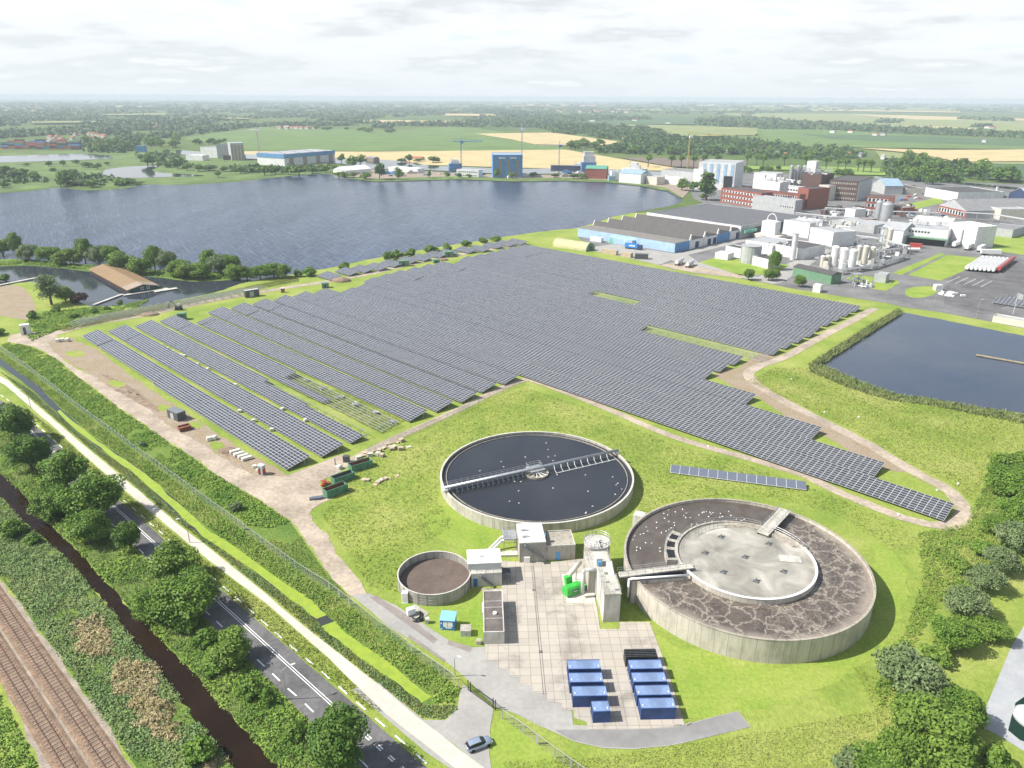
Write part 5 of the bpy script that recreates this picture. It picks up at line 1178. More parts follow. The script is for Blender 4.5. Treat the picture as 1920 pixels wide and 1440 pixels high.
# under and between the half built rows
RK = PW_([(490, 690), (560, 705), (650, 740), (760, 790), (715, 815), (640, 775), (545, 730), (480, 692)])
blades('rack_grass', RK, 7000, .35, .08, 'grass_tuft', 'grass growing under the bare racks', .4)
# --- strip between the lake and the track, bank trees
S('lake_bank', [(-40, 488), (60, 487), (160, 497), (240, 503), (320, 508), (400, 510), (470, 506), (470, 517), (440, 524), (364, 528), (312, 522), (234, 516), (156, 508), (60, 498), (-40, 500)], 'rough', .06, 3, .6, 4)
stuff('spit_growth', PW_([(-40, 490), (60, 489), (160, 499), (240, 505), (320, 510), (400, 512), (465, 510), (440, 522), (364, 526), (312, 520), (234, 514), (156, 506), (60, 497), (-40, 498)]), 2200, 8, 1.0, 1.6, .34, 'herbs', label='reeds and bushes along the lake spit')
bt = [(2, 462, 8, 5), (27, 456, 11, 4), (52, 473, 8, 5), (88, 475, 8, 5.5), (114, 482, 7, 4.5), (135, 480, 8, 4.5), (156, 470, 12, 5), (183, 478, 9, 5), (205, 476, 10, 4.5), (226, 488, 9, 6), (262, 497, 8, 5.5), (287, 482, 11, 5.5), (312, 488, 9, 5), (333, 500, 8, 5.5), (349, 506, 7, 5), (372, 507, 7, 5), (392, 488, 10, 4.5), (410, 496, 9, 5), (430, 493, 9.5, 4.5), (443, 508, 7, 5)]
for i, (px, py, H, Rc) in enumerate(bt):
    at_crown(('light', 'broad1', 'willow', 'broad2', 'light')[i % 5], px, py, H * 1.4, Rc * 1.35, ['light green tree', 'dark green tree', 'grey green willow', 'mid green tree', 'light green tree'][i % 5] + ' in the tree line on the lake spit' + (', tallest of the line' if i == 6 else ', at its right end' if i == 19 else ''), 'trees on the lake spit')
bt2 = [(462, 512, 6, 4.5), (487, 510, 7, 4.5), (512, 506, 7.5, 4.5), (530, 508, 7, 4.5), (558, 512, 3.5, 2.5), (580, 509, 4.5, 3), (646, 498, 3.5, 3), (728, 480, 5, 3), (742, 477, 5, 2.8), (755, 478, 3, 2), (771, 473, 4.5, 3), (808, 467, 4.5, 4), (838, 463, 4.5, 3), (874, 456, 3.5, 3), (905, 450, 3, 3), (930, 447, 3, 3)]
for i, (px, py, H, Rc) in enumerate(bt2):
    at_crown('broad1' if i < 4 else 'shrub', px, py, H * 1.15, Rc * 1.35, 'tree in the clump at the lake end of the spit' if i < 4 else 'low shrub on the lake shore behind the small tables', 'shrubs on the lake shore')
at_crown('airy', 90, 540, 17, 8.0, 'tall airy birch by the thatched barn on the water', 'trees by the water barn')
at_crown('light', 120, 550, 8, 4.5, 'light green tree right of the tall birch', 'trees by the water barn')
at_crown('purple', 146, 558, 6, 4.5, 'dark purple copper shrub beside the barn jetty', None)
for px, py, H, Rc in ((60, 590, 4, 3), (105, 580, 3, 2.6), (175, 582, 2.5, 2.2), (200, 578, 2.2, 2), (140, 592, 2.2, 2.4), (8, 520, 4, 3.5), (-10, 620, 4, 4), (225, 566, 2.2, 2)):
    at_crown('shrub', px, py, H, Rc, 'low green shrub on the shore by the water barn', 'shrubs by the water barn')
S('straw_meadow', [(-40, 540), (20, 535), (50, 545), (68, 580), (55, 600), (0, 592), (-40, 590)], 'sand', .04, 3)
SH = PW_([(40, 620), (60, 590), (130, 580), (230, 572), (280, 562), (250, 582), (180, 598), (110, 618), (60, 640)])
stuff('shore_herbs', SH, 3500, 7, .7, .9, .24, 'herbs', label='dark green growth on the shore beside the water barn')
SG = PW_([(245, 580), (330, 565), (420, 548), (500, 530), (560, 518), (560, 528), (470, 545), (400, 560), (320, 578), (240, 595), (120, 622), (100, 615)])
blades('shore_grass', SG, 12000, .5, .12, 'grass_tuft', 'grass between the lake and the sandy track', .4)
water_mat('basin', (.012, .035, .022), .1, .5, .02)
# ------------------------------------------------------------------ factory ground
mat('works_asphalt', (.17, .168, .168), .88, .22, .06, fine=.2)
S('factory_paving', [(1083, 444), (1110, 470), (1170, 482), (1235, 497), (1260, 505), (1330, 512), (1400, 524), (1480, 540), (1560, 553), (1660, 568), (1700, 577), (1760, 585), (1840, 600), (1930, 618), (1990, 600), (1990, 350), (1900, 345), (1640, 335), (1480, 326), (1380, 322), (1290, 345), (1300, 372), (1318, 381), (1213, 401)], 'works_asphalt', .06)
S('factory_drive', [(1110, 470), (1170, 482), (1235, 497), (1258, 488), (1300, 503), (1395, 522), (1450, 533), (1470, 528), (1560, 470), (1545, 465), (1420, 520), (1310, 492), (1290, 478), (1400, 452), (1388, 447), (1266, 476), (1150, 458), (1118, 462)], 'pale_asphalt', .1)
S('sandy_strip', [(1235, 498), (1262, 492), (1310, 500), (1395, 516), (1390, 522), (1300, 512)], 'dirt', .13)
for q in ([(1310, 492), (1345, 482), (1420, 490), (1480, 497), (1470, 505), (1430, 515), (1390, 517)], [(1702, 516), (1776, 478), (1839, 484), (1812, 506), (1763, 527)], [(1672, 512), (1765, 474), (1772, 477), (1690, 516)], [(1445, 445), (1470, 450), (1460, 455)], [(1690, 385), (1760, 370), (1770, 380), (1700, 396)], [(1850, 440), (1920, 430), (1930, 480), (1860, 470)], [(1640, 530), (1680, 525), (1688, 531), (1660, 546), (1636, 542)], [(1600, 515), (1640, 520), (1630, 535), (1585, 522)], [(1880, 372), (1930, 372), (1930, 388), (1890, 386)]):
    S('mown_grass', q, 'lawn', .13)
S('mown_grass', [(1697, 546), (1710, 539), (1740, 537), (1758, 540), (1752, 552), (1725, 559), (1702, 556)], 'lawn', .13, 3)
S('parking_bay', [(1800, 505), (1812, 508), (1839, 485), (1890, 480), (1930, 500), (1930, 560), (1840, 590), (1770, 570), (1775, 530)], 'asphalt', .11)
mb = MB()
for i in range(5):
    a, b_ = G(1775 + i * 16, 530 + i * 2), G(1800 + i * 15, 519 + i * 2); t = (b_ - a).normalized(); n_ = Vector((-t.y, t.x, 0)) * .12
    mb.add([(*(a - n_).xy, .14), (*(b_ - n_).xy, .14), (*(b_ + n_).xy, .14), (*(a + n_).xy, .14)], [(0, 1, 2, 3)])
o = mb.build('bay_marking', 'marking'); o['kind'] = 'structure'
# ------------------------------------------------------------------ buildings
for nm, c in (('w_white', (.68, .68, .67)), ('w_cream', (.58, .55, .47)), ('w_grey', (.40, .41, .41)), ('w_blue', (.10, .26, .50)), ('w_paleblue', (.34, .48, .62)), ('w_brick', (.27, .085, .060)), ('w_darkbrick', (.10, .055, .048)), ('w_green', (.13, .25, .15)), ('w_navy', (.03, .05, .12)), ('r_grey', (.22, .22, .225)), ('r_hall', (.125, .127, .135)), ('r_dark', (.085, .08, .08)), ('r_brown', (.21, .195, .18)), ('r_pale', (.36, .37, .38)), ('r_blue', (.26, .37, .46)), ('r_green', (.10, .30, .23)), ('r_tile', (.38, .13, .07)), ('w_tan', (.30, .24, .18)), ('mint', (.16, .45, .33)), ('cab_roof', (.17, .19, .21)), ('thatch', (.25, .165, .085)), ('crane_blue', (.05, .18, .38)), ('crane_yellow', (.50, .40, .16))):
    mat(nm, c, .7, .10, .25, fine=.08)
mat('window', (.03, .04, .05), .15, .2, 1)
def win_rows(f, w, h, rows, n, t, y=-.03, x0=.06, x1=.94, hh=.32, frame='w_white'):
    for r_ in range(rows):
        z = h * (r_ + .5) / rows; k = h / rows * hh
        a, b_ = w * x0, w * x1; q = f.B(a, b_, y - .04, -.004, z - k / 2 - .15, z + k / 2 + .15).build('window_band', frame, t)
        mb = MB()
        for i in range(n): f.box(mb, a + (b_ - a) * (i + .18) / n, a + (b_ - a) * (i + .82) / n, y - .08, y - .041, z - k / 2, z + k / 2)
        mb.build('panes', 'window', q)
def bld(name, label, TL, TR, h, dep, wall, roof, rt='flat', cat='building', group=None, par=True, base=0):
    """building whose front top edge runs between two pixels at height h"""
    f = FR(TL, TR, z=h); t = thing(name, label, cat, f.p(0, 0), group); w = f.w
    if not isinstance(dep, (int, float)): dep = abs((G(*dep, h) - f.a).dot(f.y))
    f.dep = dep
    if rt == 'flat':
        f.B(0, w, 0, dep, base, h).build('wall', wall, t); f.B(.3, w - .3, .3, dep - .3, h + .003, h + .15).build('roof', roof, t)
        if par:
            mb = MB()
            for a in ((0, w, 0, .28), (0, w, dep - .28, dep), (0, .28, .283, dep - .283), (w - .28, w, .283, dep - .283)): f.box(mb, *a, h + .004, h + .5)
            mb.build('parapet', wall, t)
    elif rt == 'gx':       # ridge along the front
        rh = min(dep, 40) * .16
        f.B(0, w, 0, dep, base, h).build('wall', wall, t); mb = MB(); f.pr(mb, [(-.3, h + .004), (dep + .3, h + .004), (dep / 2, h + rh)], -.3, w + .3); mb.build('roof', roof, t)
    else:                  # gable to the front
        rh = min(w, 40) * .2
        mb = MB(); f.prx(mb, [(0, base), (w, base), (w, h), (w / 2, h + rh - .1), (0, h)], 0, dep); mb.build('wall', wall, t)
        mb = MB(); f.prx(mb, [(-.4, h - .05), (w / 2, h + rh), (w + .4, h - .05), (w + .4, h + .25), (w / 2, h + rh + .3), (-.4, h + .25)], -.3, dep + .3); mb.build('roof', roof, t)
    return t, f
def HB(px, py, y):
    lo, hi = 0, 99
    for _ in range(40):
        m_ = (lo + hi) / 2
        if G(px, py, m_).y > y: lo = m_
        else: hi = m_
    return lo
# blue saw-tooth hall
f = FR((1083.5, 427.5), (1266, 457), z=6.3); t = thing('sawtooth_hall', 'long blue hall with a dark saw-tooth roof facing the solar field', 'building', f.p(0, 0)); w = f.w; dep = abs((G(1388, 444) - G(1266, 473.5)).dot(f.y)); h = 6.3
f.B(0, w, 0, dep, 0, h).build('wall', 'w_paleblue', t)
nb = 5; bd = dep / nb
f.B(.2, w - .2, .05, bd - .05, h + .003, h + .25).build('front_roof', 'r_brown', t)
for i in range(1, nb):
    y = i * bd; mb = MB(); f.pr(mb, [(y, h + .01), (y + 1.6, h + .01), (y + 1.6, h + 3.7)], .5, w - .5); mb.build('roof_slope', 'r_dark', t)
    mb = MB(); f.pr(mb, [(y + 1.61, h + .01), (y + bd - .02, h + .01), (y + bd - .02, h + .5), (y + 1.61, h + 3.55)], .4, w - .4); mb.build('back_slope', 'r_brown', t)
    for x in (.1, w - .35):
        mb = MB(); f.pr(mb, [(y - .3, h + .02), (y + 2.6, h + .02), (y + 1.9, h + 4.1), (y + 1.5, h + 4.1)], x - .25, x + .29); mb.build('gable_trim', 'w_white', t)
for i in range(5): f.B(w + .004, w + .12, i * bd + .3, i * bd + bd - .3, .2, h - .1).build('end_panel', ('w_blue', 'w_white', 'w_white', 'w_blue', 'w_white')[i], t)
for y in (bd * 1.4, bd * 2.3, bd * 2.7, bd * 4.5): f.B(w + .121, w + .2, y, y + bd * .25, .2, 4.6).build('door', 'w_navy', t)
f.B(w * .38, w * .62, -4.0, -.01, 0, 4.4).build('loading_porch', 'w_paleblue', t); f.B(w * .39, w * .43, -4.06, -4.004, .2, 3.6).build('porch_door', 'mint', t)
t, f = bld('flat_roof_warehouse', 'huge low warehouse with a flat grey roof behind the blue saw-tooth hall', (1213, 399), (1390, 425), 9, (1487, 402), 'w_grey', 'r_hall')
f.B(0, f.w, -.25, -.004, 6.8, 9.3).build('white_fascia', 'w_white', t); f.B(f.w + .004, f.w + 2.6, 2, 18, 4.2, 6.2).build('green_canopy', 'mint', t); f.B(f.w + .004, f.w + .2, 18.5, f.dep - 3, 0.2, 7).build('dark_doors', 'r_dark', t)
BT = lambda *a, **k: bld('building', *a, **k)
t, f = BT('red brick office block with two rows of white windows by the grey warehouse', (1352.8, 352.7), (1428, 363), 14, 24, 'w_brick', 'r_dark'); win_rows(f, f.w, 14, 3, 12, t)
t, f = BT('light grey panelled block in front of the red brick offices', (1412, 367.5), (1492, 377), 12, 12, 'w_grey', 'r_pale'); win_rows(f, f.w, 12, 1, 6, t, x0=.66, x1=.97, hh=.12)
BT('bright red brick stair tower beside the grey panelled block', (1497, 352), (1517, 355), 19, 26, 'w_brick', 'r_dark')
BT('white stepped block rising behind the brick offices', (1426, 338.5), (1463, 342.5), 22, 14, 'w_white', 'r_pale')
BT('tall white block at the left of the stepped one', (1414, 324), (1456, 327), 26, 18, 'w_white', 'r_pale')
t, f = BT('long white upper storey between the stepped block and the red tower', (1463, 349), (1522, 355), 15, 12, 'w_white', 'r_pale'); win_rows(f, f.w, 15, 3, 10, t, hh=.3)
t, f = BT('long red brick wing between the grey panelled block and the white storeys', (1428, 358), (1500, 366), 14.5, 10, 'w_brick', 'r_dark'); win_rows(f, f.w, 14.5, 3, 14, t, hh=.3)
t, f = BT('dark brick process block with scaffolding on its roof', (1505, 325), (1541, 328), 25, 26, 'w_darkbrick', 'r_dark')
mb = MB(); rail(mb, [f.p(1, 1), f.p(f.w - 1, 1), f.p(f.w - 1, 24), f.p(1, 24)], 25, 5, .2, 4, True); mb.build('roof_frame', 'steel', t)
t, f = BT('dark brick process block with scaffolding on its roof' if 0 else 'white penthouse box on top of the dark brick block', (1514, 302.5), (1531, 303.5), HB(1514, 302.5, f.a.y + 9), 9, 'w_white', 'r_pale', base=25.2)
t, f = BT('long dark brick factory wing with white floor bands and a grey end', (1556, 337.5), (1611, 341), 20, 60, 'w_darkbrick', 'r_dark'); win_rows(f, f.w, 20, 4, 14, t, hh=.25, frame='w_cream')
f.B(f.w + .01, f.w + .4, .2, f.dep - .2, .2, 19.8).build('end_cladding', 'w_grey', t)
BT('pale concrete stair block left of the long brick wing', (1536, 347), (1555, 349), 15, 14, 'w_cream', 'r_pale')
t, f = BT('red brick cube with large white windows in the middle of the works', (1626, 369), (1676, 372), 15, 20, 'w_brick', 'r_dark'); win_rows(f, f.w, 15, 3, 5, t, x0=.04, x1=.8, hh=.5)
BT('small white cube building by the pipe bridge', (1585.5, 391), (1604, 394), 12, 13, 'w_white', 'r_pale')
BT('white high hall with a grey roof next to the arched tank', (1470, 413), (1519, 420), 11, 24, 'w_white', 'r_pale')
BT('white wing reaching right from the white high hall', (1520, 427), (1563, 437), 10, 20, 'w_white', 'r_pale')
BT('low white building with a dark roof behind the white chimney', (1450, 458), (1506, 468), 7, 26, 'w_white', 'r_dark')
BT('low white building with a pale roof left of the dark roofed one', (1398, 451), (1449, 459), 7, 26, 'w_white', 'r_pale')
BT('white flat box beside the grey silo', (1361, 462), (1391, 468), 6, 9, 'w_white', 'r_dark')
BT('long low white box at the lawn edge', (1341, 473.5), (1365, 477), 4, 9, 'w_white', 'w_white', par=False)
BT('white box right of the grey silo by the tree', (1411.5, 481), (1441, 488), 5.5, 11, 'w_white', 'r_dark')
t, f = BT('long green shed with a dark roof at the lower edge of the works', (1488, 500), (1560, 516), 5.5, 9, 'w_green', 'r_dark', 'gx')
BT('small white kiosk on the lawn in front of the green shed', (1525, 534), (1539, 536), 4, 4.5, 'w_white', 'w_white', par=False)
BT('grey substation building right of the green shed', (1640, 514), (1662, 517), 4.5, 8, 'w_grey', 'r_pale')
t, f = BT('tall white cold store at the right of the loading bays', (1782, 417.5), (1834, 427), 15, 18, 'w_white', 'w_white'); f.B(f.w * .5, f.w * .55, -1.2, -.01, 2, 12).build('stair', 'w_grey', t)
t, f = BT('white loading hall with a row of small windows over dark bays', (1696, 426.5), (1779, 434), 11, 26, 'w_white', 'r_pale'); f.B(1, f.w - 1, -.4, -.01, .2, 5).build('bays', 'black_steel', t); f.B(0, f.w + 1, -6, -.42, 5, 5.6).build('canopy', 'w_green', t); win_rows(f, f.w, 18, 1, 7, t, x0=.1, x1=.6, hh=.07)  # bays are one black slab that paints the shade of the recess
BT('white hall with a grey roof left of the loading bays', (1652, 428), (1695, 433), 10, 26, 'w_white', 'r_pale', 'gx')
BT('white flat roofed rear hall above the loading bays', (1712, 411), (1786, 417), 13, 22, 'w_white', 'w_white')
t, f = BT('old brick hall with a wide grey gable roof at the right', (1759, 384), (1813, 396), 6.5, 75, 'w_grey', 'r_grey', 'gy'); f.B(.2, f.w - .2, -.3, -.01, .1, 6.4).build('brick_front', 'w_brick', t); win_rows(f, f.w, 6.5, 1, 9, t, y=-.32, hh=.5)
t, f = BT('white industrial hall with a dark roof near the far canal', (1736, 352), (1797, 362), 9, 55, 'w_white', 'r_dark')
BT('dark blue shed with white gable edge at the right edge', (1893, 361), (1930, 368), 8, 40, 'w_navy', 'r_pale', 'gy')
BT('grey shed between the brick wing and the far canal', (1637, 343), (1660, 349), 9, 20, 'w_grey', 'r_blue', 'gy')
BT('white plant room with a row of slanted stacks', (1847, 386), (1878, 393), 9, 25, 'w_cream', 'r_pale')
BT('low cream depot by the far canal road', (1667, 346), (1700, 354), 6, 18, 'w_cream', 'r_dark')
BT('small red depot at the right edge beside the old brick hall', (1893, 385), (1912, 389), 6, 14, 'w_brick', 'r_dark')
BT('grey low workshop right of the cold store', (1848, 426), (1900, 432), 6, 30, 'w_grey', 'r_grey')
BT('long grey factory roof left of the red brick cube', (1560, 413), (1640, 424), 6, 26, 'w_grey', 'r_pale')
BT('red brick workshop by the two silver silos', (1608, 410), (1628, 413), 6, 12, 'w_brick', 'r_dark')
BT('low brick annex behind the pipe bridge', (1660, 386), (1692, 391), 6, 16, 'w_brick', 'r_grey')
# tanks and silos
def silo(label, px, py, r, h, m='w_white', name='silo', dome=True, group=None):
    q = G(px, py); t = thing(name, label, 'silo', q, group); MB().cyl(q, r, 0, h, 20).build('shell', m, t, smooth=False)
    if dome: MB().lathe(q, [(r * 1.02, h + .003), (r * .8, h + r * .3), (r * .4, h + r * .48), (.01, h + r * .52)], 20).build('dome', m, t, smooth=True)
    else: MB().cyl(q, r * 1.03, h + .003, h + .3, 20).build('roof', 'r_pale', t)
    MB().tube((q.x - r - .2, q.y - .4, .2), (q.x - r - .2, q.y - .4, h + .6), .12, 4).build('ladder', 'steel', t)
silo('wide grey steel tank on the lawn by the white boxes', 1406, 492, 6.4, 11, 'w_grey', 'storage_tank', False)
for i, (x, y) in enumerate(((1562, 499), (1578.5, 503), (1595, 506))): silo('white upright tank, %s of the three big ones' % ('left', 'middle', 'right')[i], x, y, 2.5, 12)
for i, (x, y, r, h) in enumerate(((1541, 500, 1.7, 6.5), (1550, 499, 1.7, 6.5), (1608, 489, 1.8, 9.5), (1619, 494, 2, 11), (1633, 493, 1.8, 10), (1665, 461, 2, 12), (1661, 459, 2, 11))): silo('slim pale tank among the pipework behind the three big ones', x, y, r, h, 'w_cream', group='slim tanks in the pipework')
silo('tall slim silver silo left of the fat one', 1642, 424, 2.8, 20, 'galvanised'); silo('fat silver silo beside the slim tall one', 1657, 427, 4.6, 19, 'galvanised')
silo('white chimney-like column at the low white building', 1485.5, 487, 1.9, 17, name='column', dome=False)
q = G(1443, 446); t = thing('arched_tank', 'white square tank tower with a pipe arch over its top', 'tank', q)
MB().box((q.x, q.y, 6.5), (11.5, 9, 13), TH).build('tower', 'w_white', t, bevel=.6); MB().box((q.x, q.y - 1, 1.6), (20, 14, 3.2), TH).build('base', 'w_cream', t)
mb = MB(); pts = [Vector((q.x + 3.6 * math.cos(a) * .8, q.y - 3.6 * math.cos(a) * .6, 13.0 + 5.2 * math.sin(a))) for a in np.linspace(0, math.pi, 13)]; mb.path(pts, .4, 6); mb.build('pipe_arch', 'w_white', t)
for i, x in enumerate((1478, 1484, 1490, 1496, 1502)): silo('steel process column in the group behind the white blocks', x, 366, 2.2, 31 - i % 2 * 4, 'galvanised', 'column', group='steel process columns')
def lattice(name, label, px, py, h, w, m='steel', cat='tower', parts=None):
    q = G(px, py); t = thing(name, label, cat, q); mb = MB(); e = w / 2
    for a in (-e, e):
        for b_ in (-e, e): mb.tube((q.x + a, q.y + b_, 0), (q.x + a, q.y + b_, h), .16 + w * .02, 4)
    n = max(2, int(h / w / 1.2))
    for i in range(n):
        z0, z1 = h * i / n, h * (i + 1) / n
        for s_ in (-e, e): mb.tube((q.x - e, q.y + s_, z0), (q.x + e, q.y + s_, z1), .12, 4).tube((q.x + s_, q.y - e, z1), (q.x + s_, q.y + e, z0), .12, 4)
        mb.box((q.x, q.y, z1), (w + .3, w + .3, .15))
    mb.build('lattice_mast', m, t); return t, q
lattice('pipe_tower', 'open steel pipe tower in the middle of the tank yard', 1645, 486, 21, 4)
lattice('pipe_tower', 'lower steel frame left of the open pipe tower', 1615, 470, 9, 5); lattice('pipe_tower', 'steel frame of the gas station beside the lawn', 1604, 532, 6, 5)
def piperack(label, pts, z=6, w=4):
    p = W(pts); t = thing('pipe_bridge', label, 'pipe rack', p[0]); mb, ml = MB(), MB()
    for a, b_ in zip(p[:-1], p[1:]):
        d = b_ - a; n_ = Vector((-d.y, d.x, 0)).normalized()
        for k in range(5): o_ = n_ * (k - 2) * w / 5; mb.tube(a + o_ + Vector((0, 0, z + .3 * (k % 2))), b_ + o_ + Vector((0, 0, z + .3 * (k % 2))), .28, 6)
        n = max(1, int(d.length / 9))
        for i in range(n + 1):
            q = a + d * i / n
            for s_ in (-w / 2, w / 2): ml.tube(q + n_ * s_, q + n_ * s_ + Vector((0, 0, z)), .18, 4)
            ml.tube(q - n_ * w / 2 + Vector((0, 0, z - .4)), q + n_ * w / 2 + Vector((0, 0, z - .4)), .15, 4)
    mb.build('pipes', 'w_grey', t); ml.build('legs', 'steel', t)
piperack('long pipe bridge from the warehouse to the red brick cube', [(1490, 412), (1560, 420), (1640, 424)])
piperack('upper pipe bridge behind the small white cube', [(1545, 402), (1630, 408), (1760, 412)])
piperack('pipe bridge running to the right edge past the brick hall', [(1800, 412), (1860, 416), (1940, 430)], 6.5)
piperack('pipe bridge over the tank yard', [(1560, 452), (1640, 462), (1700, 478)], 6); piperack('low pipe rack among the upright tanks', [(1530, 492), (1600, 482), (1690, 474)], 3, 3)
piperack('low pipe rack behind the green shed', [(1575, 515), (1640, 505), (1700, 485)], 2.5, 3)
# vehicles: box trailers and tank trailers
def trailer(name, label, box='w_white', tank=False):
    t = thing(name, label, 'trailer', (0, 0, 0))
    if tank:
        mb = MB(); mb.tube((0, 0, 2.35), (12, 0, 2.35), 1.2, 14); mb.build('tank', box, t, smooth=False)
        MB().bx(1, 11, -.12, .12, 3.5, 3.62).build('walkway', 'steel', t)
    else: MB().bx(0, 12.5, -1.25, 1.25, 1.1, 3.9).build('box_body', box, t, bevel=.08)
    MB().bx(.3, 12, -.5, .5, .75, 1.05).build('chassis', 'dark_grey', t)
    for x in (1.2, 2.5, 3.8):
        for s_ in (-1.05, 1.05): MB().tube((x, s_ - .17, .5), (x, s_ + .17, .5), .5, 12).build('wheel', 'tyre', t)
    MB().bx(9.8, 10.0, -.9, -.7, 0, .75).bx(9.8, 10.0, .7, .9, 0, .75).build('landing_legs', 'dark_grey', t)
    return t
bt_ = trailer('box_trailer', 'white box trailer'); CH[bt_.name] = list(bt_.children); tt_ = trailer('tank_trailer', 'white tank trailer', 'w_white', True); CH[tt_.name] = list(tt_.children)
rt_ = trailer('tank_trailer', 'red tank trailer at the back of the parked row of white ones', 'red_paint', True)
def park(proto, px, py, rz, label, group=None, first=[]):
    q = G(px, py); o = proto if proto.name not in first else copy_tree(proto); first.append(proto.name)
    o.location = (q.x, q.y, .1); o.rotation_euler = (0, 0, rz); o['label'] = label
    if group: o['group'] = group
for x, y, rz, lab in ((1787, 465, 46, 'white box trailer backed up left of the cold store'), (1811, 470, 46, 'white box trailer before the cold store front'), (1834, 473, 46, 'white box trailer at the right corner of the cold store'), (1838, 478, -10, 'white box trailer parked across the yard right of the others'), (1718, 452, -30, 'white box trailer standing under the loading canopy'), (1734, 458, -25, 'white box trailer in front of the loading canopy'), (1683, 450, -30, 'white box trailer left of the dark bays')):
    park(bt_, x, y, R(rz), lab, 'box trailers at the loading bays')
r0, r1 = G(1811, 509), G(1860, 513); rd = G(1841, 489) - r0; ra_ = math.atan2(rd.y, rd.x); rl = rd.length / 12.2
for i in range(7):
    q = r0 + (r1 - r0) * i / 6.0; o = tt_ if i == 0 else copy_tree(tt_); o.location = (q.x, q.y, .12); o.rotation_euler = (0, 0, ra_); o.scale = (rl, 1, 1); o['label'] = 'white tank trailer in the tight parked row' if 0 < i < 6 else ('white tank trailer at the left end of the parked row' if i == 0 else 'white tank trailer at the right end of the parked row'); o['group'] = 'tank trailers parked side by side'
q = r0 + (r1 - r0) * 9.6 / 8; rt_.location = (q.x + 2, q.y + 3, .12); rt_.rotation_euler = (0, 0, ra_); rt_.scale = (rl * 1.1, 1, 1)
for i, (x, y) in enumerate(((1268, 499), (1288, 503))):
    o = copy_tree(tt_); q = G(x, y); o.location = (q.x, q.y, .12); o.scale = (1, 1, 1); o.rotation_euler = (0, 0, R(60)); o['label'] = ['left one of the two cream tank trailers beside the solar field', 'right one of the two cream tank trailers beside the solar field'][i]; o['group'] = 'tank trailers at the solar field'
for x, y, rz, lab in ((1664, 468, 40, 'white tank trailer lying in the tank yard by the pipe tower'), (1690, 474, 0, 'white tank trailer next to the red container in the tank yard')):
    o = copy_tree(tt_); q = G(x, y); o.location = (q.x, q.y, .1); o.scale = (1, 1, 1); o.rotation_euler = (0, 0, R(rz)); o['label'] = lab; o['group'] = 'tank trailers in the tank yard'
f = FR((1171, 466), (1203, 470)); t = thing('blue_truck', 'blue lorry with a long covered trailer in front of the blue hall', 'truck', f.p(0, 0)); w = f.w
f.B(0, w - 3.4, 0, 2.6, 1.0, 4.0).build('trailer_body', 'blue_paint', t); f.B(w - 2.9, w - .4, .1, 2.5, .7, 3.6).build('cab', 'w_navy', t, bevel=.15); f.B(w - .9, w - .39, .3, 2.3, 2.1, 3.2).build('windscreen', 'window', t); f.B(w * .25, w * .6, -.05, -.004, 2.2, 3.0).build('lettering_panel', 'w_white', t)
for x in (1, 2.3, 3.6, w - 4.5, w - 1.8):
    for y in (.2, 2.4): MB().tube(f.p(x, y - .16, .5), f.p(x, y + .16, .5), .5, 12).build('wheel', 'tyre', t)
f.B(.3, w - .6, .8, 1.8, .7, .95).build('chassis', 'dark_grey', t)
# half round store, crates
f = FR((1036, 462), (1098, 472)); w = f.w; t = thing('nissen_hut', 'long half round store with cream sides and a dark green end', 'hut', f.p(0, 0)); r_ = 5.2
mb = MB(); f.pr(mb, [(r_ - r_ * math.cos(a), r_ * 1.05 * math.sin(a) + .02) for a in np.linspace(0, math.pi, 15)], 0, w); mat('hut_cream', (.42, .40, .22), .7, .15, .3); mb.build('shell', 'hut_cream', t)
mb = MB(); f.pr(mb, [(r_ - r_ * 1.02 * math.cos(a), r_ * 1.07 * math.sin(a) + .02) for a in np.linspace(0, math.pi, 15)], w + .004, w + .4); mb.build('end_wall', 'w_green', t); f.B(w + .41, w + .5, r_ - 1.5, r_ + 1.5, .05, 3.4).build('door', 'dark_grey', t)
def slatbox(name, label, A, B, dep, h, m, group=None, cat='crate'):
    f = FR(A, B); t = thing(name, label, cat, f.p(0, 0), group); f.B(0, f.w, 0, dep, .12, h).build('body', m, t); mb = MB()
    for x in (0, f.w * .5 - .1, f.w - .2): f.box(mb, x, x + .2, -.06, -.003, .12, h - .02)
    f.box(mb, .1, f.w - .1, .1, dep - .1, 0, .118); mb.build('battens', m, t); f.B(-.05, f.w + .05, -.07, dep + .05, h + .003, h + .1).build('lid', 'concrete_pale' if m == 'w_tan' else m, t)
mat('crate', (.45, .36, .27), .9, .15, .8)
slatbox('crate', 'tan wooden crate row nearest the half round store', (1128, 475), (1155, 479), 3, 3, 'crate'); slatbox('crate', 'tan crate right of the longer row of crates', (1164, 481), (1182, 484), 3, 3, 'crate')
slatbox('storage_box', 'dark open storage box at the end of the crate row', (1190, 486), (1215, 487), 4, 3.2, 'dark_grey', cat='container'); slatbox('storage_box', 'white generator box by the blue hall wall', (1106, 452), (1127, 455), 3, 3.2, 'w_white', cat='container')
slatbox('storage_box', 'red container in the tank yard by the white trailers', (1705, 464), (1728, 466), 3, 3, 'red_paint', cat='container'); slatbox('storage_box', 'blue container at the low white building', (1507, 482), (1526, 478), 3, 3.4, 'blue_paint', cat='container')
for x, y in ((1405, 513), (1442, 514), (1451, 513), (1500, 525)): at_crown('broad2', x, y, 7.5, 3.8, {1405: 'round tree on the lawn, leftmost by the factory drive', 1442: 'round tree on the lawn, left of the touching pair', 1451: 'round tree on the lawn, right of the touching pair', 1500: 'round tree on the lawn in front of the green shed'}[x], 'round trees on the factory lawn')
at_crown('broad1', 1453, 487, 12, 5, 'taller tree beside the white chimney column', None)
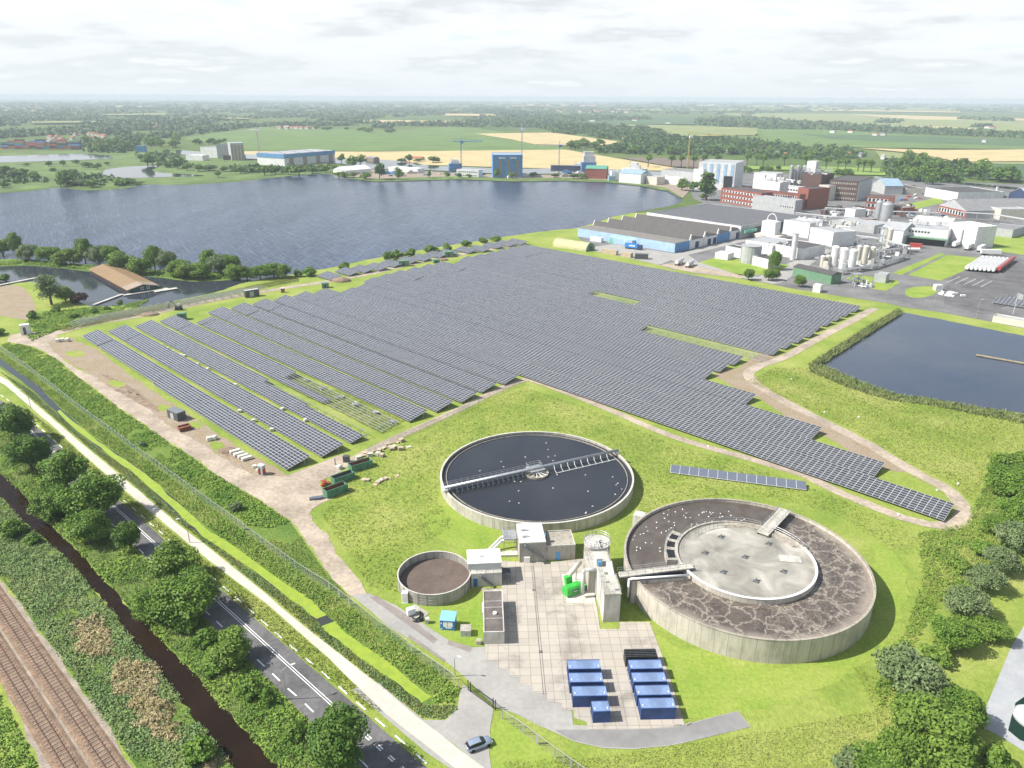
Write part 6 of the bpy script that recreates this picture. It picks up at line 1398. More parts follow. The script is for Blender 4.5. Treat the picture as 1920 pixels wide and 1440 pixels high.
# car park lamps, flag
for i, (x, y, lab) in enumerate(((1660, 563, 'slim lamp post on the bend of the factory road'), (1750, 578, 'slim lamp post between the factory road and the pond'), (1830, 597, 'slim lamp post near the small solar field'), (1893, 480, 'slim lamp post at the right edge of the lawn'))): lamp(lab, (x, y), 9, (1.2, .4, 0), 'yard_lamp')
q = G(1899, 590); t = thing('flag_pole', 'white flag on a pole by the pump station at the right edge', 'flag', q); MB().tube(q, q + Vector((0, 0, 11)), .1, 6).build('pole', 'white_paint', t)
mb = MB(); mb.add([q + Vector((.1, 0, 11)), q + Vector((.1, 0, 8.2)), q + Vector((2.4, -.5, 7.6)), q + Vector((4.2, -.2, 7.9)), q + Vector((4.2, -.2, 10.2)), q + Vector((2.4, -.5, 10.3))], [(0, 1, 2, 5), (5, 2, 3, 4)]); mb.build('flag', 'w_white', t)
BT('low grey pump station at the right edge above the pond', (1862, 594), (1930, 606), 2.6, 6, 'w_cream', 'r_pale')
slatbox('storage_box', 'white cabin on the traffic island', (1754, 545), (1767, 545), 3, 3, 'w_white', cat='cabin')
q = G(1780, 552); t = thing('trailer_frame', 'white machine frame lying on the asphalt by the traffic island', 'machine', q); mb = MB()
for a in range(6): mb.box((q.x + math.cos(a * 1.1) * (2 + a), q.y + math.sin(a * 1.1) * (2 + a * .8), .5), (5 - a * .5, 1.2, .9), a * .6)
mb.box((q.x, q.y, .35), (12, 3, .5), R(50)); mb.build('beams', 'w_white', t)
# small solar field at the right edge
GR2 = 'solar tables at the right edge'
qa = G(1862, 570); s0 = qa.dot(RV); k0 = (qa.dot(NV) - N0) / PITCHM
for i in range(8): table(s0 - .5 + i * 3.0, k0 + i * .78, 16, 'solar table of the small field at the right edge' if i else 'nearest solar table of the small field at the right edge', GR2)
# tables and bare racks between the lake and the track
zl = lambda x, y: (400 + x / 2.909, 420 + y / 2.909)
LK = [(590, 284), (690, 260), (770, 246), (850, 234), (930, 216), (1020, 197), (1095, 184), (1175, 167), (1240, 156), (1340, 142), (1415, 135), (1490, 118), (1560, 107), (1620, 98)]
for i, (x, y) in enumerate(LK):
    q = G(*zl(x - 30, y + 5)); table(q.dot(RV), (q.dot(NV) - N0) / PITCHM, 9, 'short solar table on the lake shore strip' if 0 < i < 13 else ('first short solar table where the bare racks end' if i == 0 else 'last short solar table at the far end of the shore strip'), 'short solar tables on the lake shore')
z8b = lambda x, y: (x / 3.84, 420 + y / 3.84)
for i in range(22):
    x = 480 + i * 62; y = 722 - i * 11.6; q = G(*z8b(x, y)); table(q.dot(RV), (q.dot(NV) - N0) / PITCHM, 5, 'bare rack waiting for panels on the strip beside the lake', 'bare racks on the lake strip', panels=False)
# water barn
f = FR((241, 552), (298, 543)); w = f.w; dep = (G(116, 520) - G(241, 552)).length
t = thing('water_barn', 'long low barn with an ochre roof standing in the water', 'barn', f.p(0, 0))
f.B(.4, w - .4, .4, dep, .3, 2.4).build('wall', 'w_darkbrick', t); rh = 4.0
mb = MB(); f.prx(mb, [(-.5, 2.1), (w / 2, rh), (w + .5, 2.1), (w + .5, 2.4), (w / 2, rh + .35), (-.5, 2.4)], 9, dep); mb.build('roof', 'thatch', t)
mb = MB(); f.prx(mb, [(-.5, 2.15), (w / 2, rh + .05), (w + .5, 2.15), (w + .5, 2.45), (w / 2, rh + .4), (-.5, 2.45)], -.6, 8.99); mb.build('front_roof', 'w_tan', t)
mat('barn_green', (.03, .07, .06), .7, .1, 1); mb = MB(); f.prx(mb, [(.4, .3), (w - .4, .3), (w - .4, 2.3), (w / 2, rh - .15), (.4, 2.3)], .05, .39); mb.build('gable', 'barn_green', t)
for x in (w * .42, w * .62): q = f.B(x, x + 1.5, -.02, .045, 1.3, 2.9).build('window', 'w_white', t); f.B(x + .25, x + 1.25, -.04, -.021, 1.5, 2.7).build('pane', 'window', q)
mb = MB(); f.box(mb, -3, w + 4, -3.2, -.7, .35, .6); f.box(mb, w - 4, w + 8, -6.5, -3.3, .35, .6)
for x in np.arange(-2.5, w + 4, 4): mb.tube(f.p(x, -3, -.2), f.p(x, -3, .9), .15, 5)
tag(mb.build('jetty', 'concrete_pale'), 'pale plank jetty in front of the barn gable', 'jetty')
mb = MB(); a, b_ = G(176, 573), G(230, 553); d = b_ - a; mb.box((*((a + b_) / 2).xy, .5), (d.length, 1.6, .25), math.atan2(d.y, d.x)); tag(mb.build('footbridge', 'concrete_pale'), 'narrow footbridge from the shore to the water barn', 'bridge')
a, b_ = G(0, 536), G(70, 522); d = b_ - a; mb = MB(); mb.box((*((a + b_) / 2).xy, .5), (d.length, 2.0, .3), math.atan2(d.y, d.x)); tag(mb.build('landing_stage', 'concrete_pale'), 'long pale landing stage behind the tall birch', 'jetty')
# jetty and sheet piling at the pond
a, b_ = G(1830, 667), G(1960, 690); d = b_ - a; mb = MB(); mb.box((*((a + b_) / 2).xy, .45), (d.length, 1.5, .25), math.atan2(d.y, d.x)); mat('old_wood', (.30, .25, .15), .9, .2, 1)
tag(mb.build('pond_jetty', 'old_wood'), 'narrow wooden jetty reaching into the square pond', 'jetty')
# ------------------------------------------------------------------ building-site things round the field
def cabin(label, A, B, top, dep, m, roof=None, name='site_cabin', cat='cabin', group=None):
    f = FR(A, B); h = HZ(A, top); t = thing(name, label, cat, f.p(0, 0), group); f.B(0, f.w, 0, dep, .1, h).build('body', m, t); f.B(-.05, f.w + .05, -.05, dep + .05, h + .003, h + .12).build('roof', roof or m, t); f.B(f.w * .3, f.w * .6, -.04, -.003, .2, h * .8).build('door', 'dark_grey' if m != 'dark_grey' else 'w_grey', t); return f
cabin('white upright booth at the far left corner of the site', (40, 629), (58, 627), 611, 2.5, 'w_white', name='booth')
cabin('dark grey container cabin on the sand beside the first panel row', (315, 783), (334, 791), 768, 3.0, 'dark_grey', 'cab_roof'); cabin('dark container beside the lakeside track', (461, 559), (487, 555), 546, 2.5, 'dark_grey', 'w_grey', 'storage_container', 'container')
for x, y, top, w_, lab in ((333, 601, 589, 16, 'green transformer kiosk at the corner of the fifth row'), (604, 541, 532, 13, 'green transformer kiosk half way along the lakeside track'), (813, 494, 488, 12, 'small green transformer kiosk farther along the track'), (748, 500, 490, 20, 'green container on the shore side of the track'), (834, 483, 473, 17, 'olive container among the short shore tables')): cabin(lab, (x, y), (x + w_, y - 1), top, 3.2, 'w_green', name='transformer_kiosk', cat='kiosk')
f = cabin('red and white portable toilet by the near corner of the panels', (484, 890), (493, 892), 873, 1.3, 'w_grey', 'w_white', 'portable_toilet', 'toilet')
for o_ in [o for o in bpy.data.objects if o.name == 'portable_toilet']: f.B(f.w + .01, f.w + .06, .1, 1.2, .3, 1.9).build('side_panel', 'red_paint', o_); f.B(.1, f.w * .28, -.045, -.004, .3, 1.8).build('front_panel', 'red_paint', o_); cabin('red striped site box on the lakeside track', (527, 549), (533, 549), 541, 1.4, 'red_paint', 'w_white', 'site_box', 'box')
mat('bag', (.62, .60, .52), .9, .1, 2)
def bag(label, px, py, group, sz=1.0, m='bag'):
    q = G(px, py); tag(MB().box((q.x, q.y, .5 * sz), (1.3 * sz, 1.1 * sz, 1.0 * sz), random.uniform(0, 3)).build('bulk_bag', m, bevel=.2 * sz), label, 'bag', group)
for x, y in ((109, 641), (118, 640), (127, 640)): bag('white bulk bag in the trio near the far corner booth', x, y, 'bulk bags at the far corner', 1.5)
for x, y in ((393, 826), (402, 824)): bag('white bulk bag in the pair on the sand by the first row', x, y, 'bulk bags by the first row', 1.3)
for x, y, n in ((441, 849, 'first'), (448, 854, 'second'), (456, 858, 'third'), (463, 862, 'last')):
    q = G(x, y); mb = MB(); mb.box((q.x, q.y, .6), (3.0, 1.15, .75), R(40))
    for e in (-1, 0, 1): mb.box((q.x + e * 1.0, q.y + e * .84, .1), (.2, 1.1, .2), R(40))
    tag(mb.build('panel_pallet', 'bag'), '%s cream stack of packed panels beside the first row, counted from the sand bags' % n, 'pallet', 'stacks of packed panels')
for x, y in ((485, 884), (478, 877)): bag('small white bag beside the red and white toilet', x, y, 'bags by the toilet', .9)
P2 = [(250, 621), (262, 628), (283, 640), (302, 649), (315, 655), (324, 661), (340, 668), (346, 669), (371, 685), (390, 694), (442, 724), (448, 735), (500, 775), (530, 769), (450, 773), (476, 791), (510, 808), (573, 790)]
for x, y in P2: bag('white parcel left on the grass lane between two panel rows', x, y, 'parcels between the rows', 1.0)
P3 = [(515, 690), (541, 700), (575, 715), (605, 731), (638, 747), (670, 761), (703, 776), (737, 794)]
mat('crumpled', (.40, .41, .43), .5, .25, 2)
for i, (x, y) in enumerate(P3):
    q = G(x, y); mb = MB(); r_ = random.Random(i)
    for k in range(4): mb.box((q.x + r_.uniform(-1, 1), q.y + r_.uniform(-1, 1), .3 + k * .25), (r_.uniform(1, 2.2), r_.uniform(.5, 1.2), .16), r_.uniform(0, 3), r_.uniform(-.5, .5))
    tag(mb.build('parts_heap', 'crumpled'), 'heap of loose fixing parts lying in the unfinished row', 'heap', 'heaps of fixing parts')
# waste skips
mat('skip_green', (.09, .22, .15), .6, .25, .7); mat('rust_inside', (.20, .075, .05), .9, .3, .8)
def skip(label, A, B, L_, w_, h_, m='skip_green', inside='rust_inside'):
    f = FR(A, B); t = thing('waste_skip', label, 'skip', f.p(0, 0)); mb = MB()
    for a in ((0, L_, 0, .12), (0, L_, w_ - .12, w_), (0, .12, .121, w_ - .121), (L_ - .12, L_, .121, w_ - .121)): f.box(mb, *a, .15, h_)
    f.box(mb, .0, L_, 0, w_, .05, .148); mb.build('walls', m, t)
    mb = MB()
    for i in range(6): f.box(mb, .4 + i * (L_ - .9) / 5, .55 + i * (L_ - .9) / 5, -.1, -.003, .15, h_ - .05)
    for y in (-.06, w_ - .1): f.box(mb, -.03, L_ + .03, y, y + .16, h_ + .003, h_ + .1)
    mb.build('ribs', m, t)
    mb = MB(); f.box(mb, .125, L_ - .125, .125, w_ - .125, .2, .9)
    f.box(mb, .123, L_ - .123, w_ - .2, w_ - .123, .901, h_ - .02); mb.build('inside', inside, t)
zq = lambda x, y: (560 + x / 8, 800 + y / 8)
skip('green waste skip nearest the track with a rusty red inside', zq(432, 1085), zq(770, 960), 6.3, 2.4, 2.2); skip('green waste skip in the middle of the three', zq(545, 880), zq(890, 760), 6.3, 2.3, 1.9, inside='r_dark'); skip('green waste skip farthest from the track by the pallet heap', zq(800, 690), zq(1165, 580), 6.6, 2.4, 2.0)
skip('small brown skip on the sand behind the dark cabin', (338, 811), (358, 806), 3.6, 2.6, 1.3, 'rust_inside')
f = FR(zq(180, 1085), zq(330, 1115)); 
for i in range(3):
    q = f.p(.6 + i * .9, i * .5); tag(MB().box((q.x, q.y, .35 + .05 * i), (1.7, 1.05, .5), f.an + .8).build('spare_panels', 'panel_single'), 'short stack of spare panels lying in front of the nearest skip, %s of three' % ('left', 'middle', 'right')[i], 'panels', 'spare panel stacks')
q = G(*zq(400, 880)); mb = MB()
for i in range(7): mb.box((q.x + random.uniform(-1, 1), q.y + random.uniform(-.8, .8), .3 + .2 * i), (1.2, .8, .25), i, random.uniform(-.4, .4))
tag(mb.build('red_debris', 'red_paint'), 'pile of red rubbish between the two nearest skips', 'rubbish')
slatbox('dark_cabinet', 'dark cabinet standing at the edge of the grass above the skips', zq(668, 540), zq(750, 545), 1.3, 1.9, 'dark_grey', cat='cabinet')
q = G(*zq(550, 570)); tag(MB().tube(q, q + Vector((0, 0, 2.0)), .14, 8).build('post', 'dark_grey'), 'single dark post on the turning place by the skips', 'post')
bag('yellowish bulk bag beside the dark post', *zq(610, 630), None, 1.2)
mat('pallet_wood', (.56, .47, .34), .9, .2, 1.5)
PAL = [(900, 480), (950, 450), (1010, 400), (1060, 410), (1080, 440), (1140, 370), (1190, 350), (1210, 380), (1270, 330), (1340, 290), (1370, 320), (1400, 350), (1430, 330), (1480, 240), (1540, 225), (1530, 350), (1190, 430), (1250, 450), (1150, 870), (1190, 840), (1240, 810), (1300, 790), (1340, 780), (1470, 740), (1650, 305), (980, 800), (1020, 810)]
for i, (x, y) in enumerate(PAL):
    q = G(*zq(x, y)); mb = MB(); k = random.randint(2, 6) if i < 18 else random.randint(1, 3); rz = random.uniform(0, 1.6)
    for j in range(k):
        z = .1 + j * .17
        for e in (-.5, -.25, 0, .25, .5): a = Vector((0, e * 1.0, 0)); a.rotate(Matrix.Rotation(rz, 3, 'Z')); mb.box((q.x + a.x, q.y + a.y, z + .06), (1.5, .18, .035), rz)
        mb.box((q.x, q.y, z), (.14, 1.1, .09), rz); mb.box((q.x + .65 * math.cos(rz), q.y + .65 * math.sin(rz), z), (.12, 1.1, .09), rz); mb.box((q.x - .65 * math.cos(rz), q.y - .65 * math.sin(rz), z), (.12, 1.1, .09), rz)
    tag(mb.build('pallet_stack', 'pallet_wood' if i % 4 else 'bag'), 'pale wooden pallets thrown in a heap above the skips' if i < 18 else 'broken pale pallets lying loose in the meadow right of the skips', 'pallet', 'pallets heaped above the skips' if i < 18 else 'pallets loose in the meadow')
for px, py, r_, h_, lab in ((412, 586, 4, 1.6, 'brown soil heap behind the green kiosk'), (640, 527, 6, 2.2, 'soil heap by the track half way along the lake'), (830, 488, 4, 1.5, 'soil heap by the small green kiosk'), (280, 590, 5, 1.2, 'low sand heap by the excavator'), (425, 845, 3, .7, 'low soil heap by the bulk bags'), (340, 712, 0, 0, '')):
    if r_: q = G(px, py); mb = MB().sphere((q.x, q.y, 0), r_, 12, 6, (1, .7, h_ / r_)); tag(mb.build('soil_heap', 'soil', smooth=True), lab, 'heap')
q = G(334, 582); t = thing('excavator', 'small dark excavator working beside the lakeside track', 'excavator', q); MB().box((q.x, q.y, .5), (3.2, .6, .9)).box((q.x, q.y + 1.8, .5), (3.2, .6, .9)).build('tracks', 'black_steel', t); MB().box((q.x, q.y + .9, 1.7), (2.8, 2.2, 1.3)).build('body', 'dark_grey', t, bevel=.15); MB().box((q.x + .4, q.y + .4, 2.8), (1.2, 1.0, 1.2)).build('cab', 'w_cream', t); MB().path([Vector((q.x - 1, q.y + .9, 2)), Vector((q.x - 3.2, q.y + .9, 4.4)), Vector((q.x - 5.2, q.y + .9, 2.2)), Vector((q.x - 4.6, q.y + .9, .8))], .2, 6).build('boom', 'dark_grey', t)
# thin posts of the unfinished fence along the field path
mat('post_grey', (.20, .20, .20), .6, .1, 1)
fence('thin dark post and wire fence along the path below the field', [(p.x, p.y) for p in W([(690, 850), (760, 820), (850, 781), (920, 746), (965, 726), (985, 722)])], 1.9, 3.2, 'mesh_thin' if 'mesh_thin' in M else 'mesh_wire', 'post_grey', .03)
for x, y in ((1484, 712), (1610, 783), (1796, 908), (1757, 920), (1685, 966), (1328, 838), (1665-565, 738), (1546, 774)): bag('small white marker stone beside the path round the tongue', x, y, 'white markers along the path', .42, 'white_paint')
# grey apron and basin in the corner
S('apron', [(1945, 1110), (1928, 1160), (1895, 1215), (1870, 1275), (1845, 1335), (1836, 1362), (1870, 1378), (1925, 1412), (1990, 1445), (1990, 1110)], 'r_pale', .05); S('basin_water', [(1930, 1300), (1904, 1318), (1896, 1345), (1890, 1370), (1912, 1388), (1990, 1415), (1990, 1290)], 'basin', .08)
q = G(1938, 1350); t = thing('basin_cover', 'white rounded cover floating in the green basin at the right edge', 'cover', q); MB().lathe((q.x, q.y, 0), [(3.0, .1), (2.9, .5), (2.2, .9), (.01, 1.1)], 24).build('shell', 'w_white', t, smooth=True); MB().ring(q, 3.0, 3.15, .1, .4, 24).build('rim', 'w_grey', t)
# roof plant, ducts and yard clutter of the works
def clutter(n, px, z, label, group, cat='roof unit', ms=('w_grey', 'galvanised', 'w_white', 'w_cream'), sz=(1.2, 3.5), hh=(.8, 2.6)):
    for x, y in scatter(px, n):
        q = G(x, y, z); a, b_, h_ = random.uniform(*sz), random.uniform(*sz), random.uniform(*hh); k = random.random(); mb = MB(); st = 0
        if k < .55: mb.box((q.x, q.y, z + h_ / 2), (a, b_, h_), TH).box((q.x, q.y, z + h_ + .1), (a * .6, b_ * .6, .2), TH)
        elif k < .8: mb.cyl(q, a * .4, z, z + h_ * 1.3, 10).cyl(q, a * .48, z + h_ * 1.3 + .01, z + h_ * 1.3 + .2, 10)
        else: mb.tube((q.x - a, q.y + a, z + .8), (q.x + a * 1.5, q.y - a * 1.5, z + .8), .35, 6).box((q.x, q.y, z + .4), (.4, .4, .8))
        tag(mb.build(cat.replace(' ', '_'), random.choice(ms)), label, cat, group)
clutter(16, [(1432, 332), (1500, 338), (1500, 345), (1440, 342)], 27, 'small plant unit on the white blocks of the works', 'plant on the white blocks')
clutter(34, [(1480, 405), (1600, 412), (1640, 420), (1560, 430), (1500, 416)], 10.3, 'small plant unit on the roofs beside the arched tank', 'plant on the middle roofs')
clutter(18, [(1660, 412), (1780, 410), (1790, 420), (1680, 424)], 12, 'small plant unit on the roofs by the loading bays', 'plant on the loading hall roofs')
clutter(10, [(1510, 320), (1550, 322), (1556, 328), (1512, 328)], 25.2, 'small plant unit on the dark brick block', 'plant on the dark brick block')
clutter(85, [(1560, 470), (1690, 462), (1700, 478), (1640, 505), (1560, 512), (1540, 500)], .1, 'piece of pipework or pump in the tank yard', 'pipework in the tank yard', 'process unit', sz=(1.2, 3.2), hh=(1, 4.5))
clutter(62, [(1540, 395), (1700, 390), (1750, 402), (1640, 412), (1550, 410)], .1, 'piece of plant under the pipe bridges', 'plant under the pipe bridges', 'process unit', ('w_grey', 'galvanised', 'w_darkbrick', 'w_white', 'r_dark'), (2, 5), (1.5, 5))
clutter(26, [(1690, 350), (1900, 356), (1910, 372), (1800, 376), (1690, 364)], .1, 'piece of stock lying in the far yard of the works', 'stock in the far yard', 'stock', ('w_grey', 'red_paint', 'blue_paint', 'w_white', 'r_dark'), (2, 6), (1.5, 3.2))
clutter(12, [(1590, 528), (1630, 530), (1635, 540), (1595, 540)], .1, 'small white tank or valve of the gas station beside the lawn', 'valves of the gas station', 'process unit', ('w_white', 'w_grey'), (1, 2), (1, 2.4))
clutter(10, [(1410, 445), (1470, 455), (1490, 462), (1440, 462)], 7.2, 'small vent on the low white roofs', 'vents on the low white roofs', sz=(.8, 1.6), hh=(.5, 1.2))
# ------------------------------------------------------------------ far country
mat('f_green', (.115, .185, .045), .9, .14, .012, fine=.12); mat('f_lime', (.20, .30, .05), .9, .1, .02); mat('f_dark', (.065, .125, .045), .9, .12, .01); mat('f_straw', (.50, .40, .20), .9, .10, .02, fine=.08); mat('f_pale', (.22, .25, .09), .9, .14, .01); mat('f_plough', (.17, .13, .105), .9, .1, .02); mat('f_marsh', (.11, .17, .04), .9, .3, .03, fine=.3)
FL = [('f_marsh', [(-80, 360), (0, 360), (110, 350), (230, 352), (340, 345), (500, 333), (626, 327), (636, 318), (600, 300), (450, 292), (350, 285), (200, 280), (60, 285), (-80, 290)]),
 ('f_green', [(345, 262), (353, 257), (440, 245), (495, 237), (590, 240), (735, 246), (830, 238), (890, 240), (990, 255), (1055, 276), (1055, 281), (890, 284), (700, 284), (455, 283), (455, 275)]),
 ('f_straw', [(455, 284), (700, 285), (1060, 281), (1100, 288), (1250, 313), (1300, 322), (1000, 316), (800, 310), (640, 301), (450, 290)]),
 ('f_straw', [(890, 251), (1035, 249), (1125, 261), (1171, 267), (1130, 273), (1050, 274), (1010, 273), (960, 262)]),
 ('f_plough', [(1160, 296), (1309, 299), (1400, 303), (1400, 312), (1309, 316), (1255, 313)]),
 ('f_lime', [(1380, 312), (1560, 314), (1660, 318), (1660, 330), (1600, 329), (1480, 320), (1380, 318)]),
 ('f_green', [(1330, 256), (1400, 243), (1560, 244), (1725, 255), (1920, 264), (1990, 266), (1990, 282), (1620, 278), (1450, 275)]),
 ('f_dark', [(1500, 252), (1725, 256), (1990, 267), (1990, 278), (1700, 268), (1560, 262)]),
 ('f_straw', [(1614, 279), (1765, 283), (1990, 281), (1990, 304), (1792, 305), (1725, 290)]),
 ('f_pale', [(1640, 284), (1730, 292), (1792, 306), (1990, 306), (1990, 312), (1847, 309), (1650, 298)]),
 ('f_dark', [(1840, 310), (1990, 313), (1990, 345), (1850, 338)]),
 ('f_pale', [(1340, 213), (1630, 214), (1690, 222), (1990, 230), (1990, 250), (1690, 241), (1560, 231), (1400, 221)]),
 ('f_straw', [(1590, 215), (1670, 216.5), (1990, 225), (1990, 228), (1720, 225)]),
 ('f_straw', [(1690, 237), (1780, 239), (1850, 245), (1700, 243)]),
 ('f_pale', [(1138, 234), (1303, 237), (1420, 242), (1420, 255), (1344, 257), (1260, 257), (1241, 243)]),
 ('f_dark', [(1016, 229), (1217, 221), (1303, 221), (1303, 235), (1138, 234)]),
 ('f_straw', [(680, 226), (770, 227), (880, 229), (880, 232), (740, 232), (680, 230)]), ('f_straw', [(550, 214), (615, 214), (615, 217), (550, 217)]), ('f_straw', [(835, 214), (930, 215), (930, 219), (835, 218)]), ('f_straw', [(400, 205), (470, 206), (470, 208), (400, 208)]), ('f_straw', [(40, 203), (100, 203), (100, 205), (40, 205)]),
 ('f_pale', [(560, 205), (720, 205), (720, 210), (560, 209)]), ('f_straw', [(960, 196), (1120, 198), (1120, 200), (960, 199)]), ('f_straw', [(1300, 196), (1600, 199), (1600, 201), (1300, 199)]), ('f_straw', [(1500, 205), (1800, 210), (1800, 212.5), (1500, 208)]), ('f_pale', [(1150, 205), (1450, 206), (1450, 210), (1150, 209)]), ('f_straw', [(1700, 203), (1990, 208), (1990, 210), (1700, 206)]), ('f_pale', [(1400, 200), (1990, 206), (1990, 212), (1400, 204)]), ('f_pale', [(60, 230), (200, 229), (230, 232), (60, 234)]), ('f_straw', [(250, 233), (330, 233), (330, 235.5), (250, 235)]), ('f_pale', [(150, 215), (330, 214), (330, 218), (150, 218)]), ('f_straw', [(0, 208), (70, 208), (70, 211), (0, 210)]), ('f_pale', [(380, 222), (460, 222), (470, 226), (380, 226)]), ('f_straw', [(180, 200), (300, 200), (300, 202), (180, 202)]), ('f_pale', [(700, 199), (900, 199), (900, 202), (700, 202)])]
for i, (m_, q) in enumerate(FL): S('field', q, m_, .25 + .2 * i if i else .02)
S('far_canal', [(330, 282), (420, 288), (640, 297), (760, 303), (800, 311), (960, 318), (1100, 316), (1290, 326), (1330, 331), (1330, 337), (1250, 332), (1100, 326), (960, 328), (800, 320), (700, 318), (640, 308), (420, 296), (330, 290)], 'inlet', 8 * 0 + 7.5 * 0 + .9)
S('quay', [(640, 312), (720, 320), (800, 322), (960, 329), (1100, 327), (1250, 333), (1330, 338), (1300, 350), (1280, 372), (1250, 357), (1200, 347), (1140, 341), (1060, 338), (960, 339), (860, 335), (760, 338), (700, 338), (650, 332)], 'w_tan', .35)
S('quay_grass', [(640, 330), (700, 336), (760, 334), (860, 331), (960, 335), (1060, 334), (1140, 338), (1200, 344), (1250, 354), (1277, 370), (1278, 373), (1250, 359), (1200, 349), (1140, 343), (1060, 340), (960, 341), (860, 337), (760, 340), (700, 341), (650, 335)], 'f_marsh', .5)
S('marsh_pool', [(190, 327), (200, 318), (250, 312), (300, 311), (285, 318), (300, 324), (370, 328), (380, 330), (320, 332), (260, 334), (200, 333)], 'inlet', .3, 2)
S('blue_basin', [(-20, 296), (0, 293), (160, 288), (205, 292), (215, 298), (100, 302), (-20, 306)], 'pond', .4)
S('far_canal', [(1640, 331), (1760, 338), (1990, 360), (1990, 364), (1760, 342), (1640, 335)], 'inlet', .4)
from mathutils import noise as mnoise
# --- woods too far off to count: leaf heaps sized with their distance
def wood(name, px, n, label, rmin=5, k=.0042, hk=1.0, m='leaf_blue', per=16, gap=0):
    q = np.array(px, float); P = scatter(px, n); out = []
    C = np.array([G(x, y)[:2] for x, y in P])
    if gap: C = C[[mnoise.noise(Vector((x / 300, y / 700, 3.1))) + .6 * mnoise.noise(Vector((x / 110, y / 200, 7))) > gap - 1 for x, y in C]]
    d = np.hypot(C[:, 0], C[:, 1]); r = np.maximum(rmin, d * k) * rng.uniform(.7, 1.3, len(d)); h = np.minimum(rng.uniform(8, 17, len(d)) * hk, 22)
    Cc, N, Sz = clumps(C, per, r, h, 1.0); Sz = np.repeat(r, per) * rng.uniform(.3, .5, len(d) * per)
    o = finish(quads_mesh(name, Cc, N, Sz, .8), name, m); o['kind'] = 'stuff'; tag(o, label, 'wood')
wood('woodland', [(-60, 262), (0, 262), (100, 263), (170, 262), (250, 264), (345, 256), (440, 243), (480, 238), (500, 225), (490, 200), (480, 193), (-60, 192)], 4200, 'wide blue green woodland filling the left of the far plain', gap=1.0)
wood('woodland', [(440, 240), (520, 238), (590, 238), (680, 236), (735, 244), (735, 232), (680, 224), (880, 212), (990, 222), (990, 214), (880, 192), (480, 192), (480, 230)], 2600, 'woodland behind the bright green field', gap=.95)
wood('woodland', [(735, 236), (890, 238), (900, 232), (740, 233)], 160, 'thin tree belt along the straw strip')
wood('woodland', [(890, 238), (1016, 240), (1050, 232), (1130, 228), (1217, 226), (1217, 220), (1050, 216), (900, 220), (870, 228)], 700, 'dark wood in the middle of the far plain')
wood('woodland', [(880, 214), (1340, 214), (1420, 222), (1420, 212), (1700, 208), (1990, 216), (1990, 197), (1400, 193), (880, 192)], 2600, 'loose hedges and farm woods towards the horizon', gap=1.1)
wood('woodland', [(1305, 224), (1400, 220), (1440, 223), (1500, 229), (1600, 235), (1680, 241), (1800, 246), (1990, 256), (1990, 262), (1690, 251), (1560, 245), (1400, 241), (1310, 236)], 900, 'long dark tree belt crossing the right of the plain')
wood('woodland', [(1645, 229), (1690, 228), (1690, 231), (1645, 232)], 40, 'small isolated copse in the right hand fields'); wood('woodland', [(1823, 238), (1862, 239), (1862, 240.5), (1823, 240)], 20, 'tiny farm copse at the far right'); wood('woodland', [(1800, 222), (1900, 226), (1900, 229), (1800, 225)], 60, 'small wood near the horizon at the right')
leaf_mat('leaf_wood', (.040, .090, .022), (.085, .150, .036), .03, .2, .3, up=.35)
# --- nearer trees, each its own
for i, (lm, H, Rc) in enumerate((('leaf_dark', 12, 5.5), ('leaf_mid', 11, 5.5), ('leaf_light', 10, 5))): tree_proto('far%d' % i, 'broadleaf_tree', lm, H, Rc, 12, 34, .85, 71 + i, zc=.54, rz=.44)
tree_proto('poplar', 'poplar_tree', 'leaf_dark', 24, 4, 34, 60, .7, 81, 'poplar', zc=.53, rz=.5); tree_proto('stem', 'tall_stemmed_tree', 'leaf_mid', 18, 5, 12, 30, .8, 85, zc=.7, rz=.28)
def treesin(px, n, H, Rc, label, group, keys=('far0', 'far1', 'far2')):
    for x, y in scatter(px, n):
        s_ = random.uniform(.75, 1.25); q = G(x, y); plant(random.choice(keys), q, H * s_, Rc * s_, label, group)
WB = [(990, 233), (1140, 236), (1220, 242), (1250, 258), (1330, 264), (1420, 262), (1420, 288), (1330, 292), (1200, 290), (1110, 287), (1180, 270), (1100, 254), (1040, 250)]
wood('woodland', WB, 900, 'dark wood behind the shipyard, its canopy too dense to count', 8, .004, 1.1, 'leaf_wood', 20)
treesin([(1110, 282), (1200, 284), (1330, 284), (1420, 282), (1420, 288), (1330, 292), (1200, 290)], 26, 14, 10, 'tree on the near edge of the wood behind the shipyard', 'trees of the wood behind the shipyard', ('far0', 'far1'))
wood('woodland', [(1390, 268), (1500, 274), (1600, 282), (1620, 294), (1560, 302), (1440, 298), (1380, 288)], 200, 'tree belt canopy behind the factory', 7, .004, .9, 'leaf_wood', 20)
wood('woodland', [(1655, 332), (1655, 306), (1690, 300), (1760, 302), (1800, 309), (1845, 322), (1850, 340), (1740, 345)], 150, 'dense undergrowth of the grove right of the factory', 6, .004, .7, 'leaf_wood', 20)
wood('woodland', [(-60, 356), (0, 352), (60, 345), (100, 345), (60, 325), (0, 315), (-60, 320)], 60, 'bushes merging on the marsh at the left edge', 5, .004, .5, 'leaf_wood', 24)
wood('woodland', [(95, 318), (130, 322), (190, 330), (262, 343), (250, 350), (170, 350), (120, 348)], 70, 'bushes along the marsh shore left of the pool', 4.5, .004, .45, 'leaf_wood', 24)
wood('woodland', [(150, 262), (258, 268), (262, 284), (200, 290), (158, 286)], 90, 'pale grove canopy by the container yard', 6, .004, .9, 'leaf_wood', 22)
wood('woodland', [(255, 292), (330, 288), (345, 305), (400, 318), (330, 316), (270, 306)], 60, 'bushes around the far side of the marsh pool', 5, .004, .5, 'leaf_wood', 22)
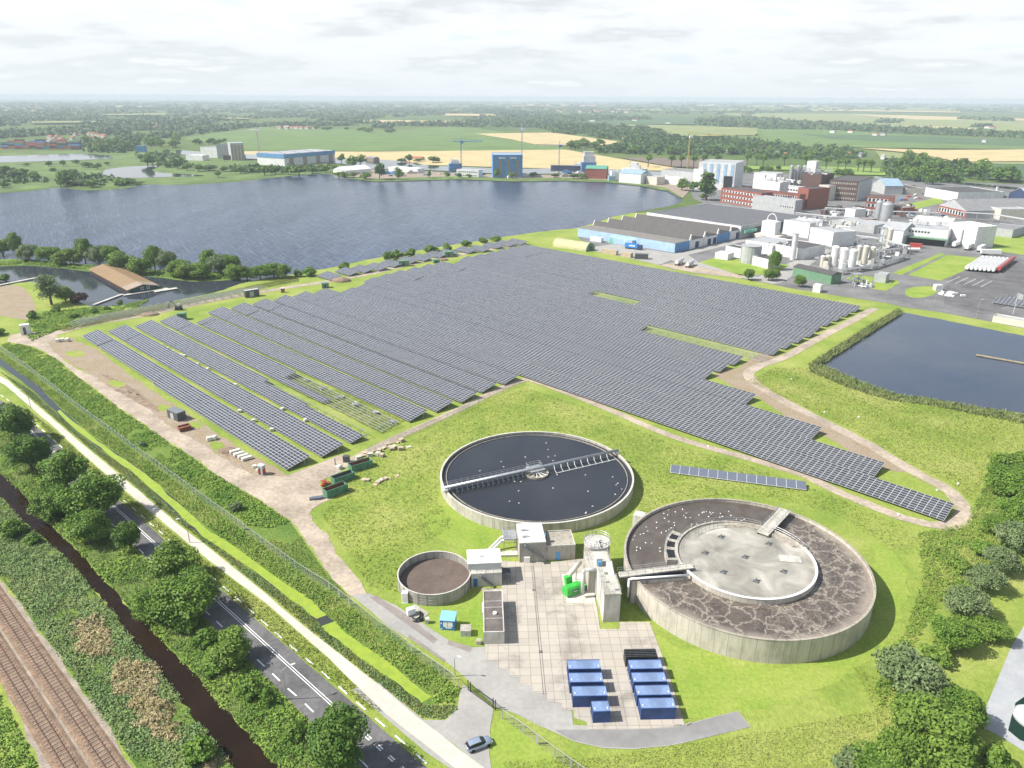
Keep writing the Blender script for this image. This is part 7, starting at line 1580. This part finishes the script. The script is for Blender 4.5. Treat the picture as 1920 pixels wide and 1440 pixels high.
wood('woodland', [(420, 322), (470, 324), (560, 324), (625, 320), (620, 314), (540, 315), (440, 315)], 110, 'bushes merging in front of the white shipyard hall', 5, .004, .5, 'leaf_wood', 24)
treesin([(1052, 272), (1125, 272), (1128, 280), (1060, 281)], 16, 14, 10, 'tree in the round grove at the straw field', 'trees of the round grove')
treesin([(1400, 272), (1500, 278), (1600, 285), (1620, 296), (1560, 304), (1440, 300), (1390, 292)], 16, 13, 9, 'tree in the belt behind the factory', 'trees behind the factory')
treesin([(1655, 335), (1655, 312), (1690, 306), (1760, 306), (1800, 313), (1845, 325), (1850, 342), (1740, 347)], 30, 19, 11, 'big dark tree in the grove right of the factory', 'trees of the grove right of the factory', ('far0', 'far0', 'far1'))
treesin([(1866, 336), (1890, 330), (1990, 336), (1990, 350), (1880, 350)], 9, 17, 11, 'dark tree at the right edge beyond the factory', 'trees at the right edge', ('far0',))
treesin([(160, 268), (250, 272), (255, 284), (200, 288), (160, 284)], 18, 16, 10, 'pale poplar-like tree in the grove by the container yard', 'trees by the container yard', ('far2', 'far1'))
treesin([(250, 262), (350, 262), (352, 276), (300, 280), (255, 276)], 12, 15, 12, 'dark tree behind the left shipyard', 'trees behind the left shipyard', ('far0', 'far1')); treesin([(360, 270), (430, 266), (432, 272), (365, 278)], 10, 12, 8, 'tree at the edge of the green field by the left shipyard', 'trees behind the left shipyard', ('far0',))
treesin([(590, 241), (735, 248), (735, 250), (600, 246)], 14, 12, 12, 'tree in the dark copse standing in the green field', 'trees of the field copse', ('far0',))
MT = [(10, 318, 10, 7), (25, 326, 9, 7), (42, 322, 10, 7), (-6, 330, 10, 8), (62, 328, 7, 6), (5, 345, 6, 6), (122, 332, 16, 7), (112, 340, 9, 6), (160, 332, 8, 7), (150, 342, 7, 6), (172, 344, 7, 6), (222, 340, 6, 7), (240, 341, 6, 7), (255, 343, 5, 6), (90, 306, 7, 5), (50, 308, 5, 5), (118, 305, 7, 5), (142, 303, 7, 5), (166, 308, 9, 8), (182, 311, 7, 6), (200, 306, 6, 5), (275, 298, 14, 7), (285, 302, 12, 7), (310, 284, 9, 6), (312, 308, 8, 6), (332, 305, 12, 6), (350, 312, 8, 7), (372, 314, 8, 7), (392, 314, 8, 7), (408, 325, 7, 4), (420, 316, 7, 5), (450, 318, 9, 6), (470, 317, 9, 6), (495, 318, 10, 7), (515, 317, 10, 7), (540, 318, 10, 7), (560, 318, 11, 8), (585, 318, 10, 7), (610, 316, 10, 6), (625, 314, 9, 6), (635, 326, 7, 6), (660, 303, 13, 8), (675, 299, 13, 8), (640, 296, 14, 7), (645, 327, 6, 6), (663, 327, 6, 5), (685, 329, 7, 6), (747, 325, 14, 6), (767, 296, 14, 4), (752, 300, 7, 6), (785, 300, 6, 6), (812, 298, 9, 7), (822, 300, 6, 4), (805, 326, 8, 3), (838, 327, 8, 4), (860, 328, 8, 4), (880, 329, 6, 5), (930, 322, 12, 4), (960, 328, 7, 4), (1000, 327, 6, 5), (1040, 328, 7, 5), (1075, 329, 6, 5), (1090, 330, 5, 6)]
for i, (x, y, H, Rc) in enumerate(MT): at_crown(random.choice(('far0', 'far1', 'far2', 'willow')) if x < 640 else random.choice(('far0', 'far1', 'far2')), x, y, H * random.uniform(.9, 1.4), Rc * random.uniform(1.0, 1.7), 'tall dark tree standing out on the marsh shore at the left' if i == 6 else ('tree or bush on the marsh beyond the lake' if x < 640 else 'tree between the lake and the shipyard quay'), 'trees on the marsh shore' if x < 640 else 'trees on the shipyard quay')
at_crown('far0', 711, 318, 24, 10, 'biggest dark tree on the far shore, beside the white shed', None)
at_crown('poplar', 1326, 347, 30, 8.5, 'tall dark poplar column at the corner of the lake', None); at_crown('far0', 1300, 348, 13, 9, 'round dark tree left of the tall poplar', None); at_crown('far1', 1279, 345, 14, 8, 'feathery tree at the lake corner left of the round dark one', None); at_crown('far2', 1318, 368, 7, 5, 'bush at the foot of the tall poplar', None)
for x, y in ((1215, 314), (1258, 314), (1277, 314), (1300, 315), (1318, 312), (1345, 312), (1400, 310), (1418, 312), (1430, 314), (1548, 318), (1570, 321), (1584, 322), (1608, 323), (1618, 324), (1632, 325), (1510, 314), (1470, 312)): plant('stem', G(x, y), 20, 7, 'tall bare-stemmed tree in the roadside row behind the works', 'tall trees along the far road')
treesin([(1490, 318), (1540, 318), (1600, 328), (1600, 332), (1500, 324)], 12, 8, 6, 'low hedge tree on the lime field edge', 'hedge on the lime field', ('far0',))
treesin([(1330, 343), (1480, 320), (1440, 318), (1400, 322)], 8, 9, 5, 'small tree at the back of the works', 'trees at the back of the works', ('far0',))
# --- shipyard and villages
bld('shipbuilding_hall', 'big blue shipbuilding hall with tan door strips across the lake', (924, 291), (980, 291), 29, 45, 'w_blue', 'r_blue'); T_, F_ = bld('shipbuilding_hall', 'white and blue ship hall with striped front behind the poplar', (1311, 304), (1380, 307), 30, 45, 'w_white', 'r_pale')
for k in range(5): F_.B(F_.w * (.12 + .19 * k), F_.w * (.2 + .19 * k), -.4, -.02, 8, 29).build('stripe', 'w_paleblue', T_)
F_.B(F_.w * .72, F_.w * .95, -.5, -.03, 0, 16).build('door', 'black_steel', T_)
f = FR((924, 291), (980, 291), z=29); b0 = [o for o in bpy.data.objects if o.name == 'shipbuilding_hall'][0]
for k in range(3): f.B(f.w * (.22 + .28 * k), f.w * (.30 + .28 * k), -.4, -.02, .5, 24).build('door_strip', 'w_tan', b0)
f.B(f.w * .05, f.w * .95, -.6, -.41, 23.5, 27.5).build('name_band', 'w_blue', b0)
for k in range(2): f.B(f.w * (.2 + .38 * k), f.w * (.42 + .38 * k), -.75, -.61, 24.5, 26.5).build('lettering', 'w_white', b0)
bld('ship_hall', 'white narrow hall end left of the striped ship hall', (1301, 317), (1319, 318.5), 22, 60, 'w_white', 'r_grey'); bld('ship_hall', 'long low grey hall left of the striped ship hall', (1240, 318), (1300, 324), 14, 30, 'w_grey', 'r_grey')
bld('boat_shed', 'white boat shed at the lake corner', (1240, 335), (1275, 338), 6, 18, 'w_white', 'w_white', 'gx'); bld('boat_shed', 'white workshop with a pale blue roof on the quay', (1161, 324), (1202, 327), 12, 24, 'w_white', 'r_blue', 'gx'); bld('brick_store', 'red brick store with a green roof on the quay', (1098, 316), (1137, 317), 13, 22, 'w_brick', 'r_green', 'gx'); bld('storage_tank_house', 'round white tank house beside the blue roofed workshop', (1147, 322), (1160, 322), 11, 14, 'w_white', 'r_pale'); bld('boat_shed', 'small pale blue hut on the quay', (1142, 331), (1154, 331), 6, 10, 'r_blue', 'r_blue'); bld('boat_shed', 'cream yard shed right of the blue roofed workshop', (1212, 331), (1232, 333), 9, 16, 'w_cream', 'r_pale')
T_, F_ = bld('shipyard_hall', 'large white shipyard hall with a blue top band at the left', (532, 290), (627, 282.5), 17, (482, 287), 'w_white', 'r_pale'); F_.B(-.4, F_.w + .4, -.5, -.02, 11.5, 17.6).build('blue_band', 'w_blue', T_); F_.B(-.5, -.02, .01, F_.dep, 11.5, 17.6).build('blue_band', 'w_blue', T_)
for k in range(4): F_.B(F_.w * (.09 + .26 * k), F_.w * (.17 + .26 * k), -.4, -.02, .2, 11.4).build('door', 'w_tan', T_)
for k in range(10):
    q = F_.p(F_.w * (.1 + .09 * k), F_.dep * (.2 + .6 * (k % 3) / 2)); MB().box((q.x, q.y, 17.8), (4, 4, 1.4)).build('roof_light', 'w_white', T_)
bld('shipyard_block', 'white office block of the left shipyard', (375, 276), (411, 277), 17, 30, 'w_white', 'r_grey'); T_, F_ = bld('shipyard_block', 'tall grey hall with brown stripes at the left shipyard', (431, 269), (456, 268.5), 27, 40, 'w_grey', 'r_pale')
for k in range(4): F_.B(F_.w * (.05 + .25 * k), F_.w * (.18 + .25 * k), -.4, -.02, .3, 24).build('stripe', 'w_tan', T_)
bld('shipyard_block', 'grey set-back hall between the white offices and the striped hall', (405, 272), (430, 272), 22, 30, 'w_grey', 'r_dark'); bld('shipyard_block', 'low white annex left of the shipyard offices', (348, 291), (379, 292), 8, 16, 'w_white', 'w_white'); bld('shipyard_block', 'small blue building by the bushes at the far left shipyard', (254, 274), (270, 274), 11, 12, 'w_blue', 'r_blue'); bld('shipyard_block', 'brown low store beneath the striped hall', (418, 292), (456, 292), 7, 14, 'w_darkbrick', 'r_dark')
bld('boat_tent', 'white boat tent on the far shore left of the biggest tree', (648, 320), (696, 316), 6, 28, 'w_white', 'w_white', 'gx'); bld('boat_tent', 'long white shed behind the biggest shore tree', (728, 313), (783, 317), 6, 14, 'w_white', 'w_white'); T_, F_ = bld('yard_office', 'white two storey yard office beside the blue hall', (856, 318), (897, 320), 9, 12, 'w_white', 'r_pale'); win_rows(F_, F_.w, 9, 2, 9, T_)
bld('farmhouse', 'farmhouse with a wide orange roof in the straw field', (757, 296), (789, 297), 4, 16, 'w_cream', 'r_tile', 'gx'); bld('farmhouse', 'grey farm shed behind the pale willows', (685, 296), (700, 297), 5, 14, 'w_tan', 'r_grey', 'gx')
HS = [(1170, 258, 'cream'), (1350, 280, 'tan'), (1365, 283, 'tan'), (1410, 283, 'cream'), (1455, 286, 'cream'), (1470, 288, 'tile'), (1590, 287, 'white'), (1612, 288, 'grey'), (1655, 292, 'white'), (1640, 251, 'white'), (1655, 251, 'cream'), (1560, 246, 'white'), (1594, 246, 'white'), (1845, 263, 'white'), (1110, 226, 'white'), (1190, 225, 'white'), (1252, 230, 'white'), (1040, 221, 'white'), (1340, 219, 'white'), (90, 263, 'cream'), (280, 236, 'white'), (290, 237, 'cream'), (520, 237, 'tan'), (535, 237, 'cream'), (555, 238, 'tan'), (575, 238, 'cream'), (1850, 238, 'white'), (1860, 239, 'grey')]
for i, (x, y, c) in enumerate(HS):
    d_ = G(x, y).length; w_ = 7 if d_ < 2500 else 9
    bld('house', 'small %s house among the distant trees' % c if c != 'tile' else 'small red roofed house among the distant trees', (x - w_ / 2, y), (x + w_ / 2, y + .3), 6, 14, 'w_' + (c if c in ('cream', 'tan', 'white', 'grey') else 'white'), ('r_tile', 'r_grey', 'r_pale')[i % 3] if c != 'tile' else 'r_tile', 'gx', cat='house', group='houses in the far villages')
for i in range(60):
    x = random.choice((random.uniform(1040, 1190), random.uniform(500, 590), random.uniform(60, 200))); y = 206 + random.uniform(0, 4) if x > 1000 else (237.5 + random.uniform(0, 1.5) if x > 400 else 247 + random.uniform(0, 14))
    bld('house', 'tiny red roofed village house in the far distance', (x, y), (x + 5, y + .1), 6, 14, 'w_cream', 'r_tile', 'gx', cat='house', group='tiny village houses')
t = thing('tower_block', 'pale tower block alone on the horizon at the far left', 'tower', (-6480, 9000, 0)); MB().bx(-6510, -6455, 9000, 9040, 0, 92).build('wall', 'w_grey', t); MB().bx(-6500, -6478, 9002, 9030, 92.1, 103).build('roof_house', 'w_grey', t)
def crane(label, px, py, h, m, jib, cabm='w_white'):
    t, q = lattice('harbour_crane', label, px, py, h, 1.5, m, 'crane'); a, b_ = jib
    mb = MB(); mb.tube((q.x - b_, q.y, h + 2), (q.x + a, q.y, h + 3), .7, 4); mb.tube((q.x, q.y, h), (q.x, q.y, h + 8), .5, 4); mb.tube((q.x, q.y, h + 8), (q.x + a * .8, q.y, h + 3), .15, 3); mb.tube((q.x, q.y, h + 8), (q.x - b_, q.y, h + 2), .15, 3); mb.build('jib', m, t)
    MB().box((q.x + 1.5, q.y, h + 1), (5, 4, 3.5)).build('cab', cabm, t)
crane('pale grey crane with a long mast in front of the green field', 486, 286, 38, 'steel', (6, 14)); crane('blue harbour crane left of the blue hall', 865, 309, 33, 'crane_blue', (34, 12), 'crane_blue'); crane('harbour crane with a blue cab right of the blue hall', 1048, 313, 30, 'steel', (-36, -10), 'crane_blue'); crane('yellow tower crane above the far road', 1289, 316, 45, 'crane_yellow', (48, -14), 'w_white'); crane('thin mast beside the blue hall', 978, 327, 58, 'steel', (3, 3))
def ship(label, A, B, hull, h=6, sup=(.5, .85), suph=10):
    f = FR(A, B); t = thing('ship', label, 'ship', f.p(0, 0)); w = f.w; b_ = 11
    mb = MB(); n = [(0, 1.5), (w * .06, 0), (w * .82, 0), (w, b_ / 2), (w * .82, b_), (w * .06, b_), (0, b_ - 1.5)]
    mb.prism([f.p(x, y)[:2] for x, y in n], .3, h); mb.build('hull', hull, t); f.B(w * sup[0], w * sup[1], 1.2, b_ - 1.2, h + .01, h + suph * .6).build('superstructure', 'w_white', t); f.B(w * (sup[0] + .05), w * (sup[1] - .1), 2, b_ - 2, h + suph * .6 + .01, h + suph).build('bridge', 'w_white', t)
    mb = MB(); mb.tube(f.p(w * sup[0], b_ / 2, h), f.p(w * sup[0], b_ / 2, h + suph * 1.5), .4, 5); mb.build('mast', 'steel', t)
ship('blue hulled ship with a white superstructure in the far dock', (1089, 316), (1119, 316), 'w_blue', 9, (.15, .9), 15); ship('long dark barge lying left of the blue hulled ship', (1032, 317), (1088, 318), 'w_navy', 5, (.8, .95), 5); ship('white motor yacht in front of the long grey hall', (1165, 322), (1212, 324), 'w_white', 5, (.3, .7), 8); ship('blue hull on the slip left of the blue hall', (841, 316), (866, 316), 'w_blue', 7, (.2, .8), 6)
# containers stacked in the far yard
cm = ['red_paint', 'r_tile', 'w_blue', 'w_tan', 'w_green', 'r_tile', 'w_darkbrick', 'w_navy']
cu = {}
for m_ in set(cm): cu[m_] = None
i = 0
for r_ in range(3):
    for c_ in range(11):
        hh = 2 + (c_ * 7 + r_ * 3) % 3
        for l_ in range(hh):
            m_ = cm[(c_ * 3 + r_ * 5 + l_ * 2) % 8]; q = G(2 + c_ * 13.2, 279.5 - r_ * 4 + c_ * .1)
            if cu[m_] is None: o = tag(MB().bx(0, 12.1, 0, 2.5, 0, 2.6).bx(.2, .3, -.05, -.01, .2, 2.4).bx(11.8, 11.9, -.05, -.01, .2, 2.4).build('stacked_container', m_), '', 'container'); cu[m_] = o
            else: o = copy_tree(cu[m_])
            o.location = (q.x, q.y, .4 + l_ * 2.65); o.scale = (1.45, 3, 1.25); o['label'] = {'red_paint': 'bright red', 'r_tile': 'orange', 'w_blue': 'blue', 'w_tan': 'tan', 'w_green': 'green', 'w_darkbrick': 'dark red', 'w_navy': 'navy'}[m_] + ' container in the stacks of the far left yard'; o['group'] = 'stacked containers of the far yard'; i += 1
# quay clutter: parked cars and boats seen as specks
def speck(px, py, m, kind, label, group, sz):
    q = G(px, py); a = random.uniform(-.6, .6)
    if kind == 'car':
        mb = MB().box((q.x, q.y, .85), (4.3 * sz, 1.8 * sz, .9), a).box((q.x, q.y, 1.5), (2.3 * sz, 1.6 * sz, .6), a)
    else:
        mb = MB(); st = len(mb.v); mb.prism([(-4, -1.3), (3, -1.3), (5.5, 0), (3, 1.3), (-4, 1.3)], 0, 1.6).box((-.5, 0, 2.2), (3.5, 1.8, 1.2)); mb.xform(Matrix.Translation((q.x, q.y, .5)) @ Matrix.Rotation(a, 4, 'Z') @ Matrix.Scale(sz, 4))
    tag(mb.build('parked_car' if kind == 'car' else 'small_boat', m), label, kind, group)
for i in range(46):
    x = random.uniform(700, 1230); y = np.interp(x, [700, 760, 860, 960, 1060, 1140, 1230], [333, 333, 330, 334, 333, 336, 345]) - random.uniform(0, 9)
    speck(x, y, random.choice(('w_white', 'w_white', 'w_grey', 'w_blue', 'w_navy', 'w_cream')), 'boat' if i % 3 else 'car', 'small boat laid up on the far quay' if i % 3 else 'car parked on the far quay', 'boats on the quay' if i % 3 else 'cars on the quay', 1.5 if i % 3 else 1.2)
for i in range(34):
    x = random.uniform(1680, 1905); y = 366 + (x - 1680) * .04 + random.uniform(-10, 40)
    if abs(y - 385) > 14 or x < 1740: speck(x, y, random.choice(('w_white', 'w_grey', 'w_navy', 'red_paint', 'blue_paint')), 'car', 'car parked among the halls of the works', 'cars in the works', 1.2)
# builder's own bookkeeping is not part of the scene
for o in bpy.data.objects:
    for k in ('_o', '_x'):
        if k in o: del o[k]
